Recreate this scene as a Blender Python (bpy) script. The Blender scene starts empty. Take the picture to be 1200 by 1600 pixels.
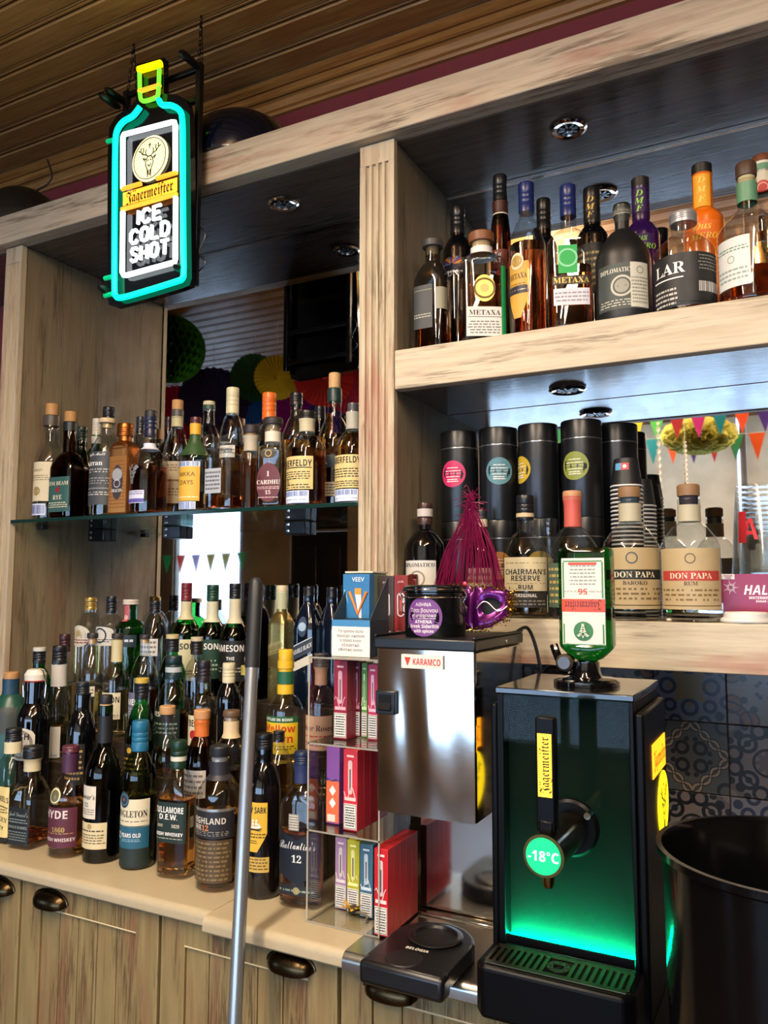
import bpy, math, random
from mathutils import Vector, Matrix
random.seed(7)
sc = bpy.context.scene
COL = sc.collection

# ------------------------------------------------------------------ camera
FPX, PCX, PCY = 1246.0, 600.0, 800.0
RX = Vector((0.8868, 0.0406, 0.4604)).normalized()      # world axes written in camera axes
RY = Vector((0.4622, -0.0815, -0.8830))
RY = (RY - RX * RX.dot(RY)).normalized()
RZ = RX.cross(RY)
CAM = Vector((0, 0, 1.5))
cam = bpy.data.objects.new('camera', bpy.data.cameras.new('camera'))
COL.objects.link(cam)
cam.data.sensor_fit = 'VERTICAL'
cam.data.sensor_height = 36.0
cam.data.lens = FPX / 1600.0 * 36.0
cam.data.clip_start = 0.02
cam.matrix_world = Matrix.Translation(CAM) @ Matrix((RX, RY, RZ)).to_4x4()
sc.camera = cam


def ray(x, y):
    c = Vector(((x - PCX) / FPX, (PCY - y) / FPX, -1.0))
    return Vector((RX.dot(c), RY.dot(c), RZ.dot(c)))


def atY(x, y, Y):
    r = ray(x, y)
    return CAM + r * (Y / r.y)


def pxm(x, y, Y):
    "metres per photo pixel at depth Y"
    return Y / ray(x, y).y / FPX


# ------------------------------------------------------------------ world and lights
world = bpy.data.worlds.new('world')
sc.world = world
world.use_nodes = True
wn = world.node_tree.nodes
wn['Background'].inputs['Color'].default_value = (0.50, 0.70, 1.0, 1)
wn['Background'].inputs['Strength'].default_value = 6.0


def area(name, loc, rot, sx, sy, power, col):
    l = bpy.data.lights.new(name, 'AREA')
    l.shape = 'RECTANGLE'
    l.size, l.size_y, l.energy, l.color = sx, sy, power, col
    o = bpy.data.objects.new(name, l)
    COL.objects.link(o)
    o.location, o.rotation_euler = loc, rot
    return o


WARM = (1.0, 0.86, 0.68)
for lx, ly, pw in ((-0.95, 0.25, 27), (0.35, 0.10, 23), (-0.95, -1.10, 26), (0.35, -1.35, 30)):
    area('lamp_downlight', (lx, ly, 2.725), (0, 0, 0), 0.10, 1.10, pw, WARM)
    area('added_uplight', (lx, ly, 2.805), (math.pi, 0, 0), 0.10, 1.10, pw * 0.9, WARM)  # upward light added to brighten the ceiling boards
# the sky lights the room through its two windows; the portals only steer the sampling and give off nothing
for px_, pz_, pw_, ph_ in ((-0.375, 1.0, 4.5, 1.25), (-5.875, 1.37, 0.95, 1.75)):
    area('window_portal', (px_, -3.19, pz_), (math.radians(90), 0, 0), pw_, ph_, 1, (1, 1, 1)).data.cycles.is_portal = True

sc.view_settings.view_transform = 'Standard'
sc.view_settings.look = 'None'
sc.view_settings.gamma = 1.0
sc.view_settings.use_curve_mapping = False
sc.view_settings.exposure = 0.62
sc.cycles.max_bounces = 14
sc.cycles.glossy_bounces = 8
sc.cycles.transmission_bounces = 12
sc.cycles.diffuse_bounces = 4
sc.cycles.transparent_max_bounces = 48
sc.cycles.sample_clamp_indirect = 4.0
sc.cycles.use_denoising = True
sc.cycles.caustics_reflective = False


# ------------------------------------------------------------------ helpers
def lin(h):
    if not isinstance(h, str):
        return (h[0], h[1], h[2], 1)
    h = h.lstrip('#')
    out = []
    for i in (0, 2, 4):
        c = int(h[i:i + 2], 16) / 255
        out.append(c / 12.92 if c <= 0.04045 else ((c + 0.055) / 1.055) ** 2.4)
    return (*out, 1)


MATS = {}


def nodes_of(m):
    m.use_nodes = True
    nt = m.node_tree
    return nt, nt.nodes, nt.links, nt.nodes['Principled BSDF']


def mat(col, rough=0.5, metal=0.0, emit=0.0, coat=0.0, spec=0.5, noise=0.0):
    key = ('m', str(col), rough, metal, emit, coat, spec, noise)
    if key in MATS:
        return MATS[key]
    m = bpy.data.materials.new('paint')
    nt, ns, ln, b = nodes_of(m)
    b.inputs['Base Color'].default_value = lin(col)
    b.inputs['Roughness'].default_value = rough
    b.inputs['Metallic'].default_value = metal
    b.inputs['Coat Weight'].default_value = coat
    b.inputs['Specular IOR Level'].default_value = spec
    if emit:
        b.inputs['Emission Color'].default_value = lin(col)
        b.inputs['Emission Strength'].default_value = emit
    # fine relief and unevenness
    tc = ns.new('ShaderNodeTexCoord')
    tx = ns.new('ShaderNodeTexNoise')
    tx.inputs['Scale'].default_value = 60
    tx.inputs['Detail'].default_value = 3
    ln.new(tc.outputs['Object'], tx.inputs['Vector'])
    rr = ns.new('ShaderNodeMapRange')
    rr.inputs['To Min'].default_value = max(0, rough - 0.05)
    rr.inputs['To Max'].default_value = min(1, rough + 0.05)
    ln.new(tx.outputs['Fac'], rr.inputs['Value'])
    ln.new(rr.outputs['Result'], b.inputs['Roughness'])
    if noise:
        mx = ns.new('ShaderNodeMix')
        mx.data_type = 'RGBA'
        c = lin(col)
        mx.inputs['A'].default_value = tuple(k * (1 - noise) for k in c[:3]) + (1,)
        mx.inputs['B'].default_value = tuple(min(1, k * (1 + noise)) for k in c[:3]) + (1,)
        ln.new(tx.outputs['Fac'], mx.inputs['Factor'])
        ln.new(mx.outputs['Result'], b.inputs['Base Color'])
    MATS[key] = m
    return m


def glassy(col, rough=0.0, ior=1.5):
    "thin clear wall: what is not mirrored off passes straight through, tinted"
    key = ('g', str(col), rough, ior)
    if key in MATS:
        return MATS[key]
    m = bpy.data.materials.new('thin_glass')
    nt, ns, ln, b = nodes_of(m)
    ns.remove(b)
    out = ns['Material Output']
    tr = ns.new('ShaderNodeBsdfTransparent')
    tr.inputs['Color'].default_value = lin(col)
    gl = ns.new('ShaderNodeBsdfGlossy')
    gl.inputs['Roughness'].default_value = max(rough, 0.015)
    gl.inputs['Color'].default_value = (1, 1, 1, 1)
    fr = ns.new('ShaderNodeFresnel')
    ge = ns.new('ShaderNodeNewGeometry')
    mr = ns.new('ShaderNodeMapRange')
    mr.inputs['To Min'].default_value = ior
    mr.inputs['To Max'].default_value = 1 / ior
    ln.new(ge.outputs['Backfacing'], mr.inputs['Value'])
    ln.new(mr.outputs['Result'], fr.inputs['IOR'])
    mx = ns.new('ShaderNodeMixShader')
    ln.new(fr.outputs['Fac'], mx.inputs['Fac'])
    ln.new(tr.outputs['BSDF'], mx.inputs[1])
    ln.new(gl.outputs['BSDF'], mx.inputs[2])
    ln.new(mx.outputs['Shader'], out.inputs['Surface'])
    MATS[key] = m
    return m


def liquid(col):
    key = ('l', str(col))
    if key in MATS:
        return MATS[key]
    m = bpy.data.materials.new('liquid')
    nt, ns, ln, b = nodes_of(m)
    b.inputs['Base Color'].default_value = lin(col)
    b.inputs['Roughness'].default_value = 0.0
    b.inputs['IOR'].default_value = 1.33
    b.inputs['Transmission Weight'].default_value = 1.0
    MATS[key] = m
    return m


def tissue(col):
    "thin paper that lets light through"
    key = ('t', str(col))
    if key in MATS:
        return MATS[key]
    m = bpy.data.materials.new('tissue_paper')
    nt, ns, ln, b = nodes_of(m)
    b.inputs['Base Color'].default_value = lin(col)
    b.inputs['Roughness'].default_value = 0.8
    tl = ns.new('ShaderNodeBsdfTranslucent')
    tl.inputs['Color'].default_value = lin(col)
    mx = ns.new('ShaderNodeMixShader')
    mx.inputs['Fac'].default_value = 0.5
    ln.new(b.outputs['BSDF'], mx.inputs[1])
    ln.new(tl.outputs['BSDF'], mx.inputs[2])
    ln.new(mx.outputs['Shader'], ns['Material Output'].inputs['Surface'])
    MATS[key] = m
    return m


def ramp(ns, stops):
    r = ns.new('ShaderNodeValToRGB')
    el = r.color_ramp.elements
    while len(el) < len(stops):
        el.new(0.5)
    for e, (p, c) in zip(el, stops):
        e.position = p
        e.color = lin(c)
    return r


def wood(axis, base, light, dark, red, worn=0.5, rough=0.6, freq=1.0, spec=0.4):
    "brushed, distressed paint on boards; the grain runs along axis"
    key = ('w', axis, base, light, dark, red, worn, rough, freq)
    if key in MATS:
        return MATS[key]
    m = bpy.data.materials.new('distressed_wood')
    nt, ns, ln, b = nodes_of(m)
    tc = ns.new('ShaderNodeTexCoord')

    def noise(stretch, scale, det=5, off=0.0):
        mp = ns.new('ShaderNodeMapping')
        s = [scale] * 3
        s[axis] = scale / stretch
        mp.inputs['Scale'].default_value = s
        mp.inputs['Location'].default_value = (off, off * 1.7, off * 0.6)
        n = ns.new('ShaderNodeTexNoise')
        n.inputs['Scale'].default_value = 1.0
        n.inputs['Detail'].default_value = det
        n.inputs['Roughness'].default_value = 0.62
        ln.new(tc.outputs['Object'], mp.inputs['Vector'])
        ln.new(mp.outputs['Vector'], n.inputs['Vector'])
        return n

    n1 = noise(16, 90 * freq, 6)
    r1 = ramp(ns, [(0.30, base), (0.62, light)])
    ln.new(n1.outputs['Fac'], r1.inputs['Fac'])
    n2 = noise(9, 22 * freq, 6, 3.1)
    r2 = ramp(ns, [(0.52, (0, 0, 0)), (0.62, (1, 1, 1))])
    ln.new(n2.outputs['Fac'], r2.inputs['Fac'])
    n3 = noise(26, 240 * freq, 4, 5.3)
    r3 = ramp(ns, [(0.44, (0, 0, 0)), (0.54, (1, 1, 1))])
    ln.new(n3.outputs['Fac'], r3.inputs['Fac'])
    mu = ns.new('ShaderNodeMath')
    mu.operation = 'MULTIPLY'
    ln.new(r2.outputs['Color'], mu.inputs[0])
    ln.new(r3.outputs['Color'], mu.inputs[1])
    mu2 = ns.new('ShaderNodeMath')
    mu2.operation = 'MULTIPLY'
    mu2.inputs[1].default_value = worn
    ln.new(mu.outputs['Value'], mu2.inputs[0])
    mx = ns.new('ShaderNodeMix')
    mx.data_type = 'RGBA'
    ln.new(mu2.outputs['Value'], mx.inputs['Factor'])
    ln.new(r1.outputs['Color'], mx.inputs['A'])
    mx.inputs['B'].default_value = lin(dark)
    n4 = noise(7, 12 * freq, 5, 9.7)
    r4 = ramp(ns, [(0.53, (0, 0, 0)), (0.68, (0.6, 0.6, 0.6))])
    ln.new(n4.outputs['Fac'], r4.inputs['Fac'])
    mx2 = ns.new('ShaderNodeMix')
    mx2.data_type = 'RGBA'
    ln.new(r4.outputs['Color'], mx2.inputs['Factor'])
    ln.new(mx.outputs['Result'], mx2.inputs['A'])
    mx2.inputs['B'].default_value = lin(red)
    ln.new(mx2.outputs['Result'], b.inputs['Base Color'])
    b.inputs['Roughness'].default_value = rough
    b.inputs['Specular IOR Level'].default_value = spec
    bp = ns.new('ShaderNodeBump')
    bp.inputs['Strength'].default_value = 0.15
    bp.inputs['Distance'].default_value = 0.002
    ln.new(n1.outputs['Fac'], bp.inputs['Height'])
    ln.new(bp.outputs['Normal'], b.inputs['Normal'])
    MATS[key] = m
    return m


class MB:
    "collects vertices and faces of ONE part"

    def __init__(self):
        self.v, self.f = [], []

    def add(self, vs, fs):
        o = len(self.v)
        self.v += [tuple(p) for p in vs]
        self.f += [tuple(i + o for i in q) for q in fs]
        return self

    def box(self, x0, x1, y0, y1, z0, z1):
        vs = [(x, y, z) for z in (z0, z1) for y in (y0, y1) for x in (x0, x1)]
        return self.add(vs, [(0, 2, 3, 1), (4, 5, 7, 6), (0, 1, 5, 4), (2, 6, 7, 3), (0, 4, 6, 2), (1, 3, 7, 5)])

    def lathe(self, prof, c=(0, 0, 0), seg=28, axis='z', caps=True):
        vs, fs = [], []
        for r, h in prof:
            for k in range(seg):
                a = 2 * math.pi * k / seg
                p = (r * math.cos(a), r * math.sin(a), h)
                if axis == 'y':
                    p = (p[0], h, -p[1])
                elif axis == 'x':
                    p = (h, p[0], p[1])
                vs.append((p[0] + c[0], p[1] + c[1], p[2] + c[2]))
        for j in range(len(prof) - 1):
            for k in range(seg):
                a, b = j * seg + k, j * seg + (k + 1) % seg
                fs.append((a, b, b + seg, a + seg))
        if caps:
            fs.append(tuple(reversed(range(seg))))
            fs.append(tuple(range((len(prof) - 1) * seg, len(prof) * seg)))
        return self.add(vs, fs)

    def tube(self, pts, r, seg=8, closed=False, taper=None):
        pts = [Vector(p) for p in pts]
        n = len(pts)
        vs, fs = [], []
        up = None
        for i, p in enumerate(pts):
            a = pts[i - 1] if (i > 0 or closed) else p
            b = pts[(i + 1) % n] if (i < n - 1 or closed) else p
            t = (b - a).normalized()
            if up is None:
                up = Vector((0, 0, 1)) if abs(t.z) < 0.9 else Vector((1, 0, 0))
            s = t.cross(up)
            if s.length < 1e-6:
                s = t.orthogonal()
            s.normalize()
            u = s.cross(t).normalized()
            up = u
            rr = r if taper is None else r * taper[i]
            for k in range(seg):
                an = 2 * math.pi * k / seg
                vs.append(p + s * (math.cos(an) * rr) + u * (math.sin(an) * rr))
        m = n if closed else n - 1
        for i in range(m):
            for k in range(seg):
                a, b = i * seg + k, i * seg + (k + 1) % seg
                c, d = ((i + 1) % n) * seg + (k + 1) % seg, ((i + 1) % n) * seg + k
                fs.append((a, b, c, d))
        if not closed:
            fs.append(tuple(reversed(range(seg))))
            fs.append(tuple(range((n - 1) * seg, n * seg)))
        return self.add(vs, fs)

    def prism(self, poly, d0, d1, plane='xz'):
        "polygon in a plane, extruded along the third axis"
        n = len(poly)

        def P(p, d):
            return {'xz': (p[0], d, p[1]), 'xy': (p[0], p[1], d), 'yz': (d, p[0], p[1])}[plane]
        vs = [P(p, d0) for p in poly] + [P(p, d1) for p in poly]
        fs = [tuple(range(n)), tuple(reversed(range(n, 2 * n)))]
        for i in range(n):
            j = (i + 1) % n
            fs.append((i, i + n, j + n, j))
        return self.add(vs, fs)

    def sheet(self, fn, nu, nv):
        vs = [fn(i / nu, j / nv) for j in range(nv + 1) for i in range(nu + 1)]
        fs = [(j * (nu + 1) + i, j * (nu + 1) + i + 1, (j + 1) * (nu + 1) + i + 1, (j + 1) * (nu + 1) + i)
              for j in range(nv) for i in range(nu)]
        return self.add(vs, fs)

    def moved(self, M):
        self.v = [tuple(M @ Vector(p)) for p in self.v]
        return self


def meshdata(name, mb, m, smooth=True, ang=0.6):
    me = bpy.data.meshes.new(name)
    me.from_pydata(mb.v, [], mb.f)
    me.materials.append(m)
    if smooth:
        me.shade_smooth()
        me.set_sharp_from_angle(angle=ang)
    return me


def mk(name, mb, m, parent=None, smooth=True, bevel=0.0, kind=None, seg=2, recalc=False):
    me = meshdata(name, mb, m, smooth)
    if recalc:
        import bmesh
        bm = bmesh.new()
        bm.from_mesh(me)
        bmesh.ops.recalc_face_normals(bm, faces=bm.faces)
        bm.to_mesh(me)
        bm.free()
    o = bpy.data.objects.new(name, me)
    COL.objects.link(o)
    if parent is not None:
        o.parent = parent
    if bevel:
        md = o.modifiers.new('edge', 'BEVEL')
        md.width, md.segments, md.limit_method, md.angle_limit = bevel, seg, 'ANGLE', 0.7
    if kind:
        o['kind'] = kind
    return o


def inst(src, parent, loc=None, name=None):
    o = src.copy()
    if name:
        o.name = name
    COL.objects.link(o)
    o.parent = parent
    if loc is not None:
        o.location = loc
    return o


def tag(o, label, cat, group=None):
    o['label'], o['category'] = label, cat
    if group:
        o['group'] = group
    return o


def thing(name, label, cat, loc=(0, 0, 0), rz=0.0, group=None):
    o = bpy.data.objects.new(name, None)
    o.empty_display_size = 0.02
    COL.objects.link(o)
    o.location, o.rotation_euler = loc, (0, 0, rz)
    return tag(o, label, cat, group)


# ---- lettering: glyph outlines turned into flat faces
STY = {'s': (0x1D400, 0x1D41A, 0x1D7CE), 'b': (0x1D5D4, 0x1D5EE, 0x1D7EC), 'c': (0x1D4D0, 0x1D4EA, None),
       'f': (0x1D56C, 0x1D586, None), 'i': (0x1D468, 0x1D482, None), 'o': (0x1D63C, 0x1D656, 0x1D7EC)}


def styled(t, st):
    if st not in STY:
        return t
    A, a, d = STY[st]
    o = ''
    for ch in t:
        if 'A' <= ch <= 'Z':
            o += chr(A + ord(ch) - 65)
        elif 'a' <= ch <= 'z':
            o += chr(a + ord(ch) - 97)
        elif '0' <= ch <= '9' and d:
            o += chr(d + ord(ch) - 48)
        else:
            o += ch
    return o


TXT = {}
GLYPHS = bpy.data.scenes.new('glyphs')


def text_faces(t, st='b'):
    "vertices centred, cap height 1, and faces"
    key = (t, st)
    if key in TXT:
        return TXT[key]
    cu = bpy.data.curves.new('glyphs', 'FONT')
    cu.body = styled(t, st)
    cu.resolution_u = 2
    cu.align_x = 'CENTER'
    ob = bpy.data.objects.new('glyphs', cu)
    GLYPHS.collection.objects.link(ob)
    with bpy.context.temp_override(scene=GLYPHS, view_layer=GLYPHS.view_layers[0]):
        dg = bpy.context.evaluated_depsgraph_get()
        dg.update()
        me = bpy.data.meshes.new_from_object(ob.evaluated_get(dg))
    vs = [(v.co.x, v.co.y) for v in me.vertices]
    fs = [tuple(p.vertices) for p in me.polygons]
    bpy.data.objects.remove(ob)
    bpy.data.curves.remove(cu)
    bpy.data.meshes.remove(me)
    if vs:
        x0, x1 = min(v[0] for v in vs), max(v[0] for v in vs)
        vs = [((x - (x0 + x1) / 2) / 0.70, (y - 0.35) / 0.70) for x, y in vs]
        w = (x1 - x0) / 0.70
    else:
        w = 0
    TXT[key] = (vs, fs, w)
    return TXT[key]


def text2d(t, st, h, maxw=None, squeeze=1.0):
    vs, fs, w = text_faces(t, st)
    k = squeeze
    if maxw and w * h * k > maxw:
        k = maxw / (w * h)
    return [(x * h * k, y * h) for x, y in vs], fs, w * h * k


def print_rows(w, z0, z1, n, rnd, dash=(0.05, 0.16)):
    "rows of tiny words, as little bars"
    vs, fs = [], []
    p = (z1 - z0) / n
    for r in range(n):
        z = z0 + (r + 0.28) * p
        e = w * (0.5 - 0.08 * rnd.random())
        x = -e
        while x < e - 0.02 * w:
            l = w * rnd.uniform(*dash)
            x2 = min(x + l, e)
            o = len(vs)
            vs += [(x, z), (x2, z), (x2, z + p * 0.42), (x, z + p * 0.42)]
            fs.append((o, o + 1, o + 2, o + 3))
            x = x2 + 0.03 * w
    return vs, fs

# ------------------------------------------------------------------ materials of the place
W_X = wood(0, '#a99a80', '#c3b69c', '#4a3626', '#9a5a48', 0.72, 0.55)
W_Z = wood(2, '#a9997e', '#c0b296', '#54402e', '#9a5646', 0.65, 0.55)
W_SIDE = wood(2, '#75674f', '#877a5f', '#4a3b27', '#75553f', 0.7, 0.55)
W_DOOR = wood(2, '#7c6a42', '#8e7b52', '#45311a', '#7c5038', 0.75, 0.55)
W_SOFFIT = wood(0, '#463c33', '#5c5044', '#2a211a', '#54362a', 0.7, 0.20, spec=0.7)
W_CEIL = wood(0, '#8a5f2e', '#a67a42', '#5a3818', '#8a5226', 0.4, 0.45)
M_RED = mat('#7c2c30', 0.7, noise=0.15)
M_BLACKP = mat('#0c0d0f', 0.38)
M_BLACKG = mat('#060608', 0.08, coat=0.6)
M_STEEL = mat('#b9b6ae', 0.24, 1.0)
M_CHROME = mat('#d8d8d8', 0.08, 1.0)
M_WORK = mat('#ab9d80', 0.32, noise=0.06)
M_WHITE = mat('#e9e4d8', 0.5)
M_BRONZE = mat('#4a3c28', 0.28, 1.0)


def mirror_mat():
    m = bpy.data.materials.new('aged_mirror')
    nt, ns, ln, b = nodes_of(m)
    b.inputs['Metallic'].default_value = 1.0
    b.inputs['Roughness'].default_value = 0.02
    tc = ns.new('ShaderNodeTexCoord')
    n = ns.new('ShaderNodeTexNoise')
    n.inputs['Scale'].default_value = 14
    n.inputs['Detail'].default_value = 8
    ln.new(tc.outputs['Object'], n.inputs['Vector'])
    r = ramp(ns, [(0.3, (0.60, 0.56, 0.52)), (0.7, (0.80, 0.78, 0.75))])
    ln.new(n.outputs['Fac'], r.inputs['Fac'])
    ln.new(r.outputs['Color'], b.inputs['Base Color'])
    return m


M_MIRROR = mirror_mat()
CT, LS, US, GL = 0.89, 1.432, 2.027, 1.690      # worktop, lower shelf, upper shelf, glass shelf
YP, YB, YM, YW = 1.57, 1.543, 1.885, 1.905      # post front, beam front, mirror face, wall face
ZC = 2.97


def struct(name, mb, m, **k):
    o = mk(name, mb, m, kind='structure', **k)
    return o


# ------------------------------------------------------------------ the room
fl = struct('floor', MB().box(-7.2, 3.2, -3.3, 2.0, -0.05, 0), mat('#4a3826', 0.5, noise=0.2))
plank_me = None
for i in range(34):                                      # floor boards
    x = -7.2 + 0.306 * i
    if plank_me is None:
        p0 = mk('floor_plank', MB().box(0, 0.302, -3.2, 1.9, 0, 0.004), wood(1, '#3c2a1a', '#5c4229', '#22150b', '#4a2a18', 0.4, 0.4), fl, bevel=0.001)
        p0.location.x = x
        plank_me = p0
    else:
        inst(plank_me, fl, (x, 0, 0))
ce = struct('ceiling', MB().box(-7.2, 3.2, -3.3, 2.0, ZC + 0.022, ZC + 0.08), mat('#3a2614', 0.6))
# tongue and groove boards with a double bead at one edge
pw = 0.094
prof = [(0, 0.02), (0, 0.006), (0.004, 0), (0.066, 0), (0.068, 0.005), (0.071, 0.001), (0.075, 0.001), (0.077, 0.006), (0.080, 0.001), (0.085, 0.001), (0.088, 0.006), (0.093, 0.008), (0.093, 0.02)]
first = None
for i in range(54):
    y = 1.815 - pw * (i + 1)
    if first is None:
        first = mk('ceiling_plank', MB().prism([(a, ZC + b) for a, b in prof], -7.2, 3.2, 'yz'), W_CEIL, ce, smooth=False, recalc=True)
        first.location = (0, y, 0)
    else:
        inst(first, ce, (0, y, 0))
struct('wall_back', MB().box(-7.2, 3.2, YW, 2.05, 0, ZC + 0.02), M_RED)
struct('wall_left', MB().box(-7.3, -7.2, -3.3, 2.05, 0, ZC + 0.02), mat('#6d5a44', 0.8, noise=0.25))
struct('wall_right', MB().box(3.2, 3.3, -3.3, 2.05, 0, ZC + 0.02), mat('#6d5a44', 0.8, noise=0.25))
# cornice between the red wall and the boards
cr = [(YW, 2.925), (1.893, 2.925), (1.890, 2.933), (1.882, 2.936), (1.872, 2.950), (1.862, 2.956), (1.856, 2.952), (1.848, 2.955), (1.836, 2.964), (1.828, 2.962), (1.815, 2.966), (1.800, 2.972), (1.800, 2.992), (YW, 2.992)]
struct('trim_1', MB().prism(cr, -7.2, 3.2, 'yz'), wood(0, '#8a5828', '#b07c40', '#5a3616', '#8a4c24', 0.4, 0.4), smooth=False, recalc=True)

# front wall behind the viewer, with two windows and a dark door, all seen in the mirrors
wf = struct('wall_front', MB(), mat('#a58e6c', 0.85, noise=0.3))
wmb = MB()
yw0, yw1 = -3.3, -3.2
for x0, x1, z0, z1 in ((-7.2, -6.35, 0, 3), (-6.35, -5.4, 0, 0.5), (-6.35, -5.4, 2.25, 3), (-5.4, -4.75, 0, 3), (-4.75, -4.05, 2.05, 3),
                       (-4.05, -2.65, 0, 3), (-2.65, 1.9, 0, 0.35), (-2.65, 1.9, 2.9, 3), (1.9, 3.2, 0, 3)):
    wmb.box(x0, x1, yw0, yw1, z0, z1)
wf.data = meshdata('wall_front', wmb, mat('#a58e6c', 0.85, noise=0.3), False)


def window(n, x0, x1, z0, z1, cols):
    w = struct('window_%d' % n, MB().box(x0, x1, -3.32, -3.18, z0 - 0.02, z0 + 0.03), mat('#8a7c66', 0.5))
    for i in range(cols + 1):
        x = x0 + (x1 - x0) * i / cols
        mk('window_mullion', MB().box(x - 0.025, x + 0.025, -3.29, -3.22, z0 + 0.03, z1), mat('#6b5d4a', 0.5), w, bevel=0.004)
    for z in (z1 - 0.03,):
        mk('window_head', MB().box(x0, x1, -3.29, -3.22, z, z1 + 0.01), mat('#6b5d4a', 0.5), w, bevel=0.004)
    for i in range(cols):
        a, b = x0 + (x1 - x0) * i / cols + 0.025, x0 + (x1 - x0) * (i + 1) / cols - 0.025
        mk('pane', MB().box(a, b, -3.258, -3.252, z0 + 0.03, z1 - 0.03), glassy((0.92, 0.95, 0.97)), w)
    return w


window(1, -6.35, -5.4, 0.5, 2.25, 1)
window(2, -2.65, 1.9, 0.35, 2.9, 4)
dr = struct('door_1', MB().box(-4.74, -4.06, -3.28, -3.22, 0.005, 2.045), mat('#14100e', 0.5))
for z0, z1 in ((0.15, 0.9), (1.05, 1.9)):
    for x0, x1 in ((-4.66, -4.43), (-4.37, -4.14)):
        mk('door_panel', MB().box(x0, x1, -3.222, -3.208, z0, z1), mat('#1c1613', 0.5), dr, bevel=0.006)
mk('door_handle', MB().tube([(-4.12, -3.22, 1.02), (-4.12, -3.17, 1.02), (-4.22, -3.17, 1.02)], 0.009), M_BRONZE, dr)

blind_m = bpy.data.materials.new('linen_blind')
nt, ns, ln, b = nodes_of(blind_m)
b.inputs['Base Color'].default_value = lin('#cdb698')
b.inputs['Roughness'].default_value = 0.9
tl = ns.new('ShaderNodeBsdfTranslucent')
tl.inputs['Color'].default_value = lin('#d9bf9a')
mxs = ns.new('ShaderNodeMixShader')
mxs.inputs['Fac'].default_value = 0.22
ln.new(b.outputs['BSDF'], mxs.inputs[1])
ln.new(tl.outputs['BSDF'], mxs.inputs[2])
ln.new(mxs.outputs['Shader'], ns['Material Output'].inputs['Surface'])
for i in range(4):
    x0 = -2.65 + 4.55 * i / 4
    t = thing('roller_blind', ['beige roller blind nearest the wooden door end of the wide window', 'beige roller blind second from the door end of the wide window',
                               'beige roller blind third from the door end of the wide window', 'beige roller blind at the far end of the wide window'][i], 'blind', (x0, -3.16, 1.62), group='roller blinds')
    mk('fabric', MB().sheet(lambda u, v: (0.03 + u * 1.07, 0.004 * math.sin(u * 9 + v * 4), v * 1.26), 12, 6), blind_m, t)
    mk('bottom_bar', MB().box(0.03, 1.10, -0.008, 0.008, -0.02, 0.004), mat('#8a7a62', 0.5), t, bevel=0.003)
    mk('roller', MB().lathe([(0.025, 0.01), (0.025, 1.12)], (0, 0, 1.26), 16, 'x'), mat('#b9a88c', 0.6), t)

# ceiling lamps of the room
k = 0
for lx, ly in ((-0.95, 0.25), (0.35, 0.10), (-0.95, -1.10), (0.35, -1.35)):
    t = thing('linear_ceiling_lamp', ['long LED ceiling lamp over the neon sign side, close to the bar', 'long LED ceiling lamp over the drinks machine, close to the bar',
                                      'long LED ceiling lamp on the neon sign side, close to the windows', 'long LED ceiling lamp on the drinks machine side, close to the windows'][k], 'ceiling lamp', (lx, ly, 0))
    k += 1
    mk('housing', MB().box(-0.06, 0.06, -0.58, 0.58, 2.742, 2.790), mat('#1a1a1c', 0.4), t, bevel=0.004)
    for dy in (-0.4, 0.4):
        mk('hanger', MB().tube([(0, dy, 2.79), (0, dy, 2.972)], 0.002, 6), mat('#1a1a1c', 0.4), t)
    mk('diffuser', MB().box(-0.05, 0.05, -0.57, 0.57, 2.734, 2.7415), mat('#ffe2b8', 0.4, emit=4.0), t)

# ------------------------------------------------------------------ shelving unit
su = thing('back_bar_shelving', 'tall distressed cream shelving with fluted posts and thick beam behind the bottles', 'shelving')


def fluted(name, x0, x1, z0, z1):
    "post whose face carries flutes that stop short of the ends"
    n = 4
    w = x1 - x0
    pr = [(x0, YP)]
    for i in range(n):
        c = x0 + w * (0.22 + 0.56 * i / (n - 1)) if n > 1 else x0 + w / 2
        for a in (-1, -0.6, 0, 0.6, 1):
            pr.append((c + a * 0.0050, YP + (0 if abs(a) == 1 else 0.0060 if abs(a) < 1 and a else 0.0085)))
    pr += [(x1, YP), (x1, YP + 0.018), (x0, YP + 0.018)]
    o = mk(name, MB().prism(pr, z0 + 0.05, z1 - 0.05, 'xy'), W_Z, su, smooth=False, recalc=True)
    mk('post_block', MB().box(x0, x1, YP, YP + 0.018, z1 - 0.05, z1), W_Z, su, bevel=0.001)
    mk('post_block', MB().box(x0, x1, YP, YP + 0.018, z0, z0 + 0.05), W_Z, su, bevel=0.001)
    return o


fluted('post', -2.135, -2.062, CT + 0.001, 2.53)
fluted('post', -0.884, -0.794, CT + 0.001, 2.53)
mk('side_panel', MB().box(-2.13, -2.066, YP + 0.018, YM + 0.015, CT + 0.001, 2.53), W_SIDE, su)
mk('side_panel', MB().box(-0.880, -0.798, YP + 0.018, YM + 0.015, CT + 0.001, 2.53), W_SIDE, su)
mk('beam', MB().box(-3.2, 1.6, YB, YB + 0.05, 2.533, 2.6235), W_X, su, bevel=0.003)
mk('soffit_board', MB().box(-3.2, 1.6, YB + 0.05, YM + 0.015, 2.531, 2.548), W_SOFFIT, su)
mk('top_board', MB().box(-3.2, 1.6, YB + 0.05, YM + 0.015, 2.604, 2.6225), W_X, su)
mk('shelf_front', MB().box(-0.793, 1.6, YP + 0.001, YP + 0.03, 1.937, US), W_X, su, bevel=0.002)
mk('shelf_board', MB().box(-0.797, 1.6, YP + 0.03, YM - 0.004, US - 0.02, US), W_X, su)
mk('shelf_underside', MB().box(-0.797, 1.6, YP + 0.03, YM - 0.004, 1.939, 1.955), W_SOFFIT, su)
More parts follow.
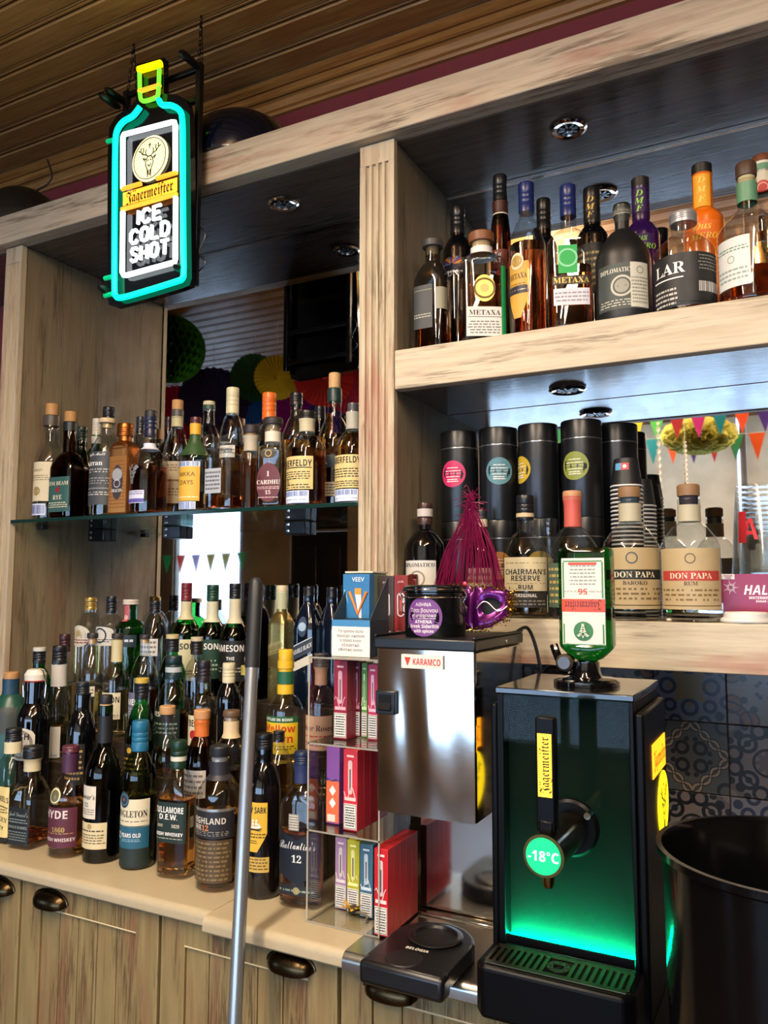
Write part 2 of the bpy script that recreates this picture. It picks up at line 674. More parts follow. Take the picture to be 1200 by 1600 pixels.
mk('shelf_front', MB().box(-0.793, 1.6, YP + 0.001, YP + 0.03, 1.342, LS), W_X, su, bevel=0.002)
mk('shelf_board', MB().box(-0.797, 1.6, YP + 0.03, YM - 0.004, 1.342, LS - 0.0005), W_X, su)
mk('trim_strip', MB().box(-0.797, 1.6, YM - 0.006, YM - 0.001, 2.5225, 2.530), mat('#f4efe6', 0.15, 1.0), su)  # thin bright metal trim along the mirror top, gives off nothing
mk('trim_strip', MB().box(-2.066, -0.884, YM - 0.006, YM - 0.001, 2.5245, 2.530), mat('#c9c2b6', 0.15, 1.0), su)


def downlight(x, y, z):
    d = mk('downlight_ring', MB().lathe([(0.024, -0.001), (0.040, -0.001), (0.042, -0.004), (0.036, -0.008), (0.026, -0.006), (0.024, 0.001)], (x, y, z), 28), M_CHROME, su)
    mk('downlight_lens', MB().lathe([(0.024, -0.0015), (0.015, -0.004), (0.004, -0.0045)], (x, y, z), 20), mat('#2a2c30', 0.15, 0.6), d)
    for q in range(8):
        a = q * math.pi / 4
        mk('downlight_prong', MB().box(-0.002, 0.002, 0.008, 0.022, -0.006, -0.003).moved(Matrix.Translation((x, y, z)) @ Matrix.Rotation(a, 4, 'Z')), mat('#9aa0a6', 0.3, 0.8), d)


downlight(-1.203, 1.715, 2.531)
p = atY(885, 218, 1.70)
downlight(-0.426, 1.715, 2.531)
downlight(-0.447, 1.745, 1.939)

mr = tag(mk('bay_mirror', MB().box(-2.065, -0.881, YM, YM + 0.008, CT + 0.002, 2.530), M_MIRROR), 'tall dim mirror behind the glass shelf and whisky bottles', 'mirror')
mr = tag(mk('shelf_mirror', MB().box(-0.797, 1.6, YM, YM + 0.008, US + 0.001, 2.530), M_MIRROR), 'wide mirror behind the bottles of the highest wooden shelf', 'mirror')
mr = tag(mk('shelf_mirror', MB().box(-0.797, 1.6, YM, YM + 0.008, LS + 0.001, 1.938), M_MIRROR), 'wide mirror behind the black tins on the lower wooden shelf', 'mirror')

# glass shelf
gs = thing('glass_shelf', 'green-edged glass shelf carrying whisky bottles in the mirrored bay', 'glass shelf')
mk('pane', MB().box(-2.064, -0.886, YP + 0.004, YM - 0.003, GL - 0.011, GL - 0.001), glassy((0.80, 0.90, 0.86)), gs)
mk('polished_edge', MB().box(-2.064, -0.886, YP + 0.001, YP + 0.004, GL - 0.011, GL - 0.001), mat('#12302c', 0.1, spec=0.8), gs, bevel=0.001)
for x, y in ((-2.045, YP + 0.10), (-0.905, YP + 0.10)):
    mk('bracket', MB().box(x - 0.012, x + 0.012, y - 0.012, y + 0.012, GL - 0.024, GL - 0.0115), mat('#15181a', 0.3), gs, bevel=0.002)
for x in (-2.02, -1.70, -1.25):
    c = mk('bracket', MB().box(x - 0.035, x + 0.035, YM - 0.03, YM - 0.001, GL - 0.05, GL - 0.0115), mat('#101214', 0.3), gs, bevel=0.003)
    for dz in (-0.021, -0.039):
        mk('screw', MB().lathe([(0.006, 0), (0.006, -0.003), (0.003, -0.004)], (x - 0.02, YM - 0.03, GL + dz), 12, 'y'), M_CHROME, c)

# ------------------------------------------------------------------ wall tiles below the lower shelf


def tile_mat(style):
    m = bpy.data.materials.new('patterned_tile')
    nt, ns, ln, b = nodes_of(m)
    tc = ns.new('ShaderNodeTexCoord')
    sp = ns.new('ShaderNodeSeparateXYZ')
    ln.new(tc.outputs['Object'], sp.inputs['Vector'])

    def M(op, a, bb=None, c=None):
        n = ns.new('ShaderNodeMath')
        n.operation = op
        for i, v in enumerate((a, bb, c)):
            if v is None:
                continue
            if isinstance(v, (int, float)):
                n.inputs[i].default_value = v
            else:
                ln.new(v, n.inputs[i])
        return n.outputs[0]
    x = M('ABSOLUTE', M('DIVIDE', sp.outputs['X'], 0.075))
    z = M('ABSOLUTE', M('DIVIDE', sp.outputs['Z'], 0.075))
    r = M('SQRT', M('ADD', M('POWER', x, 2), M('POWER', z, 2)))
    an = M('ARCTAN2', z, x)

    def ring(cx, cz, rad, wd):
        d = M('SQRT', M('ADD', M('POWER', M('SUBTRACT', x, cx), 2), M('POWER', M('SUBTRACT', z, cz), 2)))
        return M('LESS_THAN', M('ABSOLUTE', M('SUBTRACT', d, rad)), wd)

    def disc(cx, cz, rad):
        return ring(cx, cz, 0.0, rad)
    petal = M('LESS_THAN', r, M('ADD', 0.30 if style != 2 else 0.5, M('MULTIPLY', M('COSINE', M('MULTIPLY', an, 8)), 0.10)))
    if style == 0:
        fill = [ring(1, 1, 0.52, 0.11), ring(0.42, 0.86, 0.16, 0.08), ring(0.86, 0.42, 0.16, 0.08)]
        dark = [ring(1, 1, 0.64, 0.03), ring(1, 1, 0.40, 0.03), disc(0.30, 0.55, 0.10), disc(0.55, 0.30, 0.10), disc(0.12, 0.2, 0.06), disc(0.2, 0.12, 0.06), ring(0.42, 0.86, 0.25, 0.025), ring(0.86, 0.42, 0.25, 0.025)]
        cols = ('#7c6a5c', '#7a4a2c', '#1a1a1e')
    elif style == 1:
        fill = [petal, ring(1, 1, 0.3, 0.1)]
        dark = [ring(0.5, 0.5, 0.22, 0.05), ring(0.85, 0.2, 0.18, 0.05), ring(0.2, 0.85, 0.18, 0.05), disc(0.5, 0.5, 0.09), ring(0, 0, 0.36, 0.035), disc(0.95, 0.55, 0.1), disc(0.55, 0.95, 0.1), ring(0, 0, 0.72, 0.03), disc(0.72, 0.72, 0.13)]
        cols = ('#6c6260', '#544c4c', '#101012')
    elif style == 2:
        fill = [petal]
        dark = [ring(0.6, 0, 0.2, 0.05), ring(0, 0.6, 0.2, 0.05), ring(0.55, 0.55, 0.15, 0.05), disc(0.8, 0.8, 0.13), ring(1, 0.4, 0.14, 0.05), ring(0.4, 1, 0.14, 0.05)]
        cols = ('#6c6870', '#7c6238', '#20243a')
    else:
        w1 = M('ABSOLUTE', M('SUBTRACT', M('ADD', x, z), M('ADD', 1.0, M('MULTIPLY', M('SINE', M('MULTIPLY', M('SUBTRACT', x, z), 6.3)), 0.12))))
        w2 = M('ABSOLUTE', M('SUBTRACT', M('ADD', x, z), M('SUBTRACT', 1.0, M('MULTIPLY', M('SINE', M('MULTIPLY', M('SUBTRACT', x, z), 6.3)), 0.12))))
        fill = [M('LESS_THAN', w1, 0.055), M('LESS_THAN', w2, 0.055)]
        dark = [M('LESS_THAN', M('ABSOLUTE', M('SUBTRACT', w1, 0.07)), 0.02), M('LESS_THAN', M('ABSOLUTE', M('SUBTRACT', w2, 0.07)), 0.02), ring(0.25, 0.25, 0.16, 0.05), disc(0.5, 0.12, 0.07), disc(0.12, 0.5, 0.07), ring(0.9, 0.9, 0.2, 0.05)]
        cols = ('#484a48', '#8c7a6a', '#1a1a1e')

    def union(lst):
        o = lst[0]
        for q in lst[1:]:
            o = M('MAXIMUM', o, q)
        return o
    m1 = ns.new('ShaderNodeMix')
    m1.data_type = 'RGBA'
    m1.inputs['A'].default_value = lin(cols[0])
    m1.inputs['B'].default_value = lin(cols[1])
    ln.new(union(fill), m1.inputs['Factor'])
    m2 = ns.new('ShaderNodeMix')
    m2.data_type = 'RGBA'
    ln.new(m1.outputs['Result'], m2.inputs['A'])
    m2.inputs['B'].default_value = lin(cols[2])
    ln.new(union(dark), m2.inputs['Factor'])
    ln.new(m2.outputs['Result'], b.inputs['Base Color'])
    b.inputs['Roughness'].default_value = 0.3
    return m


bs = struct('wall_tiling', MB().box(-0.797, 1.6, YM + 0.004, YW - 0.001, CT + 0.001, 1.3415), mat('#5c5048', 0.9))
TM = [tile_mat(i) for i in range(4)]
tme = {}
TS = 0.15
for j in range(3):
    for i in range(16):
        x = -0.827 + TS * i
        z = 1.280 - TS * j
        x0, x1 = max(x - TS / 2 + 0.001, -0.796), x + TS / 2 - 0.001
        z0, z1 = max(z - TS / 2 + 0.001, CT + 0.002), min(z + TS / 2 - 0.001, 1.341)
        if x1 <= x0 or z1 <= z0:
            continue
        st = [0, 2, 1, 3, 0][(i + j * 2) % 5] if (i * 7 + j * 3) % 4 else 1
        if 3 <= i <= 7:
            st = [[0, 2, 0, 2, 3], [1, 3, 1, 3, 0], [0, 1, 2, 0, 1]][j][i - 3]
        o = mk('tile', MB().box(x0 - x, x1 - x, 0, 0.008, z0 - z, z1 - z), TM[st], bs, bevel=0.0012)
        o.location = (x, YM - 0.004, z)

# ------------------------------------------------------------------ base cabinets and worktops
YD = 1.237


def base_cabinet(x0, x1, handle, label):
    t = thing('base_cabinet', label, 'cabinet', (x0, 0, 0), group='base cabinets under the worktop')
    w = x1 - x0
    mk('carcass', MB().box(0.001, w - 0.001, YD + 0.021, 1.88, 0.09, 0.8595), mat('#3a2d1a', 0.7), t)
    mk('plinth', MB().box(0.001, w - 0.001, YD + 0.06, YD + 0.08, 0.005, 0.0895), mat('#2a2015', 0.7), t)
    d = mk('door', MB().box(0.003, w - 0.003, YD + 0.010, YD + 0.020, 0.10, 0.857), W_DOOR, t)
    fw = 0.062
    zt, zb = 0.812, 0.165
    for a in ((0.003, fw, 0.10, 0.857), (w - fw, w - 0.003, 0.10, 0.857)):
        mk('stile', MB().box(a[0], a[1], YD, YD + 0.010, a[2], a[3]), W_DOOR, d, bevel=0.0012)
    for a in ((fw, w - fw, zt, 0.857), (fw, w - fw, 0.10, zb)):
        mk('rail', MB().box(a[0], a[1], YD, YD + 0.010, a[2], a[3]), W_DOOR, d, bevel=0.0012)
    n = 5
    pwd = (w - 2 * fw) / n
    for i in range(n):
        a = fw + pwd * i
        mk('plank', MB().box(a + 0.0012, a + pwd - 0.0012, YD + 0.0045, YD + 0.010, zb, zt), W_DOOR, d, bevel=0.0015)
    mk('rail_bead', MB().tube([(fw, YD + 0.002, zt), (w - fw, YD + 0.002, zt)], 0.0028, 6), mat('#c7b58c', 0.5), d)
    # cup pull
    hx = handle - x0

    def cup(u, v):
        a = (u - 0.5) * 2
        e = math.sqrt(max(0.0, 1 - abs(a) ** 2.6))
        ph = v * math.pi * 0.62
        return (hx + a * 0.048, YD - 0.001 - 0.024 * e * math.sin(ph), 0.832 + (0.020 * e + 0.004) * math.cos(ph) - 0.004)
    mk('cup_handle', MB().sheet(cup, 20, 10), M_BRONZE, d)
    mk('handle_flange', MB().tube([(hx - 0.05, YD - 0.002, 0.830)] + [(hx + 0.05 * math.cos(math.pi * (1 - q / 12)), YD - 0.002, 0.830 + 0.024 * math.sin(math.pi * q / 12)) for q in range(1, 12)] + [(hx + 0.05, YD - 0.002, 0.830)], 0.0025, 6), M_BRONZE, d)
    return t


base_cabinet(-2.335, -1.937, -2.24, 'cream base cabinet farthest from the drinks machine, partly out of view')
base_cabinet(-1.935, -1.537, -1.605, 'cream base cabinet below the square dark-labelled bottle, pull by its inner edge')
base_cabinet(-1.535, -1.137, -1.440, 'cream base cabinet below the purple-labelled bottle, bronze pull near its corner')
base_cabinet(-1.135, -0.731, -0.828, 'cream base cabinet behind the mop pole')
base_cabinet(-0.729, -0.331, -0.630, 'cream base cabinet below the coffee tamping stand')
base_cabinet(-0.329, 0.069, 0.0, 'cream base cabinet below the green-lit drinks machine')


def worktop(name, label, x0, x1, yf, m, edge):
    r = 0.014
    pr = [(1.884, CT), (yf + r, CT)]
    for q in range(1, 7):
        a = math.pi / 2 * q / 6
        pr.append((yf + r - r * math.sin(a), CT - r + r * math.cos(a)))
    pr += [(yf, CT - edge + 0.004), (yf + 0.004, CT - edge), (1.884, CT - edge)]
    t = tag(mk(name, MB().prism(pr, x0, x1, 'yz'), m, recalc=True), label, 'worktop')
    return t


worktop('worktop', 'long cream worktop with rounded front edge under the whisky bottles', -3.2, -1.005, 1.222, M_WORK, 0.028)
worktop('worktop', 'short cream worktop piece stepping forward under the vape box display', -1.004, -0.7035, 1.204, M_WORK, 0.029)
steel_top = worktop('steel_worktop', 'stainless steel worktop under the drinks machine and tamping stand', -0.7025, 1.6, 1.198, M_STEEL, 0.030)

# stepped riser carrying the rows of bottles
S1, S2, S3, S4 = 0.975, 1.045, 1.095, 1.200
pv = 1.390
for q, (zt, yb) in enumerate(((S1, 1.474), (S2, 1.558), (S3, 1.690), (S4, 1.883))):
    tag(mk('display_step', MB().box(-2.03, -0.90, pv, yb - 0.001, CT + 0.001, zt), wood(0, '#241c14', '#3a2e20', '#15100a', '#2c1c12', 0.4, 0.5), bevel=0.002),
        ['lowest dark wooden step under the second row of bottles', 'dark wooden step under the third row of bottles', 'dark wooden step under the fourth row of bottles', 'highest dark wooden step under the back row of bottles'][q], 'display step', 'display steps')
    pv = yb

# ------------------------------------------------------------------ bottles
GLASS = {'clear': glassy((0.87, 0.885, 0.875), 0.0, 1.62), 'green': glassy((0.10, 0.42, 0.14)), 'dkgreen': glassy((0.03, 0.16, 0.06)),
         'olive': glassy((0.35, 0.42, 0.20)), 'brown': glassy((0.22, 0.09, 0.03)), 'smoke': glassy((0.55, 0.57, 0.58)),
         'black': M_BLACKG, 'matte': mat('#101113', 0.45), 'gold': mat('#a8935a', 0.28, 0.9), 'copper': mat('#a8632f', 0.3, 0.9),
         'purple': mat('#2c0f4a', 0.12, coat=0.5), 'orange': mat('#e0690f', 0.25, coat=0.4), 'teal': mat('#1d4a3c', 0.35),
         'navy': mat('#0a1220', 0.10, coat=0.6), 'jager': glassy((0.06, 0.40, 0.13))}
LIQ = {'amber': liquid((0.80, 0.36, 0.07)), 'dark': liquid((0.50, 0.12, 0.02)), 'gold': liquid((0.90, 0.60, 0.20)),
       'red': liquid((0.62, 0.14, 0.03)), 'pale': liquid((0.92, 0.78, 0.45))}
SEG = 32


def sup(th, n, asp):
    c, s = abs(math.cos(th)), abs(math.sin(th))
    k = ((c / 1.0) ** n + (s / asp) ** n) ** (-1.0 / n)
    return k


def section(n, asp, seg=SEG):
    return [sup(2 * math.pi * k / seg - math.pi / 2, n, asp) for k in range(seg)]


BOTTLES = []


def bottle(name, label, x, top, w, Y, z0, sh, nk, cb, nw=22, cw=22, shape='r', asp=1.0, glass='clear', liq=None, lvl=None,
           cap='#141414', capm=0.0, capk='cap', cap2=None, neck=(), labs=(), rot=0.0, group=None, Hmax=None, ringc=None, yaw=0.0, sq=6.0):
    P = atY(x, top, Y)
    s = pxm(x, (sh + top) / 2, Y)

    def zz(y):
        return atY(x, y, Y).z - z0
    r = ray(x, 900)
    phi = abs(math.atan2(r.x, r.y))
    W = w * s / 2
    n0 = 2.0
    if shape != 'r':
        n0 = sq
        W = W / (math.cos(phi) * 0.97 + asp * math.sin(phi) * 0.97)
    H, hs, hn, hc = zz(top), zz(sh), zz(nk), zz(cb)
    rn, rc = nw * s / 2, cw * s / 2
    t = thing(name, label, 'bottle', (P.x, Y, z0 + 0.0006), rot, group)
    BOTTLES.append((label, P.x, Y, W, W * asp, H))
    # silhouette
    prof = [(W * 0.90, 0.0, n0), (W * 0.975, 0.003, n0), (W, 0.009, n0), (W, hs * 0.5, n0), (W, hs, n0)]
    for q in range(1, 8):
        a = q / 8
        e = 0.5 - 0.5 * math.cos(math.pi * a)
        k = (math.sqrt(max(0, 1 - a * a)) * 0.55 + (1 - e) * 0.45)
        prof.append((rn + (W - rn) * k, hs + (hn - hs) * a, n0 + (2 - n0) * a))
    prof += [(rn, hn, 2), (rn * 0.97, hn + (hc - hn) * 0.5, 2), (rn, hc, 2), (rn * 0.97, hc + 0.003, 2)]

    def rings(pf, inset=0.0):
        mb = MB()
        vs = []
        for rr, z, n in pf:
            blend = (n - 2) / (n0 - 2) if n0 > 2 else (1 if rr > rn * 1.02 else 0)
            ap = asp if z <= hs + 1e-6 else 1 + (asp - 1) * max(0, min(1, (hn - z) / max(1e-6, hn - hs)))
            for k in range(SEG):
                th = 2 * math.pi * k / SEG - math.pi / 2
                m = max(1e-4, rr - inset) * sup(th, max(2.0, n), ap)
                vs.append((m * math.cos(th), m * math.sin(th), z))
        fs = []
        for j in range(len(pf) - 1):
            for k in range(SEG):
                a, b = j * SEG + k, j * SEG + (k + 1) % SEG
                fs.append((a, b, b + SEG, a + SEG))
        fs.append(tuple(reversed(range(SEG))))
        fs.append(tuple(range((len(pf) - 1) * SEG, len(pf) * SEG)))
        return mb.add(vs, fs)

    def rad(z):
        for (ra, za, na), (rb, zb, nb) in zip(prof, prof[1:]):
            if za <= z <= zb:
                u = (z - za) / max(1e-9, zb - za)
                return ra + (rb - ra) * u, na + (nb - na) * u
        return (prof[-1][0], 2)
    mk('glass_body', rings(prof), GLASS[glass], t)
    if liq:
        zl = zz(lvl) if lvl else hs * 0.9
        pl = [(a, b, c) for a, b, c in prof if b < zl - 0.002]
        ra, na = rad(zl)
        pl.append((ra, zl, na))
        pl = [(a, max(b, 0.007), c) for a, b, c in pl]
        pl = [q for i, q in enumerate(pl) if i == 0 or q[1] > pl[i - 1][1] + 1e-5]
        mk('liquid', rings(pl, 0.0022), LIQ[liq], t)
    # stopper or cap
    zc0 = hc - 0.001
    ch = H - zc0
    if capk == 'cork':
        c2 = cap2 or '#2a211b'
        mk('stopper', MB().lathe([(rc, zc0 + ch * 0.42), (rc * 1.03, zc0 + ch * 0.5), (rc * 1.03, H - 0.002), (rc * 0.95, H)], seg=24), mat(cap, 0.6, noise=0.2), t)
        mk('seal', MB().lathe([(rn * 1.03, zc0 - 0.004), (rn * 1.05, zc0 + ch * 0.4), (rn * 0.95, zc0 + ch * 0.44)], seg=24), mat(c2, 0.4), t)
    elif capk == 'tcork':
        mk('stopper', MB().lathe([(rc * 0.98, zc0 + ch * 0.28), (rc, zc0 + ch * 0.34), (rc, H - 0.003), (rc * 0.9, H)], seg=24), mat(cap, 0.5, noise=0.15), t)
        mk('cork', MB().lathe([(rn * 0.80, zc0 - ch * 0.5), (rn * 0.84, zc0 + ch * 0.28)], seg=20), mat(cap2 or '#b98f5e', 0.8, noise=0.2), t)
    elif capk == 'swing':
        mk('stopper', MB().lathe([(rn * 1.05, zc0), (rn * 1.1, zc0 + ch * 0.5), (rn * 0.8, H - 0.002), (rn * 0.5, H)], seg=24), mat(cap, 0.4), t)
        pts = [(rn * 1.6, -0.002, zc0 - 0.045), (rn * 1.75, -0.002, zc0 - 0.01), (rn * 1.1, 0, H - 0.004), (0, 0, H + 0.001), (-rn * 1.1, 0, H - 0.004), (-rn * 1.75, -0.002, zc0 - 0.01), (-rn * 1.6, -0.002, zc0 - 0.045)]
        mk('wire_bail', MB().tube(pts, 0.0014, 6), M_CHROME, t)
        mk('gasket', MB().lathe([(rn * 1.02, zc0 - 0.004), (rn * 1.12, zc0 - 0.002), (rn * 1.02, zc0)], seg=20), mat('#a02018', 0.6), t)
    elif capk == 'ball':
        mk('stopper', MB().lathe([(rn * 0.8, zc0), (rc * 0.8, zc0 + ch * 0.2), (rc, zc0 + ch * 0.5), (rc, H - 0.003), (rc * 0.85, H)], seg=24), glassy((0.85, 0.86, 0.86)), t)
    else:
        pr = [(rc * 0.99, zc0), (rc, zc0 + 0.002)]
        nr = 3
        for q in range(nr):
            zq = zc0 + ch * (0.30 + 0.16 * q)
            pr += [(rc, zq - 0.001), (rc * 0.965, zq), (rc, zq + 0.001)]
        pr += [(rc, H - 0.003), (rc * 0.93, H)]
        c = mk('cap', MB().lathe(pr, seg=24), mat(cap, 0.32, capm), t)
        if cap2:
            mk('cap_top', MB().lathe([(rc * 1.012, H - ch * 0.22), (rc * 1.012, H - 0.001), (rc * 0.9, H + 0.0008)], seg=24), mat(cap2, 0.5), t)
    # bands printed or glued round the neck
    for (ya, yb, colr) in neck:
        za, zb = zz(yb), zz(ya)
        pr = []
        for q in range(5):
            z = za + (zb - za) * q / 4
            pr.append(((rad(z)[0] if z < hc else max(rn, rc)) + 0.0006, z))
        mk('neck_band', MB().lathe(pr, seg=28, caps=False), mat(colr, 0.5), t)
    # labels
    rnd = random.Random(int(x * 13 + top))

    def on(sx, z, off):
        rr, n = rad(z)
        ap = asp
        # arc length to angle
        if n0 <= 2.05 and asp == 1:
            th = sx / max(rr, 1e-4) - math.pi / 2
            m = rr + off
            return (m * math.cos(th), m * math.sin(th), z)
        key = (round(n0, 2), round(asp, 3))
        tab = ARC.get(key)
        if tab is None:
            tab = [(0.0, -math.pi / 2)]
            last = (0.0, -sup(-math.pi / 2, n0, asp))
            for q in range(1, 241):
                th = -math.pi / 2 + math.pi * q / 240
                m = sup(th, n0, asp)
                pt = (m * math.cos(th), m * math.sin(th))
                tab.append((tab[-1][0] + math.hypot(pt[0] - last[0], pt[1] - last[1]), th))
                last = pt
            ARC[key] = tab
        q = abs(sx) / max(rr, 1e-4)
        lo, hi = 0, len(tab) - 1
        while hi - lo > 1:
            mid = (lo + hi) // 2
            if tab[mid][0] <= q:
                lo = mid
            else:
                hi = mid
        u = min(1, max(0, (q - tab[lo][0]) / max(1e-9, tab[hi][0] - tab[lo][0])))
        th = tab[lo][1] + (tab[hi][1] - tab[lo][1]) * u
        if sx < 0:
            th = -math.pi - th
        m = rr * sup(th, max(n0, 2), ap)
        l = math.hypot(math.cos(th), math.sin(th))
        return ((m + off) * math.cos(th), (m + off) * math.sin(th), z)
    sF = pxm(x, (sh + 1) , Y - W)

    def zf(y):
        return atY(x, y, Y - W * asp * 0.9).z - z0
    for L in labs:
        ya, yb, hw, colr = L[:4]
        lines = L[4] if len(L) > 4 else ()
        opt = L[5] if len(L) > 5 else {}
        za, zb = zf(yb), zf(ya)
        za = max(za, 0.004)
        half = hw * W
        cxo = opt.get('dx', 0) * W
        kindL = opt.get('k', 'rect')
        po = opt.get('off', 0.0005)
        mb = MB()
        nu = 14
        if kindL == 'oval' or kindL == 'round':
            cz, hz = (za + zb) / 2, (zb - za) / 2
            vs = [on(cxo, cz, po)]
            for ri in (0.5, 1.0):
                vs += [on(cxo + half * ri * math.cos(2 * math.pi * q / 28), cz + hz * ri * math.sin(2 * math.pi * q / 28), po) for q in range(28)]
            fs = [(0, 1 + q, 1 + (q + 1) % 28) for q in range(28)] + [(1 + q, 29 + q, 29 + (q + 1) % 28, 1 + (q + 1) % 28) for q in range(28)]
            mb.add(vs, fs)
        else:
            sl = opt.get('slant', 0.0) * W

            def lf(u, v):
                xx = -half + 2 * half * u
                z = za + (zb - za) * v
                if kindL == 'arch' and v > 0.5:
                    z = za + (zb - za) * (0.5 + (v - 0.5) * (0.55 + 0.45 * math.sqrt(max(0, 1 - (xx / half) ** 2))))
                if kindL == 'shield' and v < 0.35:
                    xx *= 0.35 + 0.65 * (v / 0.35)
                if kindL == 'vee':
                    z -= (half - abs(xx)) * 0.55 * (1 if v < 0.5 else 1)
                return on(cxo + xx, z + sl * (xx / half), po)
            mb.sheet(lf, nu, 8)
        lb = mk('label_patch' if L[0] else 'label_patch', mb, mat(colr, 0.55 if not opt.get('metal') else 0.3, opt.get('metal', 0.0), noise=0.04), t)
        by = {}
        for ln_ in lines:
            tx, y, h = ln_[:3]
            cl = ln_[3] if len(ln_) > 3 else '#111111'
            st = ln_[4] if len(ln_) > 4 else 'b'
            dx = (ln_[5] if len(ln_) > 5 else 0) * W + cxo
            mw = (ln_[6] if len(ln_) > 6 else 1.86) * half
            z = zf(y)
            hh = h * s * 0.98
            if tx.startswith('~'):
                n = int(tx[1:] or 2)
                vs, fs = print_rows(mw, z - hh / 2, z + hh / 2, n, rnd)
            elif tx == '|':
                vs, fs = [], []
                for q in range(18):
                    a = -mw / 2 + mw * (q + 0.2) / 18
                    bq = a + mw / 18 * rnd.uniform(0.3, 0.75)
                    o = len(vs)
                    vs += [(a, z - hh / 2), (bq, z - hh / 2), (bq, z + hh / 2), (a, z + hh / 2)]
                    fs.append((o, o + 1, o + 2, o + 3))
            elif tx in ('O', '@'):
                q0 = 1.0 if tx == 'O' else 0.0
                vs, fs = [], []
                for q in range(20):
                    a = 2 * math.pi * q / 20
                    vs += [(hh / 2 * math.cos(a), z + hh / 2 * math.sin(a)), (hh / 2 * 0.8 * q0 * math.cos(a), z + hh / 2 * 0.8 * q0 * math.sin(a))]
                fs = [(2 * q, 2 * ((q + 1) % 20), 2 * ((q + 1) % 20) + 1, 2 * q + 1) for q in range(20)]
            elif tx == '[':
                vs, fs = [], []
                for e in (-1, 1):
                    o = len(vs)
                    c_ = e * mw / 2
                    vs += [(c_ - 0.0012, z - hh / 2), (c_ + 0.0012, z - hh / 2), (c_ + 0.0012, z + hh / 2), (c_ - 0.0012, z + hh / 2)]
                    fs.append((o, o + 1, o + 2, o + 3))
            elif tx == '=':
                vs, fs = [(-mw / 2, z - hh / 2), (mw / 2, z - hh / 2), (mw / 2, z + hh / 2), (-mw / 2, z + hh / 2)], None
                nn = 10
                vs = [(-mw / 2 + mw * q / nn, z + e * hh / 2) for q in range(nn + 1) for e in (-1, 1)]
                fs = [(2 * q, 2 * q + 2, 2 * q + 3, 2 * q + 1) for q in range(nn)]
            else:
                v2, fs, _ = text2d(tx, st, hh, mw)
                vs = [(a, b_ + z) for a, b_ in v2]
            sl = opt.get('slant', 0.0) * W
            arc = opt.get('arc', 0.0)
            m_ = by.setdefault(cl, MB())
            m_.add([on(a + dx, b_ + sl * (a / half) - arc * (a / half) ** 2 * (0.01 if not tx.startswith('~') else 0), po + 0.0004) for a, b_ in vs], fs)
        for cl, m_ in by.items():
            mk('lettering', m_, mat(cl, 0.5, 0.6 if cl in ('#c9a227', '#c8a85a') else 0.0), lb, smooth=False)
    if yaw:
        t.rotation_euler.z += yaw
    return t


ARC = {}
WB, RB = 'whisky_bottle', 'rum_bottle'
CRE, BLK, GLD, WHT = '#d8cba8', '#101010', '#c8a85a', '#e8e4dc'

# ---- on the glass shelf
GG = 'whisky bottles on the glass shelf'
YG1, YG2, YG3 = 1.632, 1.728, 1.815
bottle(WB, 'nearly empty clear bottle with cream label and tan cork, closest to the side panel', 82, 632, 46, YG1 + .028, GL, 724, 692, 664, 25, 19, cap='#b5854e', capk='cork', cap2='#4a4038', group=GG,
       labs=[(720, 782, 1.0, '#cfc29f', [('ARRAN', 733, 4, '#8a7a55', 's'), ('~3', 745, 10, '#8a7a55'), ('@', 766, 14, '#9a8450')]), (786, 804, .7, '#d8dcea', [('|', 795, 14, '#3a4f8c')])])
bottle(WB, 'dark square bourbon bottle with green eight-sided label and cork-topped black cap', 111, 644, 60, YG1, GL, 736, 708, 672, 21, 18, shape='s', asp=.8, glass='brown', liq='dark', lvl=716, cap='#a87c48', capk='cork', cap2='#15191a', group=GG,
       labs=[(744, 799, .92, '#2f5650', [('JIM BEAM', 754, 6, CRE, 's'), ('@', 764, 9, '#8c1f24'), ('RYE', 776, 7, CRE, 's'), ('~3', 788, 10, CRE)])])
bottle(WB, 'dark green bottle half hidden behind the green-labelled square bourbon', 128, 668, 34, YG2, GL, 738, 706, 690, 18, 18, glass='dkgreen', cap='#0d2a1c', group=GG)
bottle(WB, 'clear bottle with grey wraparound label and broad pale wooden stopper', 168, 655, 48, YG1 + .005, GL, 712, 680, 664, 17, 26, liq='pale', lvl=790, cap='#cdb58e', capk='tcork', cap2='#c79f66', group=GG,
       labs=[(704, 788, 1.35, '#3c3f42', [('Single Malt', 708, 5, WHT, 'c'), ('Arran', 722, 8, WHT, 's'), ('~2', 734, 8, '#b8b4a8'), ('~3', 750, 12, '#8c8c8c'), ('=', 762, 1.5, '#888888'), ('~2', 770, 7, '#c0bcb0')])])
bottle(WB, 'tall clear bottle with black cap behind the broad-stoppered grey-label bottle', 170, 637, 46, YG2 + .02, GL, 706, 676, 656, 18, 18, cap='#17181c', group=GG)
bottle(WB, 'green bottle with white banded cap tucked against the side panel', 152, 655, 44, YG3, GL, 730, 700, 682, 15, 14, glass='green', cap='#d8d4c8', group=GG, neck=((683, 694, WHT),))
bottle(WB, 'embossed copper bottle with a round copper stopper and dark oval plaque', 196, 663, 46, YG1 - .012, GL, 704, 690, 682, 20, 25, shape='s', asp=.62, glass='copper', cap='#9a5a2a', capm=.9, sq=9, group=GG,
       labs=[(712, 800, .86, '#c08445', [('~14', 756, 78, '#8a5526')], {'metal': .6}), (726, 780, .52, '#3a3234', [('@', 741, 20, '#9a9a9c'), ('O', 755, 13, '#b8b8ba'), ('DEACON', 766, 5, WHT, 's')], {'k': 'oval', 'off': .0016})])
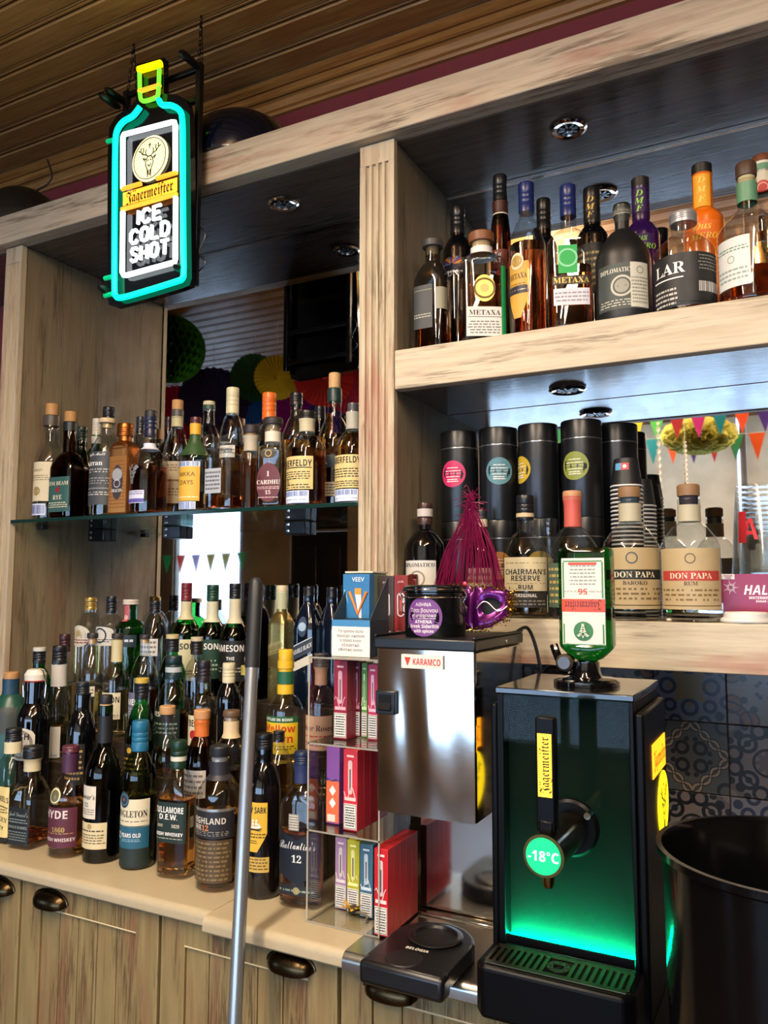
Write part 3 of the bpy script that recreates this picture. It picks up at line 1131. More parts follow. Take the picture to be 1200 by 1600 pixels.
bottle(WB, 'clear bottle with silver stag head and tall banded navy stopper', 236, 643, 58, YG1 - .004, GL, 728, 700, 682, 19, 19, liq='red', lvl=731, cap='#1c2038', cap2='#23211f', group=GG, neck=((694, 704, '#d8d8e4'),),
       labs=[(765, 785, .78, '#cfcfe0', [('~2', 769, 6, '#555577'), ('=', 781, 6, '#5c55a0', 'b', 0, 2.0)], {'dx': -.25})])
bottle(WB, 'dark capped bottle behind the silver stag head bottle', 220, 652, 40, YG2, GL, 716, 694, 676, 14, 13, glass='smoke', liq='dark', lvl=730, cap='#22242a', group=GG)
bottle(WB, 'clear long-necked bottle with cream neck label and cork over grey band', 278, 626, 42, YG2 + .012, GL, 716, 670, 652, 18, 17, liq='amber', lvl=738, cap='#b98a52', capk='cork', cap2='#4d4a46', group=GG, neck=((652, 668, '#bdb48a'),),
       labs=[(720, 786, 1.1, '#a99a7c', [('~3', 730, 12, '#6b5636'), ('=', 750, 3, '#70502c'), ('~3', 768, 14, '#6b5636')])])
bottle(WB, 'short bottle with dark red cap behind the long-necked cork bottle', 264, 652, 36, YG3, GL, 716, 690, 674, 12, 11, glass='brown', cap='#2a0f12', group=GG)
bottle(WB, 'bottle with large yellow label, yellow collar and maroon cap', 306, 653, 46, YG1, GL, 718, 694, 672, 17, 17, glass='clear', liq='pale', lvl=770, cap='#4a1c20', group=GG, neck=((663, 680, '#d9a22a'), (681, 714, '#2d4a22')), rot=.12,
       labs=[(728, 782, .95, '#d8a83a', [('NIKKA', 740, 7, '#3a2c12', 'n'), ('DAYS', 753, 7, '#3a2c12', 'n'), ('~1', 776, 3, '#fff3cc')], {}), (720, 728, .95, '#dfe6f2', [('|', 724, 7, '#3f5fa0')]), (783, 795, .7, '#dfe6f2', [('|', 789, 11, '#3f5fa0')])])
bottle(WB, 'tall clear bottle with green and cream cap behind the yellow-labelled bottle', 327, 628, 44, YG2 + .02, GL, 700, 664, 638, 19, 18, liq='pale', lvl=760, cap='#c9bc98', capk='cork', cap2='#2c4434', group=GG)
bottle(WB, 'low square clear decanter with frosted square stopper and grey label', 352, 692, 64, YG1 - .008, GL, 714, 708, 704, 28, 24, shape='s', asp=.8, liq='dark', lvl=776, cap='#d0d2d2', capk='ball', sq=8, group=GG,
       labs=[(731, 770, .62, '#a9adb0', [('~5', 750, 32, '#55585c')], {'dx': -.25})])
bottle(WB, 'tall bottle with long cream capsule and amber whisky', 364, 607, 40, YG2, GL, 690, 650, 647, 20, 20, liq='amber', lvl=700, cap='#cfc39c', group=GG, labs=[(695, 714, .7, '#dcd8cc', [('~2', 704, 10, '#777777')], {'dx': .2})])
bottle(WB, 'dark wood-stoppered bottle with cream neck between decanter and oval-label bottle', 393, 665, 32, YG1 + .045, GL, 712, 706, 682, 22, 26, liq='dark', lvl=718, cap='#2a2320', capk='tcork', group=GG, neck=((682, 706, '#b5ab94'),))
bottle(WB, 'bottle with bright orange capsule', 421, 615, 42, YG2 + .01, GL, 700, 662, 656, 20, 22, liq='gold', lvl=700, cap='#d9661c', group=GG)
bottle(WB, 'rounded clear bottle with maroon oval label and broad dark stopper', 427, 654, 58, YG1 - .01, GL, 708, 696, 668, 25, 31, liq='dark', lvl=779, rot=.22, cap='#2b2422', capk='tcork', cap2='#8c7a5c', shape='s', asp=.7, sq=4, group=GG, neck=((676, 692, '#cfc6b4'),),
       labs=[(723, 784, .82, '#5b2430', [('CARDHU', 753, 6.5, '#e8d8cc', 's'), ('~2', 762, 5, '#d0b0a8'), ('15', 769, 6, '#e8d8cc', 's'), ('~1', 777, 3, '#d0b0a8'), ('I', 740, 8, '#e8d8cc', 's')], {'k': 'oval'}), (699, 716, .55, '#3a3226', [('O', 708, 11, '#c8a85a')], {'k': 'oval'})])
bottle(WB, 'clear bottle with black cap behind the maroon oval label', 463, 615, 44, YG2 + .015, GL, 688, 652, 634, 18, 20, liq='amber', lvl=690, cap='#1a1614', group=GG)
bottle(WB, 'amber bottle with black-and-cream arched railway label and black stopper beside the maroon oval', 480, 643, 62, YG1 - .004, GL, 704, 680, 656, 24, 26, liq='dark', lvl=704, rot=-.1, cap='#1d1b1a', group=GG, neck=((656, 676, '#b9b090'),),
       labs=[(712, 764, 1.0, '#cdb878', [('ABERFELDY', 723, 10, BLK, 'b'), ('=', 730, 1.5, BLK), ('~4', 742, 14, '#2a2418'), ('16', 752, 8, BLK, 's', -.5), ('~2', 759, 8, '#2a2418')]), (766, 787, .8, '#dfe6f4', [('|', 771, 8, '#3f5fa0'), ('|', 783, 7, '#3f5fa0')])])
bottle(WB, 'tallest bottle on the glass shelf, cork over dark green capsule, round amber body', 523, 584, 52, YG2 - .01, GL, 690, 652, 626, 22, 18, liq='amber', lvl=682, cap='#c49a66', capk='cork', cap2='#1c3030', group=GG,
       labs=[(710, 730, .7, '#22343a', [('A', 721, 8, WHT, 's')]), (753, 775, .7, '#c4b48c', [('~4', 764, 18, '#5a4a30')])])
bottle(WB, 'short dark bottle behind the tallest cork bottle', 500, 636, 40, YG3, GL, 700, 676, 655, 16, 17, glass='brown', cap='#151210', group=GG)
bottle(WB, 'amber bottle with arched railway label touching the middle post', 552, 631, 56, YG1 + .005, GL, 702, 674, 645, 22, 18, liq='amber', lvl=680, cap='#4a4a4c', group=GG, neck=((645, 672, '#a8a492'),),
       labs=[(710, 762, 1.0, '#cdb878', [('ABERFELDY', 718, 10, BLK, 'b'), ('~4', 738, 16, '#2a2418'), ('~3', 755, 10, '#2a2418')]), (764, 785, .8, '#dfe6f4', [('|', 769, 8, '#3f5fa0'), ('|', 781, 7, '#3f5fa0')])])  # bars near the base: refracted window light put into colour
# silver stag head applied to the stag bottle is built with the emblem code further down

# ---- on the worktop, front row
FR = 'front row of bottles on the worktop'
Y0 = 1.345
bottle(WB, 'square bottle with cream label of arched dark lettering, cut by the picture edge', 22, 1138, 62, Y0 - .005, CT, 1222, 1180, 1158, 26, 24, shape='s', asp=1, liq='pale', lvl=1232, cap='#17181a', group=FR, neck=((1158, 1176, '#cfc39c'),),
       labs=[(1232, 1312, .95, '#d9c27e', [("JACK DANIEL'S", 1250, 8, BLK, 'b', 0, 1.9), ('=', 1262, 1.5, BLK), ('~2', 1270, 8, '#4a3c1c'), ('WHISKEY', 1282, 7, BLK, 's'), ('HONEY', 1296, 6, BLK, 'b')], {'arc': .6}), (1313, 1321, .9, '#101010')])
bottle(WB, 'squat square bottle with dark embossed label and black cap, turned sideways', 52, 1166, 66, Y0 - .012, CT, 1252, 1212, 1184, 25, 30, shape='s', asp=1, liq='dark', lvl=1300, rot=.08, cap='#131314', group=FR, neck=((1184, 1204, '#c3b48e'),),
       labs=[(1266, 1326, .84, '#15191a', [("Jack Daniel's", 1276, 7, '#8f9a94', 'c'), ('~2', 1287, 8, '#7c8a84'), ('SINGLE BARREL', 1297, 4, '#8f9a94', 's'), ('~4', 1311, 16, '#6c7a74')])])
bottle(WB, 'round-shouldered bottle with plum label and plum foil cap', 111, 1165, 57, Y0 - .012, CT, 1246, 1212, 1174, 24, 26, liq='amber', lvl=1252, rot=.30, cap='#5a2838', group=FR, neck=((1176, 1206, '#43203a'),),
       labs=[(1266, 1330, 1.0, '#52202e', [('HYDE', 1277, 12, '#d8c8c0', 'b', -.25), ('1860', 1301, 7, '#c8a85a', 's'), ('~1', 1307, 2.5, '#c8a85a'), ('IRISH WHISKEY', 1317, 5, '#d8c8c0', 'b')]), (1235, 1262, .36, '#8f8560', [('O', 1248, 22, '#d6cfa0')], {'k': 'oval', 'dx': -.3, 'metal': .6})])
bottle(WB, 'tall dark bottle with two cream labels and cork under a black cap', 166, 1086, 56, Y0, CT, 1212, 1166, 1104, 22, 20, glass='dkgreen', liq='dark', lvl=1190, rot=.12, cap='#15171a', capk='tcork', cap2='#c39f70', group=FR, neck=((1118, 1160, '#17181a'),),
       labs=[(1232, 1284, .62, '#cfc7b2', [("Dewar's", 1249, 8, '#2a2a2a', 'i'), ('12', 1262, 6, '#55504a', 's'), ('~3', 1273, 10, '#77706a')], {'dx': -.3}), (1290, 1332, .95, '#cbbb90', [('@', 1296, 8, '#a58f58'), ('~1', 1303, 5, '#4a4030'), ('~4', 1316, 16, '#6a5c40')])])
bottle(WB, 'green glass bottle with cream-over-blue label and turquoise wax cap', 220, 1126, 52, Y0 + .005, CT, 1216, 1174, 1172, 22, 26, glass='olive', liq='pale', lvl=1240, rot=.22, cap='#1f6484', group=FR,
       labs=[(1252, 1296, 1.25, '#d0c6a8', [('SINGLETON', 1275, 10, '#1a1a1a', 's', 0, 1.75), ('~1', 1287, 4, '#8a8068')]), (1294, 1330, 1.25, '#1d566c', [('12', 1310, 10, WHT, 's', -.85, .35), ('YEARS OLD', 1309, 6, WHT, 'b', .1, 1.0), ('~2', 1317, 5, '#8ab0bc', 'b', .1, 1.0)]), (1240, 1266, .36, '#263846', [('O', 1253, 18, '#4a6a7c'), ('@', 1253, 5, '#7a4a40')], {'k': 'oval', 'dx': -.35, 'off': .0014}), (1330, 1361, 1.3, '#14221c')])
bottle(WB, 'rounded square bottle of amber whiskey with dark green label and green screw cap', 280, 1157, 66, Y0, CT, 1246, 1202, 1199, 22, 24, shape='s', asp=.75, sq=4.5, liq='amber', lvl=1246, rot=.16, cap='#16301f', group=FR, neck=((1181, 1188, '#c9c4b4'),),
       labs=[(1256, 1320, .98, '#13241c', [('TULLAMORE', 1268, 9, WHT, 'b', -.1), ('D.E.W.', 1279, 8, WHT, 'b', -.1), ('EST.', 1293, 4, '#cfc7b0', 's', -.6, .5), ('1829', 1293, 5, '#cfc7b0', 's', .35, .5), ('IRISH WHISKEY', 1306, 5, WHT, 'b', -.1), ('~1', 1313, 3, '#aaa490', 's', -.1)]), (1262, 1314, .2, '#13241c', [('~1', 1288, 40, '#b8b4a0')], {'dx': 1.45})])
bottle(WB, 'embossed round bottle with dark band, silver rim and broad black stopper', 344, 1165, 68, Y0 - .006, CT, 1240, 1212, 1186, 30, 32, liq='amber', lvl=1268, rot=.25, cap='#17181a', capk='tcork', cap2='#9a948a', group=FR, neck=((1188, 1216, '#26242a'),),
       labs=[(1271, 1314, 1.2, '#1a191c', [('HIGHLAND', 1286, 9, '#c9c2b4', 'b', -.15, 1.5), ('PARK', 1297, 8, '#c9c2b4', 'b', -.75, .6), ('12', 1297, 8, '#d98a4a', 's', -.2, .4), ('~3', 1306, 8, '#8a847a', 'b', -.1)]), (1267, 1272, 1.2, '#b8b4ac', (), {'metal': .8}), (1316, 1384, 1.1, '#5a4a34', [('~9', 1350, 60, '#7c6440')], {'metal': .35})])
bottle(WB, 'glossy black bottle with yellow shield label of a sailing ship', 414, 1146, 56, Y0 + .002, CT, 1236, 1190, 1170, 26, 26, glass='black', cap='#101012', group=FR,
       labs=[(1256, 1334, .82, '#d7ac2c', [('CUTTY SARK', 1268, 9, BLK, 'b'), ('~2', 1308, 9, '#5a4610'), ('~2', 1318, 6, '#5a4610', 'b', 0, .7)], {'k': 'shield'}), (1342, 1366, .95, '#c4a24a', [('~4', 1353, 19, '#6a5018')])])
bottle(WB, 'amber bottle with navy chevron label, white script and blue cap beside the clear display', 473, 1174, 74, Y0 - .008, CT, 1262, 1224, 1194, 25, 27, shape='s', asp=.55, sq=4, liq='dark', lvl=1300, rot=.14, cap='#1c2642', group=FR, neck=((1194, 1222, '#26305a'),),
       labs=[(1296, 1366, .98, '#0e1420', [("Ballantine's", 1322, 13, WHT, 'c', 0, 1.8), ('12', 1344, 11, WHT, 's')], {'k': 'vee'}), (1274, 1300, .26, '#8a8478', [('~6', 1287, 24, '#d8d4c8')], {'dx': -.15}), (1386, 1402, .95, '#1c2024', [('~1', 1394, 7, '#8c9a88'), ('@', 1394, 11, '#9a9060')])])

# ---- second row (first step)
R2 = 'second row of bottles on the first step'
Y1 = 1.432
bottle(WB, 'matte green bottle with blue neck and cork stopper beside the post', 18, 1050, 50, Y1, S1, 1116, 1084, 1068, 24, 22, glass='teal', cap='#b08352', capk='cork', cap2='#1c3a52', group=R2, neck=((1062, 1084, '#1d3f52'),),
       labs=[(1108, 1150, 1.3, '#3a3f38')])
bottle(WB, 'black swing-top bottle with round white label and wire bail', 56, 1045, 50, Y1 - .004, S1, 1124, 1098, 1062, 30, 20, glass='black', cap='#d9d2c2', capk='swing', group=R2,
       labs=[(1140, 1192, 1.0, '#d8d4c8', [('O', 1166, 46, '#8a8478'), ('IRISH', 1154, 9, BLK, 'b'), ('~2', 1170, 8, '#b0342c'), ('~2', 1180, 6, '#555555')], {'k': 'arch'})])
bottle(WB, 'glossy black round-shouldered bottle between swing-top and tall cream-labelled bottles', 130, 1066, 44, Y1 + .004, S1, 1148, 1112, 1086, 25, 20, glass='black', cap='#1a1c1e', group=R2,
       labs=[(1165, 1230, 1.1, '#17150f', [('~6', 1198, 50, '#b08a4a')])])
bottle(WB, 'slim green bottle with black gold-rimmed capsule behind the turquoise cap', 222, 1060, 46, Y1 + .006, S1, 1150, 1100, 1092, 20, 21, glass='green', liq='gold', lvl=1150, cap='#14161a', cap2='#b89a3c', group=R2,
       labs=[(1165, 1235, 1.1, '#17170f', [('@', 1175, 9, '#c8a030'), ('~4', 1200, 30, '#a8883a')])])
bottle(WB, 'clear bottle with cork over dark grey seal behind the green-capped whiskey', 262, 1103, 48, Y1, S1, 1186, 1146, 1124, 20, 24, liq='pale', lvl=1240, cap='#b98d5c', capk='cork', cap2='#2d2a2c', group=R2)
bottle(WB, 'brown bottle with orange seal and tan stopper', 316, 1109, 50, Y1 - .002, S1, 1194, 1150, 1132, 22, 25, glass='brown', liq='dark', lvl=1200, cap='#c08a58', capk='cork', cap2='#cf6c28', group=R2, neck=((1128, 1150, '#cf6c28'),),
       labs=[(1206, 1250, 1.0, '#b9ab9c', [('~4', 1228, 34, '#6a5c50')])])
bottle(WB, 'decanter-shaped clear bottle with brown stopper and cream neck label', 362, 1110, 46, Y1 + .012, S1, 1172, 1150, 1122, 24, 27, liq='pale', lvl=1200, cap='#5c4430', capk='tcork', group=R2, neck=((1126, 1152, '#cdb78c'),))
bottle(WB, 'clear bottle with black cap behind the yellow ship label bottle', 436, 1142, 50, Y1 + .012, S1, 1206, 1170, 1158, 20, 18, liq='gold', lvl=1190, cap='#16181a', group=R2)

# ---- third row (second step)
R3 = 'third row of bottles on the second step'
Y2 = 1.516
bottle(WB, 'green bottle with tall black capsule behind the swing-top', 62, 1012, 42, Y2 + .002, S2, 1078, 1044, 1036, 18, 19, glass='green', cap='#14171a', cap2='#c4c0b4', group=R3, labs=[(1082, 1110, 1.1, '#7c8a7a', [('~3', 1096, 22, '#3c4a40')])])
bottle(WB, 'clear bottle with big plain white label and black cap', 94, 1009, 42, Y2, S2, 1112, 1072, 1036, 23, 22, liq='pale', lvl=1118, cap='#17161a', group=R3, neck=((1038, 1072, '#c9c6c0'),),
       labs=[(1138, 1216, 1.1, '#cfccc6', [('@', 1148, 12, '#a89a78'), ('JG', 1166, 6, '#555555', 's'), ('~2', 1185, 8, '#9a968e')])])
bottle(WB, 'clear round-shouldered bottle with signed dark teal cap and dark label', 272, 1025, 53, Y2, S2, 1100, 1066, 1060, 24, 25, liq='amber', lvl=1112, cap='#152a2c', group=R3, neck=((1042, 1050, '#a8b0b0'),),
       labs=[(1110, 1170, 1.15, '#14261f', [('RESERVE', 1118, 7, WHT, 'b', .1), ('~3', 1140, 20, '#8a9488')])])
bottle(WB, 'clear bulb-necked bottle with dark plum cap and cream label bearing a red seal', 319, 1032, 44, Y2, S2, 1102, 1082, 1066, 24, 21, liq='pale', lvl=1108, cap='#1f181c', group=R3,
       labs=[(1120, 1168, 1.1, '#d3c9a8', [('JIM BEAM', 1132, 10, BLK, 'b', -.3), ('@', 1150, 14, '#b02a24')])])
bottle(WB, 'glossy black bottle with cream capsule', 358, 1036, 38, Y2 + .008, S2, 1094, 1068, 1066, 19, 20, glass='black', cap='#c9bd98', group=R3)
bottle(WB, 'clear bottle with yellow capsule and green-yellow corn whiskey label', 447, 1015, 56, Y2, S2, 1110, 1084, 1083, 25, 23, liq='gold', lvl=1190, rot=.1, cap='#d9ae1e', group=R3, neck=((1032, 1044, '#d9ae1e'), (1049, 1068, '#1e5a3c'), (1069, 1084, '#d9ae1e')),
       labs=[(1121, 1131, 1.25, '#1e5a2c', [('BOTTLED IN BOND', 1126, 4, WHT, 'b')]), (1131, 1180, 1.25, '#d8b41c', [('Mellow', 1140, 11, '#c03018', 'b', .1), ('Corn', 1156, 12, '#c03018', 'b', .25), ('~2', 1170, 8, '#5a4a10')])])
bottle(WB, 'clear bottle with tan neck label and rose emblem label inside the display', 502, 1021, 46, Y2 + .012, S2, 1098, 1072, 1042, 19, 23, liq='pale', lvl=1180, rot=.25, cap='#4a4440', group=R3, neck=((1042, 1070, '#b88c70'),),
       labs=[(1120, 1174, 1.15, '#c89a78', [('Four Roses', 1139, 9, '#4a2418', 's', 0, 2.0), ('~1', 1152, 4, '#b02a24'), ('~2', 1164, 8, '#7a5440')])])

# ---- fourth row (third step)
R4 = 'fourth row of bottles on the third step'
Y3 = 1.602
bottle(WB, 'clear bottle with long maroon capsule beside the side panel', 102, 991, 40, Y3 + .01, S3, 1060, 1030, 1018, 16, 17, liq='pale', lvl=1070, cap='#3a1a20', group=R4)
bottle(WB, 'clear long-necked bottle with cork and dark round cap', 145, 989, 40, Y3, S3, 1056, 1014, 1000, 15, 17, cap='#2d2622', capk='tcork', cap2='#c79c62', liq='gold', lvl=1080, group=R4,
       labs=[(1074, 1090, 1.1, '#c8bea4', [('~2', 1082, 10, '#6a5c40')])])
bottle(WB, 'clear bottle with long cream neck label and black flat cap', 184, 990, 40, Y3 + .004, S3, 1064, 1036, 1000, 17, 18, liq='pale', lvl=1076, cap='#2b2320', capk='tcork', group=R4, neck=((1000, 1034, '#c9bb8e'),),
       labs=[(1084, 1126, 1.15, '#d2c8a8', [('JAMESON', 1095, 9, BLK, 'b'), ('@', 1112, 13, '#b09050'), ('~2', 1121, 6, '#6a5c40')])])
bottle(WB, 'clear bottle with cork, dark round cap and blue-grey label', 227, 992, 44, Y3 - .004, S3, 1066, 1022, 1000, 15, 17, liq='dark', lvl=1076, cap='#2a2428', capk='tcork', cap2='#c79c62', group=R4,
       labs=[(1084, 1126, 1.15, '#6a6c80', [('JAMESON', 1099, 9, WHT, 'b'), ('~3', 1114, 12, '#b8b4c0')])])
bottle(WB, 'green bottle with black gold-printed cap behind the teal-capped bottle', 270, 992, 42, Y3 + .01, S3, 1056, 1024, 1018, 18, 20, glass='green', liq='gold', lvl=1060, cap='#15171a', cap2='#b9a878', group=R4)
bottle(WB, 'clear slim bottle with cream-topped black cap between green-glass bottles', 308, 996, 40, Y3, S3, 1058, 1030, 1022, 16, 19, liq='gold', lvl=1062, cap='#1a1714', cap2='#b5a888', group=R4)
bottle(WB, 'clear bottle with yellow metal cap behind the pole', 386, 1040, 34, Y3 + .02, S3, 1090, 1064, 1054, 17, 19, liq='gold', lvl=1100, cap='#b0a04c', group=R4)

# ---- back row (top step)
R5 = 'back row of bottles on the top step'
Y4 = 1.748
bottle(WB, 'clear flask with gold screw cap and white oval label', 142, 934, 44, Y4, S4, 980, 958, 953, 17, 19, cap='#a88a48', capm=.6, group=R5, liq='pale', lvl=1000, labs=[(978, 1012, .9, '#cfc8b4', [('@', 990, 10, '#b09a68'), ('~2', 1003, 8, '#8a2a20')], {'k': 'oval'})])
bottle(WB, 'clear flask with black screw cap and dark arched label', 175, 932, 44, Y4 + .004, S4, 978, 960, 958, 16, 17, cap='#17181a', group=R5, liq='pale', lvl=1000, labs=[(980, 1010, 1.0, '#d0ccc0', [('O', 994, 24, '#1a1a1a'), ('~2', 1002, 6, '#333333')], {'k': 'arch'})])
bottle(WB, 'green round-shouldered bottle with white collar and pink hanging seal', 205, 937, 46, Y4 - .002, S4, 982, 968, 944, 20, 25, glass='green', liq='gold', lvl=990, cap='#cfc4b4', group=R5, labs=[(944, 972, .24, '#b85a5a', [('@', 966, 8, '#d8a8a0')]), (993, 1012, 1.2, '#1a2c38', [('~1', 1002, 9, '#c8d0d4')])])
bottle(WB, 'tall clear bottle with black capsule and white label, next to green bottles', 243, 939, 42, Y4, S4, 1000, 960, 957, 16, 17, glass='smoke', cap='#15161a', group=R5, labs=[(999, 1026, 1.0, '#c8c6be', [('~3', 1012, 22, '#6a6a60')])])
JL = [('~2', 1026, 10, '#6a6448')]
bottle(WB, 'green whiskey bottle with red capsule and cream label', 292, 911, 46, Y4 - .006, S4, 993, 964, 939, 17, 17, glass='green', liq='gold', lvl=975, rot=.2, cap='#6a1c22', group=R5, neck=((940, 968, '#c9bd94'),),
       labs=[(1000, 1062, 1.2, '#cdc7a0', [('JAMESON', 1011, 9, BLK, 'b'), ('@', 1040, 12, '#7c9a5a'), ('~2', 1052, 8, '#6a6448')])])
bottle(WB, 'green whiskey bottle with green capsule and green label', 333, 914, 46, Y4, S4, 995, 968, 938, 18, 19, glass='dkgreen', liq='gold', lvl=980, cap='#163a2a', group=R5, neck=((940, 972, '#c9c4a4'),),
       labs=[(1000, 1062, 1.2, '#143826', [('JAMESON', 1011, 9, WHT, 'b'), ('~3', 1040, 20, '#9ab09a')])])
bottle(WB, 'green whiskey bottle with black capsule and black label', 368, 912, 46, Y4 - .004, S4, 997, 970, 935, 18, 19, glass='dkgreen', liq='gold', lvl=980, rot=.2, cap='#141414', group=R5, neck=((936, 974, '#c9c0a0'),),
       labs=[(1002, 1066, 1.2, '#161514', [('JAMESON', 1014, 10, WHT, 'b'), ('THE', 1030, 5, WHT, 'b', .2), ('~2', 1048, 10, '#9a9484')])])
bottle(WB, 'dark square bottle with slanted black label hidden behind the pole', 404, 914, 42, Y4 + .002, S4, 972, 944, 932, 17, 18, shape='s', asp=1, glass='brown', cap='#1a1a1a', group=R5,
       labs=[(1010, 1044, .95, '#1a1c20', [('BLACK LABEL', 1027, 7, WHT, 'b'), ('=', 1040, 3, WHT)], {'slant': .35})])
bottle(WB, 'square bottle in matte gold finish with pale gold neck', 441, 915, 44, Y4 - .028, S4, 976, 956, 942, 17, 18, shape='s', asp=1, glass='gold', cap='#cdbf98', group=R5, neck=((926, 952, '#b0b08c'),),
       labs=[(1004, 1022, .9, '#b8a468', [('GOLD LABEL', 1012, 6, '#6a5a2c', 's'), ('~1', 1019, 3, '#6a5a2c')], {'slant': .3, 'metal': .7})])
bottle(WB, 'square smoky blue-black bottle with slanted grey label reading in white', 483, 917, 50, Y4 - .04, S4, 984, 944, 932, 17, 17, shape='s', asp=1, glass='navy', cap='#0c0e14', group=R5,
       labs=[(1003, 1026, .97, '#2c3440', [('DOUBLE BLACK', 1015, 7, '#c8ccd0', 'b'), ('=', 1004, 1.5, '#c8ccd0')], {'slant': .45}), (1030, 1044, .97, '#c9c4b0', (), {'slant': .45}), (964, 996, .42, '#2c3e54', [('@', 980, 14, '#9ab0c4')], {'k': 'oval'})])
bottle(WB, 'square navy bottle almost hidden behind the blue vape box', 519, 918, 46, Y4 - .01, S4, 984, 946, 934, 17, 17, shape='s', asp=1, glass='navy', cap='#0e1018', group=R5)

# ---- highest wooden shelf
UG = 'bottles on the highest wooden shelf'
YU1, YU2 = 1.632, 1.738
SB = 'spirit_bottle'
bottle(SB, 'smoky bottle with dark grey label and grey stopper in the shelf corner', 676, 377, 66, YU1 + .012, US, 446, 412, 392, 24, 33, shape='s', asp=.8, sq=4, glass='smoke', liq='dark', lvl=484, cap='#3c3a38', capk='tcork', cap2='#8a7a5a', group=UG,
       labs=[(444, 512, .62, '#3d4040', [('~2', 492, 8, '#a8a898'), ('=', 452, 1.5, '#77775f')], {'dx': -.3}), (450, 484, .4, '#8c8870', (), {'dx': .9})])
bottle(SB, 'black bottle with fanned coloured wings printed on its shoulder', 715, 325, 46, YU2, US, 396, 372, 367, 22, 23, glass='black', cap='#131415', group=UG,
       labs=[(402, 428, .8, '#1c1a22', [('~1', 424, 6, WHT), ('UN', 426, 9, WHT, 's')])])
bottle(SB, 'square brandy bottle with white label, gold medal and broad brown cork', 752, 366, 84, YU1 - .004, US, 418, 400, 386, 34, 40, shape='s', asp=.8, sq=5, liq='dark', lvl=440, cap='#7c4c2c', capk='tcork', cap2='#c9a878', group=UG, neck=((390, 403, '#dcd8d0'),), rot=.5,
       labs=[(480, 526, .78, '#d6d0c6', [('METAXA', 489, 8, '#1a1a1a', 's'), ('=', 496, 1, '#444444'), ('~5', 512, 22, '#6a6a6a')]), (430, 472, .46, '#a8843a', [('O', 451, 34, '#5a4010'), ('@', 451, 14, '#d8b86a')], {'k': 'round', 'metal': .7}), (415, 524, .14, '#0f8a44', (), {'dx': .86})])
bottle(SB, 'tall slim amber brandy bottle with black top and red-printed neck', 781, 276, 32, YU2 - .012, US, 380, 340, 318, 24, 22, glass='brown', liq='amber', lvl=350, cap='#16191a', group=UG, neck=((318, 336, '#3c1712'), (337, 339, '#d8c8b0')),
       labs=[(390, 420, 1.0, '#6a2818', [('Xa', 397, 8, WHT, 'i'), ('AT', 407, 7, WHT, 'b')])])
bottle(SB, 'brandy bottle with long gold keyhole label and blue capsule', 822, 288, 56, YU1, US, 390, 345, 334, 23, 25, liq='red', lvl=386, cap='#18265a', group=UG,
       labs=[(408, 496, .62, '#c79a3c', [('METAXA', 430, 9, '#3a2408', 's'), ('=', 452, 12, '#1a1c30', 'b', 0, 2.0), ('~2', 444, 6, '#5a3c10'), ('~1', 452, 4, '#d8c8a0')], {'k': 'shield', 'dx': -.3}), (394, 420, .40, '#d6c8a0', [('@', 407, 18, '#a8843a')], {'k': 'round', 'dx': -.3, 'off': .0014})])
bottle(SB, 'black bottle with gold-signed cap between the two blue capsules', 849, 313, 40, YU2 + .02, US, 392, 370, 362, 22, 22, glass='black', cap='#141312', group=UG)
bottle(SB, 'square brandy bottle with green sticker, white tag and blue capsule', 887, 292, 76, YU1, US, 386, 362, 340, 24, 25, shape='s', asp=.8, sq=4.5, liq='dark', lvl=423, cap='#18265a', group=UG, rot=.35,
       labs=[(384, 428, .42, '#18a048', [('O', 404, 30, '#7cc89a')], {'dx': -.15}), (432, 446, .85, '#14120e', [('METAXA', 439, 9, GLD, 's')]), (452, 478, .8, '#cfcad0', [('~3', 465, 18, '#888890')])])
bottle(SB, 'black bottle with gold initials on a black wax neck', 924, 296, 48, YU2 + .012, US, 376, 356, 352, 24, 26, glass='black', cap='#141414', group=UG,
       labs=[(300, 336, .42, '#141414', [('D', 306, 10, GLD, 'i'), ('M', 318, 10, GLD, 'i'), ('F', 330, 10, GLD, 'i')], {'off': .002}), (380, 460, 1.0, '#1a1814', [('~6', 420, 60, '#9a8a5a')])])
bottle(SB, 'squat matte black rum bottle with engraved portrait label', 971, 321, 84, YU1 + .006, US, 412, 362, 340, 22, 26, glass='matte', cap='#20221f', group=UG, neck=((326, 350, '#2c302a'), (331, 341, '#b9b6a4')), rot=.12,
       labs=[(412, 484, .98, '#3a4240', [('DIPLOMATICO', 423, 7, '#d0cdb8', 's', -.2, 1.3), ('O', 448, 34, '#b0ae9a'), ('@', 448, 22, '#8c8c7c'), ('~3', 474, 12, '#b0ae9a')]), (412, 482, .36, '#c4c1ae', [('O', 424, 12, '#7a786a'), ('~8', 455, 44, '#8a887a')], {'dx': .66, 'off': .001})])
bottle(SB, 'purple ceramic bottle with green graffiti lettering', 1000, 281, 54, YU2 + .006, US, 374, 350, 346, 26, 27, glass='purple', cap='#2a1040', cap2='#1a1412', group=UG,
       labs=[(288, 326, .42, '#301048', [('D', 296, 10, '#8ac832', 'i'), ('M', 308, 10, '#8ac832', 'i'), ('F', 320, 10, '#8ac832', 'i')], {'off': .002}), (366, 386, .8, '#2c0f4a', [('Dus', 372, 11, '#8ac832', 'i'), ('MERO', 386, 9, '#8ac832', 'i', .3)])])
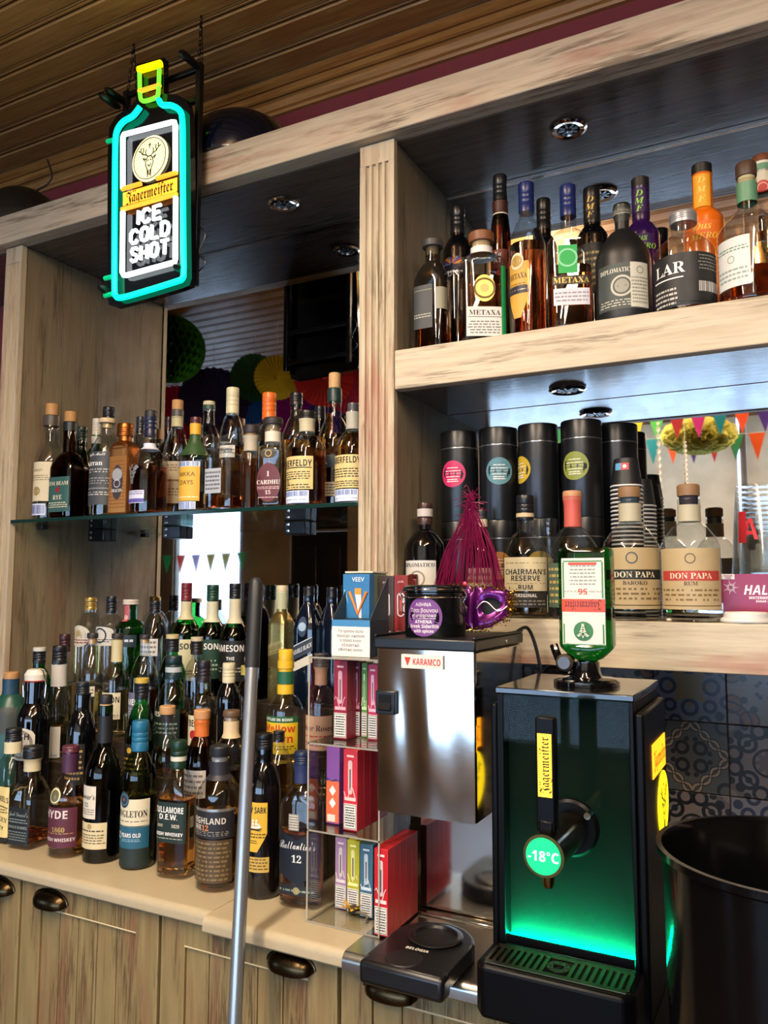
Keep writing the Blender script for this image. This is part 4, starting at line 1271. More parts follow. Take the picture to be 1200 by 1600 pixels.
bottle(SB, 'squat clear bottle with wide black wraparound label and silver cap', 1067, 335, 92, YU1 - .004, US, 402, 372, 352, 38, 41, liq=None, cap='#a8a8a8', capm=.5, group=UG,
       labs=[(396, 486, 1.4, '#0f0f10', [('LAR', 418, 18, WHT, 's', -.42, 1.9), ('=', 434, 2, WHT, 'b', -.5, .8), ('~4', 462, 30, '#b8b4ac', 'b', -.6, .7), ('~5', 412, 26, '#77746c', 'b', .95, .6), ('|', 450, 16, '#d8d4cc', 'b', .95, .6)])])
bottle(SB, 'orange ceramic bottle with yellow graffiti lettering', 1096, 260, 60, YU2 - .004, US, 350, 330, 328, 30, 30, glass='orange', cap='#d8640f', cap2='#17120e', group=UG,
       labs=[(266, 318, .42, '#e8a020', [('D', 275, 10, '#f4d060', 'i'), ('M', 290, 10, '#f4d060', 'i'), ('F', 305, 10, '#f4d060', 'i')], {'off': .002}), (346, 376, .9, '#e0690f', [('Dus', 354, 12, '#f4c040', 'i'), ('MERO', 370, 10, '#f4c040', 'i', .1)])])
bottle(SB, 'big round clear bottle with white label, green neck wrap and wooden stopper', 1165, 257, 92, YU1 - .002, US, 372, 332, 286, 30, 31, liq='red', lvl=430, cap='#4a3426', capk='tcork', cap2='#b9ab7c', group=UG, neck=((290, 320, '#5c8a68'),),
       labs=[(368, 446, .62, '#d3d3cc', [('~2', 386, 9, '#5a8a6a'), ('O', 402, 12, '#7a9a84'), ('~3', 426, 22, '#8a9a90')], {'dx': -.55})])
bottle(SB, 'clear bottle with wooden stopper and neck strip bearing a red seal', 1190, 246, 60, YU2, US, 330, 304, 268, 28, 31, liq='gold', lvl=372, cap='#6a3a20', capk='tcork', group=UG, neck=((258, 304, '#cfcab4'), (262, 274, '#5c8a68')),
       labs=[(276, 298, .36, '#b8423c', [('O', 287, 15, '#e0b0a8')], {'k': 'round', 'off': .002})])

# ---- lower wooden shelf
LG = 'rum bottles on the lower wooden shelf'
YL1, YL2 = 1.632, 1.735
bottle(RB, 'black rum bottle with white portrait label beside the middle post', 664, 787, 60, YL1 + .01, LS, 856, 828, 820, 21, 24, glass='black', cap='#3a2420', group=LG, neck=((796, 808, '#b9b0a8'),),
       labs=[(876, 950, 1.0, '#cdcac4', [('DIPLOMATICO', 883, 6, '#2a2a2a', 's'), ('O', 905, 26, '#888480'), ('~5', 930, 24, '#6a6a68')])])
bottle(RB, 'dark brown bottle behind the magenta feather plume', 752, 797, 46, YL1 + .014, LS, 866, 842, 824, 18, 17, glass='brown', liq='dark', lvl=850, cap='#2a2a2c', group=LG, neck=((812, 824, '#c8c0a0'),), labs=[(888, 930, 1.1, '#8a7a6a', [('~3', 908, 30, '#4a3c30')])])
bottle(RB, 'clear rum bottle with cream three-word label and ribbed black cap', 820, 775, 70, YL1 + .004, LS, 870, 832, 812, 26, 27, liq='gold', lvl=930, rot=.28, cap='#16161a', group=LG, neck=((803, 809, '#c8b088'),),
       labs=[(871, 924, 1.15, '#cbbd96', [('~1', 880, 4, '#9a8a60'), ("CHAIRMAN'S", 894, 8, '#1c1c1c', 'b', 0, 1.8), ('RESERVE', 904, 8, '#1c1c1c', 'b', 0, 1.5), ('~1', 912, 3, '#9a8a60'), ('RUM', 918, 7, '#1c1c1c', 'b', 0, .8)]), (926, 950, 1.1, '#2c2822', [('ORIGINAL', 931, 5, WHT, 'b'), ('~2', 942, 10, '#8a8478')])])
bottle(RB, 'clear bottle with coral neck seal behind the upturned green bottle', 894, 768, 78, YL1, LS, 866, 824, 786, 26, 30, liq=None, cap='#b08058', capk='tcork', group=LG, neck=((777, 824, '#bf5648'),), labs=[(880, 950, 1.1, '#4a5a4a', [('~6', 915, 60, '#b09a5a')])])
LBL = [('O', 866, 22, '#6a5a38'), ('~1', 878, 6, '#8a7a50')]
bottle(RB, 'squat rum bottle with tan engraved label and black name band', 983, 762, 88, YL1 - .002, LS, 862, 820, 784, 34, 34, liq='dark', lvl=968, rot=.2, cap='#8a6844', capk='tcork', cap2='#2e4450', group=LG, neck=((788, 816, '#b0a88c'),),
       labs=[(856, 952, 1.25, '#a8946a', [('O', 872, 18, '#3a4a4a'), ('=', 898, 15, '#17150f', 'b', .1, 1.75), ('DON PAPA', 898, 9, '#d8cfae', 's', .1, 1.55), ('BAROKO', 911, 6, '#3a2c14', 's', .1), ('~3', 928, 22, '#6a5430'), ('=', 946, 1.5, '#5a4624')])])
bottle(RB, 'squat rum bottle with tan engraved label and red name band', 1075, 758, 88, YL1 - .006, LS, 858, 818, 782, 34, 34, liq='dark', lvl=970, rot=.1, cap='#8a6844', capk='tcork', cap2='#2a2430', group=LG, neck=((790, 816, '#b0a88c'),),
       labs=[(857, 953, 1.25, '#b29d74', [('O', 873, 16, '#5a4a2c'), ('=', 900, 15, '#b03c34', 'b', 0, 1.75), ('DON PAPA', 900, 9, '#e8d8b8', 's', 0, 1.5), ('RUM', 912, 6, '#4a3418', 's', 0), ('~3', 930, 22, '#7a6238'), ('=', 947, 1.5, '#6a5430')])])


# ---- printed pictures on two labels


def wrap_print(start, name, polys, zc, dx, extra=0.0022):
    for o in list(COL.objects):
        if o.type == 'EMPTY' and str(o.get('label', '')).startswith(start):
            Rb = max(v.co.x for v in next(c for c in o.children if c.name.startswith('glass_body')).data.vertices)
            z_ = zc - o.location.z
            by = {}
            for col, pts in polys:
                mb = by.setdefault(col, MB())
                mb.add([((Rb + extra) * math.cos((u + dx) / Rb - math.pi / 2), (Rb + extra) * math.sin((u + dx) / Rb - math.pi / 2), z_ + v) for u, v in pts], [tuple(range(len(pts)))])
            for col, mb in by.items():
                mk(name, mb, mat(col, 0.5), o, smooth=False)


k = 0.001
ship = [('#3a3020', [(-14 * k, -9 * k), (-12 * k, -12 * k), (10 * k, -12 * k), (16 * k, -7 * k), (8 * k, -9 * k)])]
for x in (-9, -2, 5):
    for q in range(3):
        w_ = 3.6 - q * .7
        ship.append(('#e8e2cc', [((x - w_) * k, (-7.5 + q * 6) * k), ((x + w_) * k, (-7.5 + q * 6) * k), ((x + w_ * .75) * k, (-2.5 + q * 6) * k), ((x - w_ * .9) * k, (-2.5 + q * 6) * k)]))
ship.append(('#e8e2cc', [(8 * k, -7 * k), (15 * k, -6 * k), (8.5 * k, 4 * k)]))
wrap_print('glossy black bottle with yellow shield', 'ship_print', ship, atY(414, 1291, 1.31).z, 0.004)
rays = []
for q in range(15):
    a = math.radians(8 + 164 * q / 14)
    L_ = 0.026 * (0.65 + 0.35 * abs(math.cos(a)))
    c_ = ['#c8701c', '#d8a040', '#a83018', '#3c4a98', '#8a8ab8'][q % 5]
    rays.append((c_, [(0.003 * math.cos(a - .4), 0.003 * math.sin(a - .4)), (L_ * math.cos(a - .045), L_ * math.sin(a - .045)), (L_ * math.cos(a + .045), L_ * math.sin(a + .045)), (0.003 * math.cos(a + .4), 0.003 * math.sin(a + .4))]))
wrap_print('black bottle with fanned coloured wings', 'wing_print', rays, atY(713, 414, 1.71).z, 0.0, 0.0028)


def atX(x, y, X):
    r = ray(x, y)
    return CAM + r * (X / r.x)


def atZ(x, y, Z):
    r = ray(x, y)
    return CAM + r * ((Z - CAM.z) / r.z)


def spline(pts, n=6):
    "smooth curve through points"
    P = [Vector(p) for p in pts]
    out = []
    for i in range(len(P) - 1):
        p0, p1, p2, p3 = P[max(0, i - 1)], P[i], P[i + 1], P[min(len(P) - 1, i + 2)]
        for k in range(n):
            t = k / n
            out.append(0.5 * ((2 * p1) + (p2 - p0) * t + (2 * p0 - 5 * p1 + 4 * p2 - p3) * t * t + (3 * p1 - p0 - 3 * p2 + p3) * t ** 3))
    out.append(P[-1])
    return out


def flat_text(mb, t, st, h, place, maxw=None, squeeze=1.0):
    "lettering laid on a flat face; place maps (u, v) to a point"
    vs, fs, w = text2d(t, st, h, maxw, squeeze)
    mb.add([place(a, b) for a, b in vs], fs)


STAG = [[(-.10, -.95), (-.13, -.55), (-.26, -.25), (-.20, -.02), (-.10, .10), (0, .13), (.10, .10), (.20, -.02), (.26, -.25), (.13, -.55), (.10, -.95)],
        [(-.10, -.30), (0, -.42), (.10, -.30)], [(-.06, -.05), (-.12, -.12)], [(.06, -.05), (.12, -.12)], [(-.24, .0), (-.42, .08), (-.30, -.08)], [(.24, .0), (.42, .08), (.30, -.08)],
        [(-.10, .12), (-.22, .22), (-.46, .30), (-.58, .46), (-.56, .66)], [(.10, .12), (.22, .22), (.46, .30), (.58, .46), (.56, .66)],
        [(-.46, .30), (-.40, .48), (-.42, .62)], [(.46, .30), (.40, .48), (.42, .62)], [(-.22, .22), (-.26, .38), (-.22, .50)], [(.22, .22), (.26, .38), (.22, .50)],
        [(-.58, .46), (-.72, .52)], [(.58, .46), (.72, .52)], [(0, .52), (0, .80)], [(-.07, .70), (.07, .70)], [(-.06, -.60), (-.04, -.85)], [(.06, -.60), (.04, -.85)]]


def stag_mesh(place, R, wd=0.035):
    mb = MB()
    for st in STAG:
        for a, b in zip(st, st[1:]):
            d = Vector((b[0] - a[0], b[1] - a[1]))
            n = Vector((-d.y, d.x)).normalized() * wd
            e = d.normalized() * wd * 0.5
            q = [(a[0] + n.x - e.x, a[1] + n.y - e.y), (a[0] - n.x - e.x, a[1] - n.y - e.y), (b[0] - n.x + e.x, b[1] - n.y + e.y), (b[0] + n.x + e.x, b[1] + n.y + e.y)]
            mb.add([place(u * R, v * R) for u, v in q], [(0, 1, 2, 3)])
    return mb


JM = 'J\u0308agermeif ter'.replace(' ', '')

# silver stag head on the banded-stopper bottle
for o in list(COL.objects):
    if o.type == 'EMPTY' and str(o.get('label', '')).startswith('clear bottle with silver stag head'):
        z0 = atY(236, 737, 1.58).z - o.location.z
        Rb = next(c for c in o.children if c.name.startswith('glass_body')).dimensions.x / 2

        def pl(u, v):
            th = (u - 0.012) / Rb - math.pi / 2
            return ((Rb + 0.002) * math.cos(th), (Rb + 0.002) * math.sin(th), z0 + v)
        mk('stag_emblem', stag_mesh(pl, 0.030, 0.07), mat('#d4d2cc', 0.3, 0.8), o, smooth=False)

# ------------------------------------------------------------------ neon sign
YN = 1.445
sg = thing('neon_sign', 'lit bottle-shaped neon bar sign hanging on chains from the ceiling', 'neon sign')


def sp(x, y, Y=YN):
    return atY(x, y, Y)


def neon(name, pts, r, col, e, closed=False, smooth=True, Y=YN):
    P = [sp(x, y, Y) for x, y in pts]
    return mk(name, MB().tube(spline(P) if smooth else P, r, 10, closed), mat(col, 0.4, emit=e), sg)


TEAL = (0.0, 0.9, 0.46)
outl = [(219, 167), (208, 181), (192, 191), (182, 208), (180, 240), (179.5, 300), (179, 380), (179, 450), (181, 462), (190, 465), (230, 454), (275, 440), (284, 436), (287, 426),
        (286.5, 380), (286, 300), (285.5, 230), (285, 190), (281, 173), (268, 165), (254, 164), (248, 156)]
neon('outline_tube', outl, 0.0075, TEAL, 1.5)
neon('neck_tube', [(218, 114), (219, 148), (222, 157), (231, 157), (242, 153), (247, 147), (249, 108)], 0.0055, (0.16, 1.0, 0.03), 1.0)
neon('cap_tube', [(217, 109.5), (251, 99.5)], 0.0095, (1.0, 0.86, 0.0), 1.1, smooth=False)
neon('collar_tube', [(217, 143), (250, 133)], 0.006, (1.0, 0.36, 0.02), 1.0, smooth=False)
WN = (0.92, 0.97, 1.0)
neon('border_tube', [(192, 296), (192, 214), (194, 210), (198, 209), (268, 191), (273, 191), (274, 196), (274, 268)], 0.0066, WN, 2.2, smooth=False)
neon('border_tube', [(192, 331), (191, 426), (193, 430), (198, 430), (268, 411), (273, 409), (274, 404), (274.5, 308)], 0.0066, WN, 2.2, smooth=False)
OR = (1.0, 0.30, 0.02)
neon('banner_tube', [(190.5, 295.5), (220, 287)], 0.006, OR, 1.0, smooth=False)
neon('banner_tube', [(245, 279), (276, 269.5)], 0.006, OR, 1.0, smooth=False)
neon('banner_tube', [(190.5, 327.5), (276, 303)], 0.006, OR, 1.0, smooth=False)
# banner plate and its lettering
c = [sp(*q, YN + 0.004) for q in ((192, 301.5), (277, 277), (277, 298.5), (192, 322))]
bn = mk('banner_plate', MB().add(c, [(0, 3, 2, 1)]), mat((1.0, 0.42, 0.03), 0.5, emit=0.8), sg, smooth=False)
bc = (c[0] + c[1] + c[2] + c[3]) / 4
bx_, bz_ = (c[1] + c[2] - c[0] - c[3]) / 2, (c[0] - c[3])
mb = MB()
flat_text(mb, JM, 'f', 0.030, lambda u, v: (bc.x + u, YN + 0.0025, bc.z + v), bx_.length * 0.86)
mk('lettering', mb, mat('#1a0a02', 0.6), bn, smooth=False)
# emblem
ec = sp(234, 247.5, YN + 0.006)
er = 0.060
dsk = mk('emblem_disc', MB().lathe([(er, 0.0), (er, 0.003), (er * 0.98, 0.004)], (ec.x, ec.y, ec.z), 40, 'y'), mat((1.0, 0.90, 0.42), 0.5, emit=0.75), sg)
mb = MB()
mb.tube([(ec.x + er * 0.9 * math.cos(a * math.pi / 20), ec.y - 0.001, ec.z + er * 0.9 * math.sin(a * math.pi / 20)) for a in range(40)], 0.0011, 6, True)
mk('emblem_ring', mb, mat('#3a2c02', 0.6), dsk)
mk('stag_emblem', stag_mesh(lambda u, v: (ec.x + u, ec.y - 0.0015, ec.z + v), er * 0.86, 0.03), mat('#231a02', 0.6), dsk, smooth=False)
mb = MB()
for q in range(24):
    a = q * math.pi / 12 + 0.13
    mb.add([(ec.x + er * k * math.cos(a + d), ec.y - 0.0012, ec.z + er * k * math.sin(a + d)) for k, d in ((.45, -.008), (.45, .008), (.84, .012), (.84, -.012))], [(0, 1, 2, 3)])
mk('emblem_rays', mb, mat('#a88a20', 0.6), dsk, smooth=False)
# letters of bent tube
GLY = {'I': [[(0, 1), (0, 0)]], 'C': [[(.62, .80), (.45, .98), (.2, .98), (0, .75), (0, .25), (.2, .02), (.45, .02), (.62, .2)]], 'E': [[(.58, 1), (0, 1), (0, 0), (.58, 0)], [(0, .52), (.46, .52)]],
       'O': [[(.32, 1), (.08, .9), (0, .6), (0, .4), (.08, .1), (.32, 0), (.56, .1), (.64, .4), (.64, .6), (.56, .9), (.32, 1)]], 'L': [[(0, 1), (0, 0), (.55, 0)]],
       'D': [[(0, 1), (0, 0), (.3, 0), (.55, .15), (.62, .5), (.55, .85), (.3, 1), (0, 1)]], 'S': [[(.58, .84), (.42, .99), (.16, .99), (.02, .78), (.14, .58), (.44, .46), (.58, .26), (.44, .03), (.16, .02), (0, .17)]],
       'H': [[(0, 1), (0, 0)], [(.6, 1), (.6, 0)], [(0, .5), (.6, .5)]], 'T': [[(0, 1), (.64, 1)], [(.32, 1), (.32, 0)]]}
ADV = {'I': .0, 'C': .62, 'E': .58, 'O': .64, 'L': .55, 'D': .62, 'S': .58, 'H': .60, 'T': .64}
for wd_, cy_, hpx, wpx in (('ICE', 335, 21, 40), ('COLD', 363.5, 21.5, 68), ('SHOT', 392, 21.5, 66)):
    cc = sp(233.5, cy_)
    hh = hpx * pxm(233, cy_, YN)
    gap = 0.34
    tot = sum(ADV[ch] for ch in wd_) + gap * (len(wd_) - 1)
    ww = wpx * pxm(233, cy_, YN) * 1.16
    kx = ww / tot
    xx = -tot / 2
    for ch in wd_:
        mb = MB()
        for st in GLY[ch]:
            mb.tube([(cc.x + (xx + u) * kx, YN, cc.z + (v - .5) * hh) for u, v in st], 0.0047, 8)
        mk('letter_tube', mb, mat(WN, 0.4, emit=1.8), sg)
        xx += ADV[ch] + gap
# dark backing plate in the bottle's outline, and the hanging frame behind it
bc0 = sp(233, 315, YN + 0.012)
bk = []
for x, y in outl:
    q = sp(x, y, YN + 0.012)
    bk.append((bc0.x + (q.x - bc0.x) * 1.22, bc0.z + (q.z - bc0.z) * 1.10 + 0.002))
mk('backing_plate', MB().prism(bk, YN + 0.012, YN + 0.030, 'xz'), mat('#0a0c10', 0.12, spec=0.6), sg, smooth=False, recalc=True)
nb = [(sp(x, y, YN + 0.012).x, sp(x, y, YN + 0.012).z) for x, y in ((213, 101), (256, 90), (256, 172), (213, 172))]
mk('neck_plate', MB().prism(nb, YN + 0.0115, YN + 0.0295, 'xz'), mat('#0a0c10', 0.12, spec=0.6), sg, smooth=False, recalc=True)
FB = mat('#0b0d0e', 0.35)
YF = 1.500
fx0, fx1 = -1.572, -1.318
fz0, fz1 = 2.245, 2.835
for x in (fx0, fx1):
    mk('frame_rail', MB().box(x - 0.008, x + 0.008, YF - 0.008, YF + 0.008, fz0, fz1), FB, sg, bevel=0.002)
for z in (fz0 + 0.03, 2.38, 2.66, 2.74, fz1 - 0.012):
    mk('frame_rail', MB().box(fx0 + 0.009, fx1 - 0.009, YF - 0.006, YF + 0.006, z - 0.007, z + 0.007), FB, sg, bevel=0.002)
for x, z in ((fx0, 2.30), (fx1, 2.30), (fx0, 2.62), (fx1, 2.62)):
    mk('standoff', MB().lathe([(0.006, YN + 0.0305), (0.006, YF)], (x * 0.94 - 0.085, 0, z), 10, 'y'), FB, sg)
for x, y, z in ((fx0, YF, 2.80), (fx0, YF - 0.02, 2.775), (fx1, YF, 2.822), (fx0, YF, 2.262), (fx1, YF, 2.270)):
    mk('tube_holder', MB().lathe([(0.005, -0.07), (0.010, -0.06), (0.010, -0.012), (0.005, 0.0)], (x, y - 0.005, z), 12, 'y'), FB, sg)
for x, y in ((176, 219), (172, 433), (172, 460)):
    q0 = sp(x - 8, y + 2, YN + 0.01)
    mk('tube_end', MB().tube([q0, sp(x + 4, y - 1, YN + 0.004)], 0.006, 10), mat((0.0, 0.45, 0.18), 0.3, emit=0.5), sg)
mk('sign_cable', MB().tube(spline([(fx1 + 0.01, YF, 2.40), (fx1 + 0.03, YF, 2.37), (fx1 + 0.012, YF, 2.33), (fx1 + 0.032, YF, 2.30), (fx1 + 0.01, YF, 2.28)]), 0.0022, 6), FB, sg)


def chain(x, z0, z1, dx):
    mb = MB()
    n = int((z1 - z0) / 0.011)
    for i in range(n):
        u = i / (n - 1)
        cx, cz = x + dx * (1 - u), z0 + (z1 - z0) * u
        pts = []
        for q in range(10):
            a = q * math.pi / 5
            h, w_ = 0.0078 * math.sin(a), 0.0036 * math.cos(a)
            pts.append((cx + (w_ if i % 2 else 0), YF + (0 if i % 2 else w_), cz + h))
        mb.tube(pts, 0.0011, 5, True)
    return mb


for x, dxs in ((fx0 + 0.018, (-0.016, 0.016)), (fx1, (-0.006, 0.006))):
    for dx in dxs:
        mk('chain', chain(x, fz1 if x < -1.5 else fz1 - 0.005, ZC - 0.012, dx), mat('#3a3028', 0.35, 0.9), sg)
    mk('ceiling_hook', MB().tube([(x, YF, ZC - 0.002), (x, YF, ZC - 0.008), (x + 0.005, YF, ZC - 0.014), (x, YF, ZC - 0.02), (x - 0.005, YF, ZC - 0.014)], 0.0018, 6), mat('#3a3028', 0.35, 0.9), sg)

# ------------------------------------------------------------------ steel dispenser box on its column
kx0, kx1, ky0, ky1, kz0, kz1 = -0.667, -0.483, 1.250, 1.500, 1.112, 1.389
kd = thing('steel_dispenser', 'stainless steel box dispenser with black lid, rocker switch and small brand sticker', 'dispenser')


def brushed():
    m = bpy.data.materials.new('brushed_steel')
    nt, ns, ln, b = nodes_of(m)
    b.inputs['Metallic'].default_value = 1.0
    b.inputs['Base Color'].default_value = (0.58, 0.54, 0.48, 1)
    tc = ns.new('ShaderNodeTexCoord')
    mp = ns.new('ShaderNodeMapping')
    mp.inputs['Scale'].default_value = (40, 40, 900)
    n = ns.new('ShaderNodeTexNoise')
    n.inputs['Scale'].default_value = 1
    ln.new(tc.outputs['Object'], mp.inputs['Vector'])
    ln.new(mp.outputs['Vector'], n.inputs['Vector'])
    mr_ = ns.new('ShaderNodeMapRange')
    mr_.inputs['To Min'].default_value = 0.07
    mr_.inputs['To Max'].default_value = 0.14
    ln.new(n.outputs['Fac'], mr_.inputs['Value'])
    ln.new(mr_.outputs['Result'], b.inputs['Roughness'])
    return m


BRUSH = brushed()
kw, kh = kx1 - kx0, kz1 - kz0
mk('case', MB().box(kx0, kx1, ky0 + 0.004, ky1, kz0, kz1), BRUSH, kd, bevel=0.004)
mk('front_sheet', MB().sheet(lambda u, v: (kx0 + 0.003 + (kw - 0.006) * u, ky0 + 0.0035 - 0.0022 * (1 - (2 * u - 1) ** 2) - 0.0013 * math.sin(13.0 * u + 1.2 * v) * (1 - (2 * v - 1) ** 2) * math.sin(math.pi * u), kz0 + kh * v), 40, 40), BRUSH, kd)
mk('lid', MB().box(kx0 - 0.003, kx1 + 0.003, ky0 - 0.004, ky1 + 0.003, kz1 + 0.0005, kz1 + 0.020), M_BLACKP, kd, bevel=0.003)
for a in ((kx0 - 0.003, kx0 + 0.003, ky0 - 0.004, ky1 + 0.003), (kx1 - 0.003, kx1 + 0.003, ky0 - 0.004, ky1 + 0.003)):
    mk('lid_rim', MB().box(*a, kz1 + 0.020, kz1 + 0.025), M_BLACKP, kd, bevel=0.002)
mk('lid_screw', MB().lathe([(0.003, 0), (0.003, 0.0015)], (kx1 + 0.003, 1.40, kz1 + 0.010), 10, 'x'), M_CHROME, kd)
mk('column', MB().box(kx0 + 0.004, kx1 - 0.004, 1.420, ky1, CT + 0.0066, kz0 - 0.0005), BRUSH, kd, bevel=0.003)
mk('foot_plate', MB().box(kx0 + 0.001, kx1 - 0.001, 1.40, ky1 + 0.002, CT + 0.0006, CT + 0.006), BRUSH, kd, bevel=0.001)
a, b_ = atY(589, 1078, ky0 - 0.002), atY(619, 1117, ky0 - 0.002)
sw = mk('switch_frame', MB().box(a.x, b_.x, ky0 - 0.008, ky0 + 0.002, b_.z, a.z), M_BLACKP, kd, bevel=0.002)
mk('switch_rocker', MB().prism([(ky0 - 0.008, b_.z + 0.006), (ky0 - 0.014, b_.z + 0.009), (ky0 - 0.009, (a.z + b_.z) / 2), (ky0 - 0.010, a.z - 0.006), (ky0 - 0.004, a.z - 0.006), (ky0 - 0.004, b_.z + 0.006)], a.x + 0.007, b_.x - 0.007, 'yz'), mat('#151517', 0.2), sw, smooth=False, recalc=True)
a, b_ = atY(627, 1022, ky0 - 0.003), atY(692, 1047, ky0 - 0.003)
st = mk('sticker', MB().box(a.x, b_.x, ky0 - 0.0030, ky0 + 0.002, b_.z, a.z), mat('#cfc8bc', 0.45), kd)
cz, cx = (a.z + b_.z) / 2, (a.x + b_.x) / 2
mb = MB()
flat_text(mb, 'KARAMCO', 'b', 0.0105, lambda u, v: (cx + 0.009 + u, ky0 - 0.0034, cz + v), (b_.x - a.x) * 0.66)
mb.add([(a.x + 0.006, ky0 - 0.0034, cz + 0.007), (a.x + 0.018, ky0 - 0.0034, cz + 0.007), (a.x + 0.012, ky0 - 0.0034, cz - 0.008)], [(0, 2, 1)])
mk('lettering', mb, mat('#b8321c', 0.5), st, smooth=False)
mk('outlet_spout', MB().lathe([(0.020, kz0 - 0.001), (0.019, kz0 - 0.006), (0.013, kz0 - 0.010)], (-0.572, 1.300, 0), 24), mat('#b8c4c0', 0.4), kd)
mk('power_cord', MB().tube(spline([(-0.487, 1.49, 1.412), (-0.475, 1.515, 1.417), (-0.462, 1.525, 1.38), (-0.452, 1.525, 1.32), (-0.452, 1.52, 1.25), (-0.46, 1.52, 1.10), (-0.47, 1.52, CT + 0.006)]), 0.0035, 8), M_BLACKP, kd)

# ------------------------------------------------------------------ chilled shot machine
jx0, jx1, jy0, jy1 = -0.428, -0.222, 1.200, 1.415
jm = thing('shot_dispenser', 'black chilled shot machine with glowing green front, tap and lit orange signs', 'drinks machine')
DK = mat('#050506', 0.36, spec=0.12)
zb, zt = CT + 0.0006, 1.336
mk('rear_body', MB().box(jx0, jx1, 1.236, jy1, zb, zt - 0.004), DK, jm, bevel=0.003)
mk('side_cheek', MB().box(jx0 - 0.012, jx0 - 0.0005, jy0 + 0.004, jy1 - 0.01, zb, zt - 0.020), DK, jm, bevel=0.004)
mk('side_cheek', MB().box(jx1 + 0.0005, jx1 + 0.014, jy0 + 0.004, jy1 - 0.01, zb, zt - 0.020), DK, jm, bevel=0.004)
mk('top_plate', MB().box(jx0 - 0.002, jx1 + 0.002, jy0, jy1 + 0.004, zt - 0.0035, zt + 0.006), mat('#0d0e0f', 0.12, coat=0.4), jm, bevel=0.0015)
pz0 = 0.974
mk('front_frame', MB().box(jx0, jx0 + 0.010, jy0 + 0.002, 1.2355, zb, zt - 0.004), DK, jm, bevel=0.001)
mk('front_frame', MB().box(jx1 - 0.006, jx1, jy0 + 0.002, 1.2355, zb, zt - 0.004), DK, jm, bevel=0.001)
mk('front_frame', MB().box(jx0 + 0.0105, jx1 - 0.0065, jy0 + 0.002, 1.2355, zb, pz0 - 0.012), DK, jm, bevel=0.001)
mk('front_lip', MB().box(jx0 + 0.0105, jx1 - 0.0065, jy0 + 0.002, jy0 + 0.006, pz0 - 0.0115, pz0 + 0.001), DK, jm)
mk('light_panel', MB().box(jx0 + 0.0105, jx1 - 0.0065, 1.226, 1.2355, pz0 - 0.0115, zt - 0.005), mat('#1e2725', 0.6, spec=0.1), jm)
mk('led_strip', MB().box(jx0 + 0.012, jx1 - 0.008, 1.2085, 1.2225, pz0 - 0.010, pz0 - 0.004), mat((0.0, 1.0, 0.40), 0.5, emit=240.0), jm)
mk('front_glass', MB().box(jx0 + 0.0105, jx1 - 0.0065, jy0 + 0.0025, jy0 + 0.0055, pz0 + 0.0015, zt - 0.005), glassy((0.66, 0.70, 0.68), 0.0, 1.16), jm)
# drip tray
ty0, ty1, tz = 1.112, 1.199, 0.968
tr = mk('drip_tray', MB().prism([(jx0 - 0.008, ty1), (jx0 - 0.008, ty0 + 0.016), (jx0 + 0.004, ty0), (jx1 - 0.006, ty0), (jx1 + 0.008, ty0 + 0.016), (jx1 + 0.008, ty1)], zb + 0.002, tz - 0.004, 'xy'), DK, jm, smooth=False, bevel=0.006, seg=3, recalc=True)
gx0, gx1, gy0, gy1 = jx0 + 0.006, jx1 - 0.004, ty0 + 0.010, ty1 - 0.012
M_GR = mat('#8a8468', 0.3, 1.0)
gp = MB()
n = 20
wv = (gx1 - gx0) / n
gz = tz - 0.003
gp.box(gx0, gx1, gy0, gy0 + 0.009, gz, gz + 0.0015).box(gx0, gx1, gy1 - 0.009, gy1, gz, gz + 0.0015)
gr = mk('grille_frame', gp, M_GR, tr)
mid = (gx0 + gx1) / 2
for i in range(n + 1):
    x = gx0 + wv * i
    if abs(x - mid) < 0.017:
        continue
    mk('grille_bar', MB().box(x - 0.0026, x + 0.0026, gy0 + 0.009, gy1 - 0.009, gz, gz + 0.0015), M_GR, gr)
mk('drain_rose', MB().lathe([(0.008, gz), (0.008, gz + 0.0014), (0.0165, gz + 0.0014), (0.0165, gz)], (mid, (gy0 + gy1) / 2, 0), 24, caps=False), M_GR, gr)
for q in range(8):
    a = q * math.pi / 4
    mk('drain_hole', MB().lathe([(0.0022, gz + 0.0013), (0.0022, gz + 0.0019)], (mid + 0.0125 * math.cos(a), (gy0 + gy1) / 2 + 0.0125 * math.sin(a), 0), 10), mat('#050505', 0.8), gr)
mk('tray_well', MB().box(gx0, gx1, gy0, gy1, gz - 0.006, gz - 0.0015), mat('#040404', 0.6), tr)
# tap
fc = atY(893, 1292, jy0)
BR = mat('#7a6838', 0.22, 1.0)
TL_ = jy0 - atX(849, 1327, fc.x).y
tp = mk('tap_flange', MB().lathe([(0.041, 0.002), (0.041, -0.006), (0.037, -0.009), (0.028, -0.009)], (fc.x, jy0, fc.z), 36, 'y'), DK, jm)
mk('tap_barrel', MB().lathe([(0.022, -0.008), (0.022, -0.020), (0.026, -0.022), (0.026, 0.010 - TL_), (0.0275, 0.006 - TL_), (0.0275, -TL_)], (fc.x, jy0, fc.z), 36, 'y'), BR, jm)
dy = jy0 - TL_ - 0.0005
dm = mk('tap_badge', MB().lathe([(0.0235, 0.0), (0.0235, -0.001)], (fc.x, dy, fc.z), 32, 'y'), mat((0.0, 0.55, 0.20), 0.4, emit=0.25), jm)
mb = MB()
flat_text(mb, '-18\u00b0C', 'b', 0.0125, lambda u, v: (fc.x + u, dy - 0.0014, fc.z + v), 0.041)
mk('lettering', mb, mat('#e8fff0', 0.5, emit=1.0), dm, smooth=False)
mk('tap_nozzle', MB().lathe([(0.006, -0.046), (0.008, -0.040), (0.008, -0.024)], (fc.x, jy0 - TL_ + 0.022, fc.z), 18), BR, jm)
